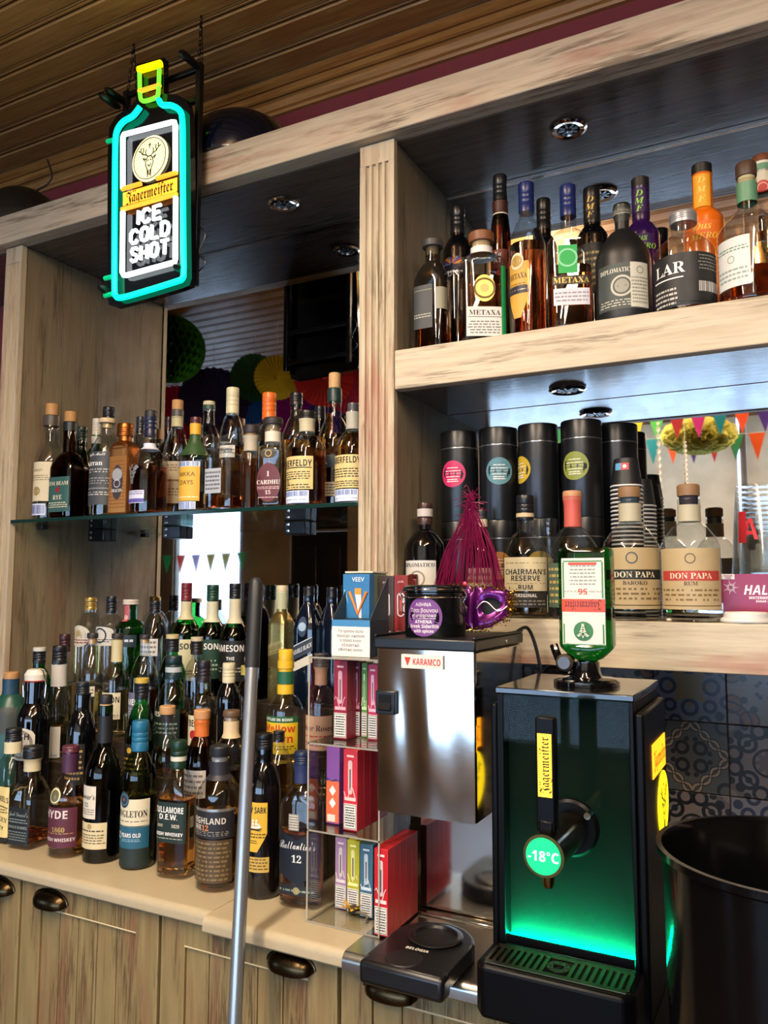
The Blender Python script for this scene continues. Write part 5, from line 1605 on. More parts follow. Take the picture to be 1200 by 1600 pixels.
mk('bleed_screw', MB().lathe([(0.005, -0.009), (0.005, -0.028)], (fc.x + 0.030, jy0, fc.z + 0.026), 12, 'y'), M_CHROME, jm)
hy = jy0 - TL_ + 0.026
hx = fc.x - 0.002
hz1, hz2, hz3 = atY(845, 1119, hy).z, atY(848, 1145, hy).z, atY(850, 1243, hy).z
hb = mk('tap_handle', MB().box(hx - 0.0135, hx + 0.0135, hy - 0.006, hy + 0.012, fc.z + 0.024, hz1), DK, jm, bevel=0.003)
mk('handle_socket', MB().box(hx - 0.010, hx + 0.010, hy - 0.008, hy + 0.013, fc.z + 0.018, fc.z + 0.040), DK, jm, bevel=0.003)
hp = mk('handle_sign', MB().box(hx - 0.0095, hx + 0.0095, hy - 0.0078, hy - 0.0062, hz3, hz2), mat((1.0, 0.50, 0.02), 0.5, emit=1.15), hb)
mb = MB()
flat_text(mb, JM, 'f', 0.013, lambda u, v: (hx - v, hy - 0.0084, (hz2 + hz3) / 2 + u), (hz2 - hz3) * 0.9)
mk('lettering', mb, mat('#241002', 0.6), hp, smooth=False)
# lit signs on both cheeks
for sx, X in ((1, jx1 + 0.0142), (-1, jx0 - 0.0122)):
    e = 0.0006 * sx
    sgn = mk('side_sign', MB().box(min(X, X + 2 * e), max(X, X + 2 * e), 1.265, 1.385, 1.212, 1.262), mat((1.0, 0.34, 0.01), 0.5, emit=1.5), jm)
    mb = MB()
    flat_text(mb, JM, 'f', 0.024, lambda u, v: (X + 3 * e, 1.325 + u * sx, 1.237 + v), 0.108)
    mk('lettering', mb, mat('#2a1202', 0.6), sgn, smooth=False)
    ds = mk('side_emblem', MB().lathe([(0.050, 0.0), (0.050, 2.5 * e)], (X, 1.352, 1.158), 40, 'x'), mat((1.0, 0.72, 0.01), 0.5, emit=1.0), jm)
    mk('stag_emblem', stag_mesh(lambda u, v: (X + 3.4 * e, 1.352 + u * sx, 1.158 + v), 0.042, 0.035), mat('#2a2202', 0.6), ds, smooth=False)
# bottle socket on top
bxc, byc = (atY(915, 1000, 1.30)).x, 1.30
zt2 = zt + 0.0065
mk('socket_base', MB().lathe([(0.052, zt2), (0.052, zt2 + 0.006), (0.046, zt2 + 0.010), (0.026, zt2 + 0.012)], (bxc, byc, 0), 40), M_BLACKG, jm)
mk('socket_neck', MB().lathe([(0.026, zt2 + 0.011), (0.022, zt2 + 0.020), (0.021, zt2 + 0.036), (0.0165, zt2 + 0.036), (0.0165, zt2 + 0.013)], (bxc, byc, 0), 32, caps=False), M_BLACKG, jm)
mk('socket_lever', MB().tube(spline([(bxc - 0.018, byc, zt2 + 0.016), (bxc - 0.036, byc - 0.004, zt2 + 0.026), (bxc - 0.046, byc - 0.004, zt2 + 0.046), (bxc - 0.052, byc, zt2 + 0.060)]), 0.007, 10), M_BLACKG, jm)
mk('socket_knob', MB().lathe([(0.010, -0.016), (0.014, -0.012), (0.014, 0.004), (0.010, 0.008)], (bxc - 0.030, byc - 0.008, zt2 + 0.034), 20, 'y'), mat('#3a3228', 0.2), jm)

jb = bottle('liqueur_bottle', 'green flat liqueur bottle upside down in the machine socket', 915, 846, 88, byc, 1.36, 902, 876, 860, 30, 30, shape='s', asp=.62, sq=5, glass='jager', liq=None, cap='#15301c',
            labs=[(898, 1037, .80, '#cfccbc', [('[', 918, 30, '#3c7a44', 'b', 0, 1.8), ('[', 1002, 56, '#3c7a44', 'b', 0, 1.8), ('=', 901, 2, '#3c7a44', 'b', 0, 1.8), ('=', 1032, 2, '#3c7a44', 'b', 0, 1.8), ('O', 922, 30, '#2f6a3a'), ('@', 922, 24, '#2f6a3a'), ('=', 962, 20, '#c8452c', 'b', 0, 2.0), (JM, 962, 13, '#2a1008', 'f', 0, 1.7),
                                                 ('56', 984, 9, '#c8452c', 'b'), ('~2', 984, 3, '#8a8a80'), ('~6', 1010, 34, '#8a8c88', 'b', 0, 1.3), ('=', 1028, 4, '#c8452c', 'b', 0, 1.3)])])
gb = next(c for c in jb.children if c.name.startswith('glass_body'))
fy_, ez_ = -gb.dimensions.y / 2 - 0.0022, atY(915, 922, 1.27).z - 1.36
mk('stag_emblem', stag_mesh(lambda u, v: (u, fy_, ez_ + v), 0.0125, 0.05), mat('#dfe4cc', 0.5), jb, smooth=False)
jb.location.z = 1.560
jb.rotation_euler = (0, math.pi, 0)

# ------------------------------------------------------------------ tamping stand
tm = thing('tamping_stand', 'black rubber coffee tamping stand hooked over the steel worktop edge', 'tamping stand')
TB = mat('#0e0e0f', 0.32)
cxT, wT = -0.567, 0.072
pts = [(cxT - wT, 1.165), (cxT + wT, 1.160)]
for q in range(0, 13):
    a = math.pi * q / 12
    pts.append((cxT + wT * math.cos(a), 1.258 + 0.074 * math.sin(a)))
body = mk('pad', MB().prism(pts, CT + 0.0006, CT + 0.026, 'xy'), TB, tm, smooth=False, bevel=0.005, seg=3, recalc=True)
mk('front_lip', MB().box(cxT - wT, cxT + wT, 1.140, 1.1745, CT - 0.010, CT + 0.0262), TB, tm, bevel=0.008, seg=3)
mk('portafilter_rest', MB().lathe([(0.044, 0.0005), (0.046, 0.003), (0.043, 0.005), (0.036, 0.005), (0.034, 0.001)], (cxT + 0.004, 1.268, CT + 0.0262), 36), TB, tm)
mk('handle_notch', MB().lathe([(0.030, 0.0), (0.028, 0.0015), (0.012, 0.002)], (cxT - 0.01, 1.176, CT + 0.0262), 28), mat('#070707', 0.5), tm)
mb = MB()
flat_text(mb, 'BELOGIA', 'b', 0.0075, lambda u, v: (cxT - 0.004 + u, 1.214 + v, CT + 0.0266), 0.040)
mk('lettering', mb, mat('#d8d4cc', 0.5), body, smooth=False)

# ------------------------------------------------------------------ bin
bk_ = thing('waste_bin', 'tall round black bin standing on the floor in front of the shot machine side', 'bin', (-0.020, 1.030, 0.0046))
mk('tub', MB().lathe([(0.115, 0), (0.118, 0.004), (0.140, 1.186), (0.146, 1.190), (0.146, 1.198), (0.140, 1.198), (0.136, 1.190), (0.114, 0.02), (0.08, 0.018)], seg=64), mat('#050506', 0.14, spec=0.35), bk_)

# ------------------------------------------------------------------ mop pole
T, B = atY(400.5, 903, 1.262), atY(366.5, 1600, 1.122)
d = (B - T).normalized()
foot = T + d * ((0.004 - T.z) / d.z)
ps = T + d * 0.17
pl_ = thing('mop_pole', 'grey metal mop pole with black rubber grip leaning against the worktop', 'pole')
mk('shaft', MB().tube([ps, ps + (foot - ps) * 0.5, foot], 0.0118, 20), mat('#9b9d9e', 0.3, 0.75), pl_)
mk('grip', MB().tube([T, T + d * 0.004, T + d * 0.012, T + d * 0.05, T + d * 0.165, T + d * 0.172], 0.0138, 20, taper=[.45, .8, .98, 1, 1, .95]), mat('#17181a', 0.5), pl_)

# ------------------------------------------------------------------ clear display with vape cartons
ax0, ax1, ay0, ay1 = -0.823, -0.672, 1.275, 1.452
az = [CT + 0.0006, atY(481, 1298, ay0).z, atY(481, 1162, ay0).z, atY(481, 1028, ay0).z]
ac = thing('acrylic_display', 'clear acrylic display stand of three levels holding small cartons', 'display stand')
ACR = glassy((0.90, 0.91, 0.90))
for z in az:
    mk('shelf_pane', MB().box(ax0, ax1, ay0, ay1, z, z + 0.003), ACR, ac)
    mk('shelf_edge', MB().box(ax0, ax1, ay0 - 0.0006, ay0 - 0.0001, z, z + 0.003), mat('#8f8a7c', 0.2), ac)
for x in (ax0, ax1 - 0.003):
    mk('side_pane', MB().box(x, x + 0.003, ay0, ay1, az[0] + 0.0031, az[3] - 0.0001), ACR, ac)
    mk('side_edge', MB().box(x, x + 0.003, ay0 - 0.0006, ay0 - 0.0001, az[0] + 0.0031, az[3] - 0.0001), mat('#a39d8c', 0.2), ac)
mk('back_pane', MB().box(ax0 + 0.0031, ax1 - 0.0031, ay1 - 0.003, ay1, az[0] + 0.0031, az[3] - 0.0001), ACR, ac)
VG = 'small cartons in the acrylic display'


def carton(label, x0p, x1p, ytop, z0, Yf, col, depth=0.024, stripe='#d8d0c8', kind=0, col2=None):
    "narrow carton: coloured box, device picture, white notice block"
    P0, P1 = atY(x0p, ytop, Yf), atY(x1p, ytop, Yf)
    w = P1.x - P0.x
    h = P0.z - z0
    t = thing('vape_carton', label, 'carton', ((P0.x + P1.x) / 2, Yf, z0 + 0.0004), group=VG)
    mk('box', MB().box(-w / 2, w / 2, 0, depth, 0, h), mat(col, 0.35), t, bevel=0.0006)
    if col2:
        mk('lower_print', MB().box(-w / 2 + 0.0003, w / 2 - 0.0003, -0.0005, 0.0, h * 0.02, h * 0.55), mat(col2, 0.4), t)
    if kind == 0:
        nb_ = mk('notice_block', MB().box(-w * 0.46, w * 0.46, -0.0008, 0.0001, h * 0.02, h * 0.33), mat('#dcd6c8', 0.5), t)
        rnd = random.Random(int(x0p * 7))
        vs, fs = print_rows(w * 0.74, h * 0.05, h * 0.30, 8, rnd, (0.1, 0.3))
        mbb = MB().add([(a, -0.0012, b) for a, b in vs], fs)
        for a0, a1, c0, c1 in ((-.43, .43, .030, .036), (-.43, .43, .314, .320), (-.43, -.41, .03, .32), (.41, .43, .03, .32)):
            mbb.add([(w * a0, -0.0012, h * c0), (w * a1, -0.0012, h * c0), (w * a1, -0.0012, h * c1), (w * a0, -0.0012, h * c1)], [(0, 1, 2, 3)])
        mk('lettering', mbb, mat('#1c1c1c', 0.6), nb_, smooth=False)
        mk('name_band', MB().box(-w * 0.4, w * 0.4, -0.0007, 0.0001, h * 0.37, h * 0.41), mat(stripe, 0.5), t)
        mk('device_picture', MB().add([(0.16 * w * math.cos(q * math.pi / 8) * (1 if True else 1), -0.0008, h * (0.66 + (0.18 if math.sin(q * math.pi / 8) > 0 else -0.18)) + 0.16 * w * math.sin(q * math.pi / 8)) for q in range(16)], [tuple(range(16))]), mat(stripe, 0.3, 0.3), t, smooth=False)
        mk('device_stripe', MB().box(-w * 0.05, w * 0.05, -0.0011, -0.0007, h * 0.50, h * 0.76), mat('#5a5252', 0.5), t)  # dark stripe printed over the device picture
        mk('swirl', MB().tube([(w * (-.44 + .1 * q), -0.0006, h * (.46 + .08 * math.sin(q * .9 + x0p))) for q in range(9)], 0.0009, 5), mat(stripe, 0.5), t)
        mk('brand_mark', MB().box(-w * 0.25, w * 0.25, -0.0007, 0.0001, h * 0.91, h * 0.935), mat(stripe, 0.5), t)
    elif kind == 1:
        for zc in (0.43, 0.27):
            q = 0.26 * w
            mk('hazard_diamond', MB().add([(0, -0.0008, h * zc + q * 1.3), (q, -0.0008, h * zc), (0, -0.0008, h * zc - q * 1.3), (-q, -0.0008, h * zc)], [(0, 3, 2, 1)]), mat('#e6dcd8', 0.5), t, smooth=False)
        mk('swirl', MB().tube([(w * (-.48 + .12 * q), -0.0006, h * (.57 + .012 * math.sin(q * 1.2))) for q in range(9)], 0.0013, 5), mat('#3c2a6a', 0.5), t)
        mk('notice_block', MB().box(-w * 0.4, w * 0.2, -0.0008, 0.0001, h * 0.03, h * 0.12), mat('#d8c8b8', 0.5), t)
    elif kind == 2:
        pr_ = mk('pod_ring', MB().tube([(0.24 * w * math.cos(q * math.pi / 8), -0.0007, h * (0.62 + (0.10 if math.sin(q * math.pi / 8) > 0 else -0.10)) + 0.24 * w * math.sin(q * math.pi / 8)) for q in range(16)], 0.0013, 6, True), mat('#d8d4d0', 0.4), t)
        mk('pod_picture', MB().box(-w * 0.09, w * 0.09, -0.0008, 0.0001, h * 0.54, h * 0.68), mat(stripe, 0.4), t)
        mk('notice_block', MB().box(-w * 0.49, w * 0.49, -0.0008, 0.0001, h * 0.02, h * 0.18), mat('#dedad2', 0.5), t)
        mb_ = MB()
        flat_text(mb_, 'ADDON', 'b', h * 0.035, lambda u, v: (u, -0.0012, h * 0.27 + v), w * 0.7)
        mk('lettering', mb_, mat('#d8c8c4', 0.5), t, smooth=False)
        mb_ = MB()
        flat_text(mb_, 'pods', 'n', h * 0.030, lambda u, v: (u, -0.0012, h * 0.92 + v), w * 0.6)
        mk('lettering', mb_, mat('#d8c8c4', 0.5), t, smooth=False)
    return t


z1, z2, z3, z4 = [z + 0.0032 for z in az]
carton('lilac vape carton on the lowest level of the display', 524, 541.5, 1308, z1, 1.345, '#a07c9c')
carton('yellow-green vape carton on the lowest level of the display', 542.5, 561.5, 1312, z1, 1.340, '#a8a428', stripe='#e8e49a')
carton('steel-blue vape carton on the lowest level of the display', 562.5, 582.5, 1318, z1, 1.333, '#3c6478', stripe='#c8d4da')
for q in range(5):
    carton(['bright red vape carton at the front of the lowest display level', 'red vape carton second in the lowest display row', 'red vape carton third in the lowest display row', 'red vape carton fourth in the lowest display row', 'red vape carton at the back of the lowest display row'][q], 585, 606, 1325, z1, 1.2775 + 0.0001, '#b8161c', stripe='#e8c8c4').location.y += 0.0246 * q
carton('purple and orange vape carton standing side-on on the middle display level', 510.5, 530.5, 1166, z2, 1.322, '#7c4a90', kind=1, col2='#d8663c')
for q in range(5):
    carton(['coral red vape carton at the front of the middle display level', 'coral red vape carton second in the middle display row', 'coral red vape carton third in the middle display row', 'coral red vape carton fourth in the middle display row', 'coral red vape carton last in the middle display row'][q], 537, 558.5, 1171, z2, 1.300, '#c02c38', stripe='#e8c0b8').location.y += 0.0246 * q
for q in range(2):
    carton(['maroon vape carton at the front of the top display level', 'maroon vape carton second on the top display level'][q], 522, 542.5, 1032, z3, 1.325, '#8c1c34', stripe='#dca8b0').location.y += 0.0246 * q
carton('dark red vape carton set back on the top display level', 552, 563, 1034, z3, 1.36, '#5c0f1e', stripe='#c88a94')
carton('green vape carton on the top display level', 565, 574, 1036, z3, 1.36, '#5a8a34', stripe='#cfe0b0')
carton('pink vape carton on the top display level', 575, 590, 1038, z3, 1.345, '#b82c50', stripe='#e8b8c0')

# blue counter display on top of the acrylic stand
vd = thing('vape_box_display', 'blue card display with orange V mark and white notice tray', 'display box')
Yv = 1.300
a, b_ = atY(519, 968, Yv), atY(578, 1022, Yv)
zb_ = z4 + 0.0004
tray = mk('tray', MB().box(a.x, b_.x, Yv, Yv + 0.075, zb_, a.z), mat('#1c2c38', 0.45), vd, bevel=0.0006)
mk('tray_band', MB().box(a.x, b_.x, Yv - 0.0006, Yv, a.z - 0.012, a.z), mat('#3a7aa8', 0.45), tray)
nt_ = mk('notice_panel', MB().box(a.x, b_.x, Yv - 0.0006, Yv, zb_, a.z - 0.0122), mat('#d6d2c8', 0.5), tray)
mb = MB()
for q, s_ in enumerate(('\u03a4\u03bf \u03b7\u03c1\u03bf\u03b9\u03bf\u03bd \u03b1\u03c5\u03c4\u03bf', '\u03b7\u03b5\u03c1\u03b9\u03b5\u03c7\u03b5\u03b9 \u03bd\u03b9\u03ba\u03bf\u03c4\u03b9\u03bd\u03b7', '\u03b7 \u03bf\u03b7\u03bf\u03b9\u03b1 \u03b5\u03b9\u03bd\u03b1\u03b9', '\u03b5\u03be\u03b1\u03b9\u03c1\u03b5\u03c4\u03b9\u03ba\u03b1', '\u03b5\u03b8\u03b9\u03c3\u03c4\u03b9\u03ba\u03b7 \u03bf\u03c5\u03c3\u03b9\u03b1')):
    flat_text(mb, s_, 'n', 0.0052, lambda u, v: ((a.x + b_.x) / 2 + u, Yv - 0.001, a.z - 0.0205 - 0.0085 * q + v), (b_.x - a.x) * 0.86)
mk('lettering', mb, mat('#2a2a2a', 0.6), nt_, smooth=False)
c0, c1 = atY(536, 897, Yv + 0.05), atY(577, 967, Yv + 0.05)
card = mk('back_card', MB().box(c0.x, c1.x, Yv + 0.05, Yv + 0.07, a.z + 0.0005, c0.z), mat('#2c6c9c', 0.45), vd, bevel=0.0006)
for s_ in (0, 1):
    X = (a.x, b_.x)[s_]
    mk('side_wing', MB().prism([(Yv, a.z + 0.0003), (Yv + 0.074, a.z + 0.0003), (Yv + 0.074, c0.z - 0.004)], X if s_ == 0 else X - 0.001, X + 0.001 if s_ == 0 else X, 'yz'), mat('#2a3a44', 0.5), vd, smooth=False, recalc=True)
yc = Yv + 0.05 - 0.0008
cw_, chh = c1.x - c0.x, c0.z - c1.z
mb = MB()
flat_text(mb, 'VEEV', 'n', chh * 0.10, lambda u, v: (c0.x + cw_ * 0.58 + u, yc, c0.z - chh * 0.12 + v), cw_ * 0.66)
mk('lettering', mb, mat('#e4ecf0', 0.5), card, smooth=False)
mk('leaf_mark', MB().add([(c0.x + cw_ * u, yc, c0.z - chh * v) for u, v in ((.04, .36), (.12, .36), (.22, .70))], [(0, 2, 1)]), mat('#7ab4d0', 0.5), card, smooth=False)
mk('device_picture', MB().add([(c0.x + cw_ * u, yc, c0.z - chh * v) for u, v in ((.46, .44), (.70, .44), (.72, .99), (.62, .99))], [(0, 3, 2, 1)]), mat('#c4c4c8', 0.4), card, smooth=False)
mk('device_tip', MB().add([(c0.x + cw_ * u, yc - 0.0002, c0.z - chh * v) for u, v in ((.46, .32), (.70, .32), (.70, .46), (.46, .46))], [(0, 3, 2, 1)]), mat('#d88a28', 0.4), card, smooth=False)
mk('v_mark', MB().tube([(c0.x + cw_ * .26, yc, c0.z - chh * .40), (c0.x + cw_ * .58, yc, c0.z - chh * .90), (c0.x + cw_ * .90, yc, c0.z - chh * .40)], 0.0034, 8), mat('#d87e22', 0.45), card)
carton('grey pod carton standing beside the red pod carton', 591, 615, 900, z4 + 0.0, 1.405, '#3c3230', kind=2, stripe='#7a3438')
carton('dull red pod carton behind the round black tin', 616, 637, 899, z4 + 0.0, 1.405, '#7c2420', kind=2, stripe='#a8504c')
wb = thing('white_booklet', 'thin white booklet lying on cartons behind the blue vape display', 'booklet')
p0, p1 = atY(545, 893, 1.40), atY(588, 897, 1.40)
mk('notice_stack', MB().box(p0.x + 0.006, p1.x - 0.002, 1.39, 1.448, z4 + 0.0006, p0.z - 0.004), mat('#7c8a70', 0.5), wb, bevel=0.001)
mk('cover', MB().box(p0.x, p1.x, 1.385, 1.450, p0.z - 0.0036, p0.z), mat('#d0c8b4', 0.5), wb, bevel=0.0006)

# dried flower lying on the lowest level
fq = atZ(553, 1428, z1)
fd = thing('dried_flower', 'dried yellow flower lying in the acrylic display', 'flower', (fq.x, fq.y, z1 + 0.0006))
mk('flower_head', MB().lathe([(0.006, 0.001), (0.0105, 0.006), (0.008, 0.013), (0.003, 0.015)], seg=14), mat('#3c2c18', 0.8), fd)
for q in range(15):
    a = q * 2 * math.pi / 15
    M_ = Matrix.Rotation(a, 4, 'Z') @ Matrix.Translation((0.009, 0, 0.010)) @ Matrix.Rotation(-0.25 - 0.5 * (q % 3) / 2, 4, 'Y')
    mk('petal', MB().add([(0, -0.003, 0), (0.012, -0.0036, 0.001), (0.018, 0, -0.001), (0.012, 0.0036, 0.001), (0, 0.003, 0), (0.008, 0, 0.0028)], [(0, 1, 5), (1, 2, 5), (2, 3, 5), (3, 4, 5), (4, 0, 5)]).moved(M_), mat('#c89a1c', 0.6), fd)
mk('stem', MB().tube(spline([(0.006, -0.004, 0.004), (0.022, -0.012, 0.010), (0.034, -0.010, 0.004), (0.036, -0.022, 0.0025)]), 0.0022, 6), mat('#6a6450', 0.8), fd)

# ------------------------------------------------------------------ round clamp tin on the steel box
LZ = kz1 + 0.0206
q0 = atY(682, 1000, 1.330)
tn = thing('clamp_tin', 'round black clamp-lid tea tin with purple label on the steel dispenser', 'tin', (q0.x, 1.325, LZ))
r_, h_ = 0.0545, atY(682, 926, 1.33).z - LZ
TK = mat('#0c0d0e', 0.16, spec=0.7)
mk('can', MB().lathe([(r_ * 0.98, 0), (r_, 0.003), (r_, h_ - 0.006), (r_ * 1.02, h_ - 0.003), (r_ * 1.02, h_)], seg=48), TK, tn)
ld = mk('lid', MB().lathe([(r_ * 1.0, h_ + 0.0004), (r_ * 1.05, h_ + 0.002), (r_ * 1.05, h_ + 0.010), (r_ * 0.98, h_ + 0.013), (r_ * 0.90, h_ + 0.014), (r_ * 0.87, h_ + 0.011)], seg=48), TK, tn)
mk('wire_ring', MB().tube([(r_ * 1.045 * math.cos(q * math.pi / 20), r_ * 1.045 * math.sin(q * math.pi / 20), h_ - 0.008) for q in range(40)], 0.0013, 6, True), M_CHROME, tn)
mk('wire_ring', MB().tube([(r_ * 1.065 * math.cos(q * math.pi / 20), r_ * 1.065 * math.sin(q * math.pi / 20), h_ + 0.006) for q in range(40)], 0.0011, 6, True), M_CHROME, tn)
for s_ in (-1, 1):
    mk('clamp_wire', MB().tube(spline([(s_ * r_ * 1.06, -0.012, h_ + 0.006), (s_ * r_ * 1.20, -0.010, h_ - 0.004), (s_ * r_ * 1.08, -0.010, h_ - 0.018), (s_ * r_ * 1.16, -0.006, h_ - 0.034), (s_ * r_ * 1.04, 0.004, h_ - 0.040)]), 0.0014, 6), M_CHROME, tn)


def roundlabel(parent, r, zc, R, col, lines, rot=0.0, name='round_label'):
    def on(u, v, off=0.0005):
        th = u / r - math.pi / 2 + rot
        return ((r + off) * math.cos(th), (r + off) * math.sin(th), zc + v)
    vs = [on(0, 0)]
    for k in (0.5, 1.0):
        vs += [on(R * k * math.cos(2 * math.pi * q / 32), R * k * math.sin(2 * math.pi * q / 32)) for q in range(32)]
    fs = [(0, 1 + q, 1 + (q + 1) % 32) for q in range(32)] + [(1 + q, 33 + q, 33 + (q + 1) % 32, 1 + (q + 1) % 32) for q in range(32)]
    o = mk(name, MB().add(vs, fs), mat(col, 0.5), parent)
    mb = MB()
    for t_, v, h, w_ in lines:
        if t_.startswith('~'):
            a_, f_ = print_rows(w_ * R, (v - h / 2) * R, (v + h / 2) * R, int(t_[1:]), random.Random(int(v * 99 + r * 1e4)), (.15, .4))
            mb.add([on(x, y, .0009) for x, y in a_], f_)
        else:
            a_, f_, _ = text2d(t_, 'b' if t_.isascii() else 'n', h * R, w_ * R)
            mb.add([on(x, y + v * R, .0009) for x, y in a_], f_)
    if mb.v:
        mk('lettering', mb, mat('#e4dcd4', 0.5), o, smooth=False)
    return o


roundlabel(tn, r_, h_ * 0.46, 0.034, '#6c3a7c', [('\u0391\u0398\u0397\u039d\u0391', .62, .17, 1.1), ('\u03a4\u03c3\u03b1\u03b9 \u03b2\u03bf\u03c5\u03bd\u03bf\u03c5', .33, .20, 1.5), ('\u03bc\u03b5 \u03bc\u03b7\u03b1\u03c7\u03b1\u03c1\u03b9\u03ba\u03b1', .08, .15, 1.4), ('~1', -.08, .05, 1.5), ('ATHENA', -.25, .16, 1.1), ('Greek Sideritis', -.48, .17, 1.6), ('with spices', -.72, .16, 1.1)], rot=.02)

# ------------------------------------------------------------------ carnival mask with plume, leaning on the lid
mq = atY(742, 952, 1.400)
ms = thing('carnival_mask', 'purple carnival half mask with gold sequin edge and magenta plume', 'mask', (mq.x, 1.410, LZ + 0.002))
PUR = mat('#5a1060', 0.18, 0.55)
mz = mq.z - LZ


def mface(u, v):
    "half mask surface, u across, v up, in -1..1"
    return (u * 0.066, -0.020 * (1 - u * u) + 0.006 * v, mz + v * 0.040 * (1 - 0.30 * u * u) + 0.010 * abs(u) ** 1.6)


mbm = MB()
vs, fs = [], []
ring_out = [(math.cos(2 * math.pi * q / 48), math.sin(2 * math.pi * q / 48)) for q in range(48)]
# two eye openings: surface as strips from each eye rim outward
for sgn_ in (-1, 1):
    o0 = len(vs)
    for k in range(5):
        for q in range(24):
            a = 2 * math.pi * q / 24
            ex, ez = sgn_ * 0.5 + 0.26 * math.cos(a), 0.05 + 0.40 * math.sin(a) * (1 - .2 * math.cos(a) * sgn_)
            ox, oz = sgn_ * 0.5 + 0.5 * max(-1, min(1, 1.35 * math.cos(a))), max(-1, min(1, 1.35 * math.sin(a))) * (1 - .25 * max(0, sgn_ * math.cos(a)))
            t_ = k / 4
            p_ = mface(ex + (ox - ex) * t_, ez + (oz - ez) * t_)
            vs.append((p_[0], p_[1] - 0.004 * math.sin(math.pi * t_), p_[2]))
    for k in range(4):
        for q in range(24):
            fs.append((o0 + k * 24 + q, o0 + k * 24 + (q + 1) % 24, o0 + (k + 1) * 24 + (q + 1) % 24, o0 + (k + 1) * 24 + q))
mk('face', MB().add(vs, fs), PUR, ms, recalc=True)
mk('eye_backing', MB().sheet(lambda u, v: (mface(u * 1.6 - .8, v * 1.1 - .5)[0], mface(u * 1.6 - .8, 0)[1] + 0.012, mface(u * 1.6 - .8, v * 1.1 - .5)[2]), 8, 3), mat('#050406', 0.7), ms)
mb = MB()
for sgn_ in (-1, 1):
    mb.tube([tuple(Vector(mface(sgn_ * (.14 + .80 * q / 14), .30 * math.sin(q * .42) - .02)) + Vector((0, -.006, 0))) for q in range(15)], 0.0010, 5)
mk('bead_string', mb, mat('#d8c8d8', 0.3, 0.4), ms)
rnd = random.Random(5)
mb = MB()
for q in range(1100):
    a = 2 * math.pi * q / 1100
    u_, v_ = max(-1, min(1, 1.3 * math.cos(a))), max(-1, min(1, 1.3 * math.sin(a))) * (1 - .25 * abs(math.cos(a)))
    p_ = Vector(mface(u_, v_)) + Vector((rnd.gauss(0, .005), rnd.gauss(-.003, .003), rnd.gauss(0, .005)))
    p_.z = max(p_.z, 0.003)
    s_ = rnd.uniform(.0012, .0024)
    e1 = Vector((rnd.gauss(0, 1), rnd.gauss(0, 1), rnd.gauss(0, 1))).normalized()
    e2 = e1.orthogonal().normalized()
    mb.add([p_ + e1 * s_, p_ + e2 * s_, p_ - e1 * s_, p_ - e2 * s_], [(0, 1, 2, 3)])
mk('sequin_trim', mb, mat('#b08a34', 0.2, 0.9), ms, smooth=False, kind='stuff')
ap = atY(733, 792, 1.425) - Vector((mq.x, 1.410, LZ + 0.002))
mb = MB()
pb0, pb1 = atY(676, 908, 1.425).x - mq.x, atY(790, 908, 1.425).x - mq.x
for q in range(110):
    u = -1 + 2 * (q + rnd.random()) / 110
    base = Vector(((pb0 + pb1) / 2 + u * (pb1 - pb0) / 2, 0.014 + rnd.uniform(-.003, .006), mz + 0.036 + 0.010 * (1 - u * u)))
    top = ap + Vector((rnd.gauss(u * .004, .003), 0.010 + rnd.gauss(0, .003), rnd.gauss(0, .010)))
    side = base.lerp(top, .5) + Vector((u * 0.010, rnd.gauss(0, .004), 0.0))
    end = top + Vector((rnd.gauss(u * .01, .010), rnd.gauss(0, .008), abs(rnd.gauss(.006, .010))))
    mb.tube(spline([base, side, top, end], 4), 0.0006, 4)
mk('plume', mb, mat('#7c0c40', 0.35, 0.25), ms, kind='stuff')
mk('plume_pin', MB().lathe([(0.001, -.004), (0.005, -.002), (0.005, .002), (0.001, .004)], (-0.018, -0.014, mz + 0.044), 12, 'y'), mat('#c02058', 0.3), ms)

# ------------------------------------------------------------------ tea tins
YT = 1.748
TGRP = 'black round tea tins stacked on the lower shelf'
tinr = 30 * pxm(780, 720, YT)
th_ = (atY(778, 672, YT).z - LS) / 2 - 0.0006
cols = ['#b8235a', '#4a7a84', '#b89a28', '#7c8430']
cols2 = ['#15161a', '#b87a2c', '#a8882c', '#5c5c58']
xs = [718, 779, 841, 909]
rots = [0.0, .36, -.8, -.13]
rots2 = [0, .28, .3, .3]
names = ['pink', 'teal', 'mustard yellow', 'olive']
names2 = ['no visible', 'orange', 'ochre', 'grey']


def tin(x, Y, lev, label, col, rot):
    px_ = atY(x, 720, Y)
    t = thing('tea_tin', label, 'tin', (px_.x, Y, LS + 0.0006 + lev * (th_ + 0.0008)), group=TGRP)
    mk('can', MB().lathe([(tinr * 0.985, 0), (tinr, 0.002), (tinr, th_ * 0.80)], seg=40), TIN_M, t)
    mk('rim_line', MB().lathe([(tinr * 1.006, th_ * 0.80), (tinr * 1.012, th_ * 0.805), (tinr * 1.006, th_ * 0.812)], seg=40), mat('#9a9a98', 0.25, 0.9), t)
    mk('lid', MB().lathe([(tinr * 1.004, th_ * 0.813), (tinr * 1.004, th_ - 0.003), (tinr * 0.98, th_), (tinr * 0.92, th_), (tinr * 0.90, th_ - 0.003)], seg=40), TIN_M, t)
    if col:
        roundlabel(t, tinr, th_ * 0.52, tinr * 0.70, col, [('~1', .45, .14, 1.0), ('~1', .22, .13, 1.3), ('~1', .02, .05, 1.5), ('~1', -.22, .13, 1.1), ('~2', -.5, .3, .9)], rot)
    return t


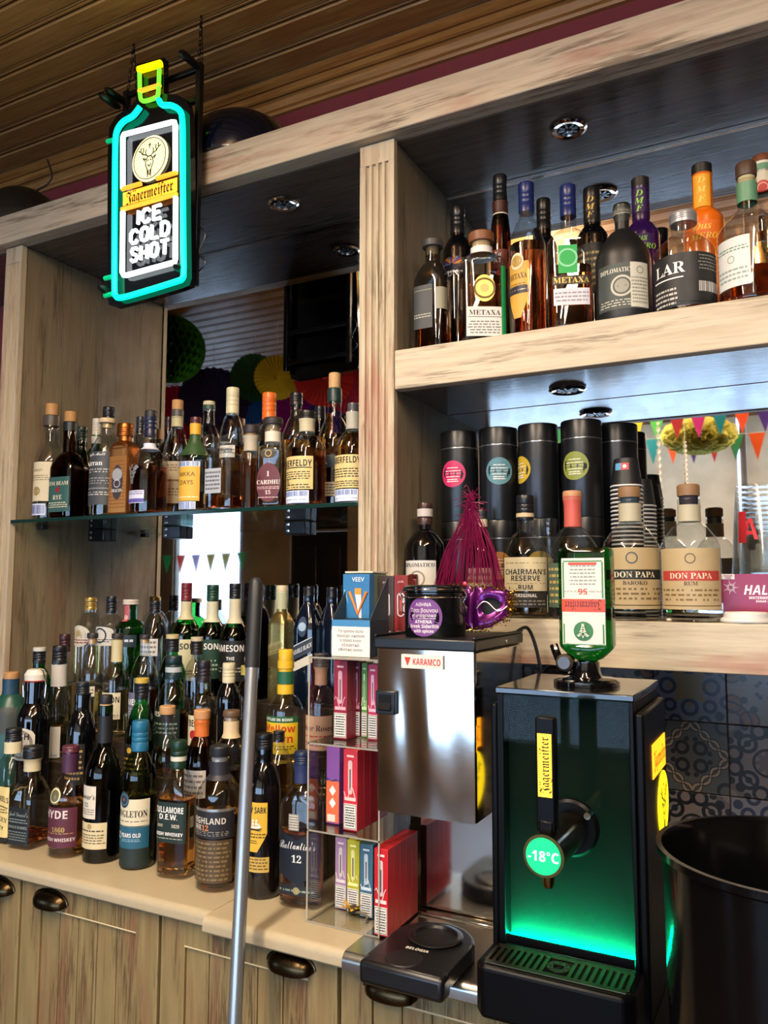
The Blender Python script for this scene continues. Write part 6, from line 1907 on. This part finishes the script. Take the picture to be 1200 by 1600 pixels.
TIN_M = mat('#0d0e10', 0.34, spec=0.6)
for i in range(4):
    tin(xs[i], YT, 1, 'upper black tea tin with %s round label' % names[i], cols[i], rots[i])
    tin(xs[i], YT, 0, 'lower black tea tin with %s round label, under the %s one' % (names2[i], names[i]), cols2[i] if i else None, rots2[i])
tin(965, YT + .080, 1, 'upper black tea tin half hidden behind the olive-labelled tin', None, 0)
tin(965, YT + .080, 0, 'lower black tea tin half hidden behind the cup stack', None, 0)

# glass jar between bottles
jq = atY(858, 811, 1.735)
gj = thing('glass_jar', 'empty clear glass jar standing behind the cream-labelled rum bottle', 'jar', (atY(858, 880, 1.683).x, 1.683, LS + 0.0006))
jh = atY(858, 811, 1.683).z - LS
mk('glass_body', MB().lathe([(k * 0.55, z) for k, z in ((0.030, 0), (0.034, 0.004), (0.034, jh * .72), (0.030, jh * .82), (0.031, jh * .86), (0.033, jh * .88), (0.031, jh * .92), (0.033, jh * .95), (0.032, jh))], seg=32), GLASS['clear'], gj)

# ------------------------------------------------------------------ cups
CG = 'black paper coffee cups stacked upside down'
cq = atY(979, 762, 1.742)
cr_ = 25 * pxm(979, 762, 1.742)
chp = (atY(979, 718, 1.742).z - cq.z)
cupme = None
for sN, (cx_, cy_, n_) in enumerate(((cq.x, 1.742, 32), (cq.x + 0.012, 1.832, 28))):
    for i in range(n_):
        z = LS + 0.0008 + i * ((cq.z - LS - 0.0008) / 31.0)
        top = i == n_ - 1
        lab = ['topmost upside-down paper cup of the stack behind the black-band rum bottle', 'topmost upside-down paper cup of the stack against the mirror'][sN] if top else ['upside-down paper cup in the stack behind the black-band rum bottle', 'upside-down paper cup in the stack against the mirror'][sN]
        t = thing('paper_cup', lab, 'cup', (cx_, cy_, z), group=CG)
        if cupme is None:
            c1_ = mk('cup_wall', MB().lathe([(cr_ * .96, 0.003), (cr_ * .74, chp), (cr_ * .72, chp + 0.0005), (cr_ * .70, chp - 0.004)], seg=28, caps=True), mat('#121314', 0.5), t)
            c2_ = mk('cup_rim', MB().lathe([(cr_ * .955, 0.0), (cr_ * 1.0, 0.0012), (cr_ * 1.0, 0.0032), (cr_ * .955, 0.0042)], seg=28, caps=False), mat('#d8d4cc', 0.5), t)
            cupme = (c1_, c2_)
        else:
            inst(cupme[0], t)
            inst(cupme[1], t)
        if top and sN == 0:
            def onc(u, v, off=.0006):
                z_ = chp * .70 + v
                r2 = cr_ * (.96 - .22 * z_ / chp) + off
                th = u / r2 - math.pi / 2 - .15
                return (r2 * math.cos(th), r2 * math.sin(th), z_)
            lg = mk('logo_patch', MB().sheet(lambda u, v: onc((u - .5) * .030, (v - .5) * .015), 8, 2), mat('#c43a3c', 0.5), t)
            mk('logo_half', MB().sheet(lambda u, v: onc((u * .46 - .5) * .030, (v - .5) * .015, .0010), 6, 2), mat('#5a9ac0', 0.5), lg)
            mk('logo_dot', MB().add([onc(.0065 + .0042 * math.cos(q * math.pi / 6), .0042 * math.sin(q * math.pi / 6), .0011) for q in range(12)], [tuple(range(12))]), mat('#e4d8d4', 0.5), lg)
PG = 'clear plastic cups stacked upside down'
plast = glassy((0.97, 0.975, 0.975), 0.12, 1.3)
pcq = atY(1196, 757, 1.752)
ph = pcq.z - LS
pr0 = 44 * pxm(1196, 757, 1.752)
pm = None
for i in range(9):
    t = thing('plastic_cup', 'topmost clear plastic cup with red printed logo in the upside-down stack' if i == 8 else 'clear plastic cup inside the upside-down stack behind the magenta candy box', 'cup', (pcq.x, 1.756, LS + 0.0008 + i * 0.0105), group=PG)
    ch_ = ph - 8 * 0.0105 - 0.001
    if pm is None:
        pm = (mk('cup_wall', MB().lathe([(pr0 * 1.22, 0.004), (pr0 * 1.16, ch_ * .3), (pr0 * 1.02, ch_ * .97), (pr0 * .98, ch_), (pr0 * .9, ch_ - .002)], seg=36), plast, t),
              mk('cup_rim', MB().lathe([(pr0 * 1.22, 0.0), (pr0 * 1.27, 0.0012), (pr0 * 1.27, 0.0036), (pr0 * 1.22, 0.0048)], seg=36, caps=False), mat('#dcdcd8', 0.3), t))
    else:
        inst(pm[0], t)
        inst(pm[1], t)
    if i == 8:
        def onp(u, v):
            r2 = pr0 * (1.18 - .16 * v / ch_) + .0008
            th = u / r2 - math.pi / 2 - .55
            return (r2 * math.cos(th), r2 * math.sin(th), v)
        a_, f_, _ = text2d('A', 'b', 0.040, 0.034)
        lg = mk('logo_patch', MB().sheet(lambda u, v: onp((u - .5) * .020 - .014, ch_ * .36 + v * .062), 8, 4), mat('#a81c24', 0.5), t)
        mk('lettering', MB().add([onp(x + .004, y + ch_ * .36 + .026) for x, y in a_], f_), mat('#c02830', 0.5), lg, smooth=False)

hb_ = thing('candy_box', 'magenta candy box with white bold lettering on the lower shelf', 'box')
YH = 1.662
h0, h1 = atY(1128, 897, YH), atY(1240, 956, YH)
hbx = mk('carton', MB().box(h0.x, h1.x, YH, YH + 0.022, LS + 0.0006, h0.z), mat('#8c1c48', 0.35), hb_, bevel=0.0008)
mb = MB()
hz = atY(1190, 922, YH).z
flat_text(mb, 'HALLS', 'o', 0.0175, lambda u, v: (atY(1164, 922, YH).x + 0.031 + u, YH - 0.0006, hz + v), 0.066)
flat_text(mb, 'WATERMELON', 'o', 0.005, lambda u, v: (atY(1164, 922, YH).x + 0.030 + u, YH - 0.0006, hz - 0.0145 + v), 0.05)
flat_text(mb, 'SUGAR & CO', 'o', 0.004, lambda u, v: (atY(1164, 922, YH).x + 0.034 + u, YH - 0.0006, hz - 0.021 + v), 0.04)
mk('lettering', mb, mat('#ece4e6', 0.45), hbx, smooth=False)
sx_, sz_ = atY(1142, 918, YH).x, atY(1142, 918, YH).z
mbs = MB()
for q in range(14):
    a = q * math.pi / 7
    L_ = 0.015 if q % 2 == 0 else 0.009
    mbs.add([(sx_ + L_ * math.cos(a), YH - 0.0006, sz_ + L_ * math.sin(a)), (sx_ + 0.003 * math.cos(a + .5), YH - 0.0006, sz_ + 0.003 * math.sin(a + .5)), (sx_ + 0.003 * math.cos(a - .5), YH - 0.0006, sz_ + 0.003 * math.sin(a - .5))], [(0, 2, 1)])
mk('starburst', mbs, mat('#d8b4c0', 0.5), hbx, smooth=False)
mb = MB()
cn = mk('corner_flap', MB().box(h0.x, h0.x + 0.022, YH - 0.0006, YH + 0.0, h0.z - 0.010, h0.z), mat('#d8d0cc', 0.5), hbx)
flat_text(mb, 'SUGAR', 'b', 0.0032, lambda u, v: (h0.x + 0.011 + u, YH - 0.001, h0.z - 0.0032 + v), 0.018)
flat_text(mb, 'FREE', 'b', 0.0032, lambda u, v: (h0.x + 0.011 + u, YH - 0.001, h0.z - 0.0074 + v), 0.014)
mk('lettering', mb, mat('#8c1c48', 0.5), cn, smooth=False)
lq = atY(1166, 966, 1.612)
lid_ = tag(mk('cup_lid', MB().lathe([(0.044, 0.0), (0.0455, 0.003), (0.044, 0.007), (0.039, 0.009), (0.038, 0.016), (0.035, 0.019), (0.030, 0.0185), (0.028, 0.015)], seg=44), mat('#cfccc4', 0.4)), 'white plastic coffee cup lid lying in front of the candy box', 'cup lid')
lid_.location = (lq.x, 1.6135, LS + 0.0008)
mc = atY(648, 902, 1.60)
sbv = thing('lighter', 'small maroon lighter standing in front of the black rum bottle', 'lighter', (mc.x, 1.592, LS + 0.0006))
mk('body', MB().box(-0.010, 0.010, -0.005, 0.005, 0, mc.z - LS - 0.004), mat('#5a141a', 0.3), sbv, bevel=0.002)
mk('metal_cap', MB().box(-0.0095, 0.0095, -0.0048, 0.0048, mc.z - LS - 0.004, mc.z - LS + 0.006), mat('#4a0f14', 0.3, 0.4), sbv, bevel=0.0015)

# ------------------------------------------------------------------ bowls on top of the shelving
bw = thing('upturned_bowl', 'dark navy bowl turned upside down on top of the shelving', 'bowl', (-1.335, 1.700, 2.6232))
mk('shell', MB().lathe([(0.170, 0.0), (0.172, 0.006), (0.158, 0.075), (0.125, 0.130), (0.080, 0.162), (0.038, 0.172), (0.036, 0.180), (0.0, 0.180)], seg=56), mat('#0c1220', 0.12, spec=0.6), bw)
bw = thing('metal_dome', 'grey metal dome with a bent wire on top of the shelving near its end', 'dome', (-2.235, 1.700, 2.6232))  # plain grey metal dome, no light source in it
mk('shell', MB().lathe([(0.150, 0.0), (0.152, 0.006), (0.140, 0.070), (0.110, 0.130), (0.070, 0.160), (0.0, 0.172)], seg=56), mat('#4a463e', 0.35, 0.7), bw)
mk('wire', MB().tube(spline([(0.06, 0, 0.165), (0.11, 0, 0.175), (0.13, 0, 0.20), (0.105, 0, 0.26)]), 0.003, 6), mat('#3a241a', 0.5), bw)

# ------------------------------------------------------------------ party decorations across the room, met in the mirrors


def vroom(x, y, Yv):
    "point whose mirror image stands at this photo pixel, Yv being its depth behind the mirror"
    p_ = atY(x, y, Yv)
    return Vector((p_.x, 2 * YM - Yv, p_.z))


def string(name, parent, p0_, p1_, r=0.0012, col='#d8d4cc'):
    return mk(name, MB().tube([p0_, p1_], r, 5), mat(col, 0.6), parent)


def honeycomb(label, c, R, col, h=1.0):
    t = thing('honeycomb_ball', label, 'paper ball', tuple(c))
    mb = MB()
    n = 26
    for i in range(n):
        a0 = 2 * math.pi * i / n
        for s_ in (0.0, 0.5):
            pts = []
            for j in range(13):
                ph = math.pi * j / 12
                w_ = 0.5 * (math.pi / n) * (1 if (j % 2 == 0) else -1) * (1 if s_ == 0 else -1)
                pts.append((ph, a0 + s_ * 2 * math.pi / n + w_))
            o0 = len(mb.v)
            for ph, a in pts:
                mb.v.append((0.15 * R * math.sin(ph) * math.cos(a), 0.15 * R * math.sin(ph) * math.sin(a), R * h * math.cos(ph)))
                mb.v.append((R * math.sin(ph) * math.cos(a), R * math.sin(ph) * math.sin(a), R * h * math.cos(ph)))
            for j in range(12):
                k_ = o0 + 2 * j
                mb.f.append((k_, k_ + 1, k_ + 3, k_ + 2))
    mk('paper_cells', mb, tissue(col), t, smooth=False, kind='stuff')
    mk('cord', MB().tube([(0, 0, R * h), (0, 0, ZC - c[2] - 0.002)], 0.0012, 5), mat('#cfc8b8', 0.6), t)
    return t


def fan(label, c, R, col, tilt=0.0, n=32, part=1.0):
    t = thing('paper_fan', label, 'paper fan', tuple(c), group='hanging paper fans')
    mb = MB()
    pts = []
    for i in range(2 * n + 1):
        a = math.pi * 2 * part * (i / (2 * n)) - math.pi / 2 - math.pi * (part - 1)
        pts.append((a, (i % 2) * R * 0.05))
    vs = [(0, 0, 0), (0, 0.004, 0)]
    for a, d_ in pts:
        e = 1.0 - (0.03 if d_ else 0)
        vs.append((R * e * math.cos(a), d_ - R * .025, R * e * math.sin(a)))
    fs = [(0, i + 2, i + 3) for i in range(2 * n)]
    mb.add(vs, fs)
    f_ = mk('pleated_disc', mb, tissue(col), t, smooth=False)
    mk('centre_button', MB().lathe([(R * .10, 0.004), (R * .10, -0.006), (R * .07, -0.010)], (0, -R * .03, 0), 16, 'y'), mat(col, 0.6), t)
    mk('cord', MB().tube([(0, 0, R * 0.98), (0, 0, ZC - c[2] - 0.002)], 0.0012, 5), mat('#cfc8b8', 0.6), t)
    t.rotation_euler.z = tilt
    return t


honeycomb('green honeycomb paper ball hanging from the boarded ceiling, seen in the mirror', vroom(268, 546, 3.25), 0.185, '#4a8a1e')
fan('dark purple paper fan hanging near the neon sign', vroom(333, 628, 3.62), 0.21, '#2c2038', 2.52)
fan('leaf green paper fan hanging beside the yellow fan', vroom(398, 590, 3.70), 0.145, '#2c5a2a', 2.52)
fan('yellow paper fan hanging between green and red fans', vroom(433, 590, 3.60), 0.130, '#c8a41c', 2.52)
fan('bright red paper fan hanging beside the yellow fan', vroom(506, 590, 3.72), 0.170, '#b0201c', 2.52)
fan('crimson paper fan hanging beside the bright red fan', vroom(545, 600, 3.86), 0.175, '#8c1030', 2.52)
fan('pinkish red paper fan hanging low beside the purple fan', vroom(277, 648, 3.80), 0.190, '#a8182c', 2.52)
fan('blue paper fan hanging below the green fan', vroom(392, 632, 3.95), 0.130, '#1c4a78', 2.52)
fan('magenta paper fan hanging low behind the yellow fan', vroom(458, 645, 4.0), 0.140, '#8c1460', 2.52)
fan('violet paper fan hanging low behind the red fans', vroom(520, 640, 4.1), 0.150, '#3a2470', 2.52)

# bunting
FLAGC = ['#c83448', '#d8cc3c', '#d85c24', '#c8b8d0', '#c83c90', '#3c9c68', '#6cc86c', '#5c3c98', '#cdb84a', '#1c8c98', '#d8641c', '#b0343c']
CN = {'#c83448': 'rose', '#d8cc3c': 'yellow', '#d85c24': 'orange', '#c8b8d0': 'lilac', '#c83c90': 'pink', '#3c9c68': 'sea green', '#6cc86c': 'light green', '#5c3c98': 'violet', '#cdb84a': 'sand', '#1c8c98': 'turquoise', '#d8641c': 'tangerine', '#b0343c': 'brick red'}


def bunting(name, label, A, B_, n, sag, fw, fh, off):
    t = thing('bunting', label, 'bunting')
    A, B_ = Vector(A), Vector(B_)
    pts = [A.lerp(B_, i / 40) + Vector((0, 0, -sag * 4 * (i / 40) * (1 - i / 40))) for i in range(41)]
    mk('cord', MB().tube(pts, 0.0018, 5), mat('#d8d4c8', 0.6), t)
    for i in range(n):
        u = (i + .5) / n
        p_ = A.lerp(B_, u) + Vector((0, 0, -sag * 4 * u * (1 - u)))
        d_ = (B_ - A).normalized() * fw / 2
        sw_ = Vector((0, 0.012 * math.sin(i * 2.1), 0))
        c_ = FLAGC[(i * 5 + off) % len(FLAGC)]
        mk('pennant', MB().add([p_ - d_, p_ + d_, p_ + Vector((0, 0, -fh)) + sw_, p_ - d_ + Vector((0, .001, 0)), p_ + d_ + Vector((0, .001, 0)), p_ + Vector((0, .001, -fh)) + sw_], [(0, 2, 1), (3, 4, 5), (0, 1, 4, 3), (1, 2, 5, 4), (2, 0, 3, 5)]), tissue(c_), t, smooth=False)


q1, q2 = vroom(930, 662, 4.35), vroom(1290, 628, 4.35)
bunting('bunting', 'string of coloured pennants strung nearer the bar', q1 + Vector((-.35, 0, .02)), q2 + Vector((.3, 0, .02)), 17, 0.02, 0.078, 0.125, 0)
q1, q2 = vroom(930, 690, 5.0), vroom(1290, 672, 5.0)
bunting('bunting', 'string of coloured pennants strung nearer the windows', q1 + Vector((-.4, 0, .03)), q2 + Vector((.4, 0, .03)), 18, 0.03, 0.09, 0.16, 3)
q1, q2 = vroom(250, 868, 6.6), vroom(390, 862, 6.6)
bunting('bunting', 'short string of coloured pennants hung across the small window', q1, q2, 6, 0.01, 0.12, 0.20, 5)

# ruffled tissue pompom and white streamers
pp = vroom(1092, 680, 4.7)
pt = thing('tissue_pompom', 'pale yellow ruffled tissue pompom hanging among the pennants', 'pompom', tuple(pp))
rnd = random.Random(3)
mb = MB()
for q in range(260):
    a, h_ = rnd.uniform(0, 2 * math.pi), rnd.uniform(-1, .9)
    rr = math.sqrt(max(.05, 1 - h_ * h_))
    d_ = Vector((rr * math.cos(a), rr * math.sin(a), h_))
    e = d_.orthogonal().normalized()
    e.rotate(Matrix.Rotation(rnd.uniform(0, 6.28), 3, d_))
    f_ = d_.cross(e)
    R_ = Vector((.19, .19, .10))
    m_ = lambda v: Vector((v.x * R_.x, v.y * R_.y, v.z * R_.z))
    mb.add([m_(d_ * .35), m_(d_ + e * .30 + f_ * .1), m_(d_ * 1.08 + f_ * .22), m_(d_ - e * .28)], [(0, 1, 2), (0, 2, 3)])
mk('tissue_petals', mb, tissue('#d8d47a'), pt, smooth=False, kind='stuff')
mk('cord', MB().tube([(0, 0, .05), (0, 0, ZC - pp.z - .002)], 0.0015, 5), mat('#d8d4c8', 0.6), pt)
for i_, (x, y0, y1) in enumerate(((1028, 660, 768), (1070, 690, 760))):
    a, b_ = vroom(x, y0, 4.2 + .05 * i_), vroom(x, y1, 4.2 + .05 * i_)
    st_ = thing('paper_streamer', ['long twisted white streamer hanging beside the orange pennant', 'short twisted white streamer hanging below the yellow pompom'][i_], 'streamer', tuple(a))
    mk('twisted_strip', MB().sheet(lambda u, v: ((u - .5) * .02 * math.cos(v * 30), (u - .5) * .02 * math.sin(v * 30), -(a.z - b_.z) * v), 2, 60), mat('#e4e0d8', 0.7), st_)
    mk('cord', MB().tube([(0, 0, 0), (0, 0, ZC - a.z - .002)], 0.0012, 5), mat('#d8d4c8', 0.6), st_)

bpy.data.scenes.remove(GLYPHS)
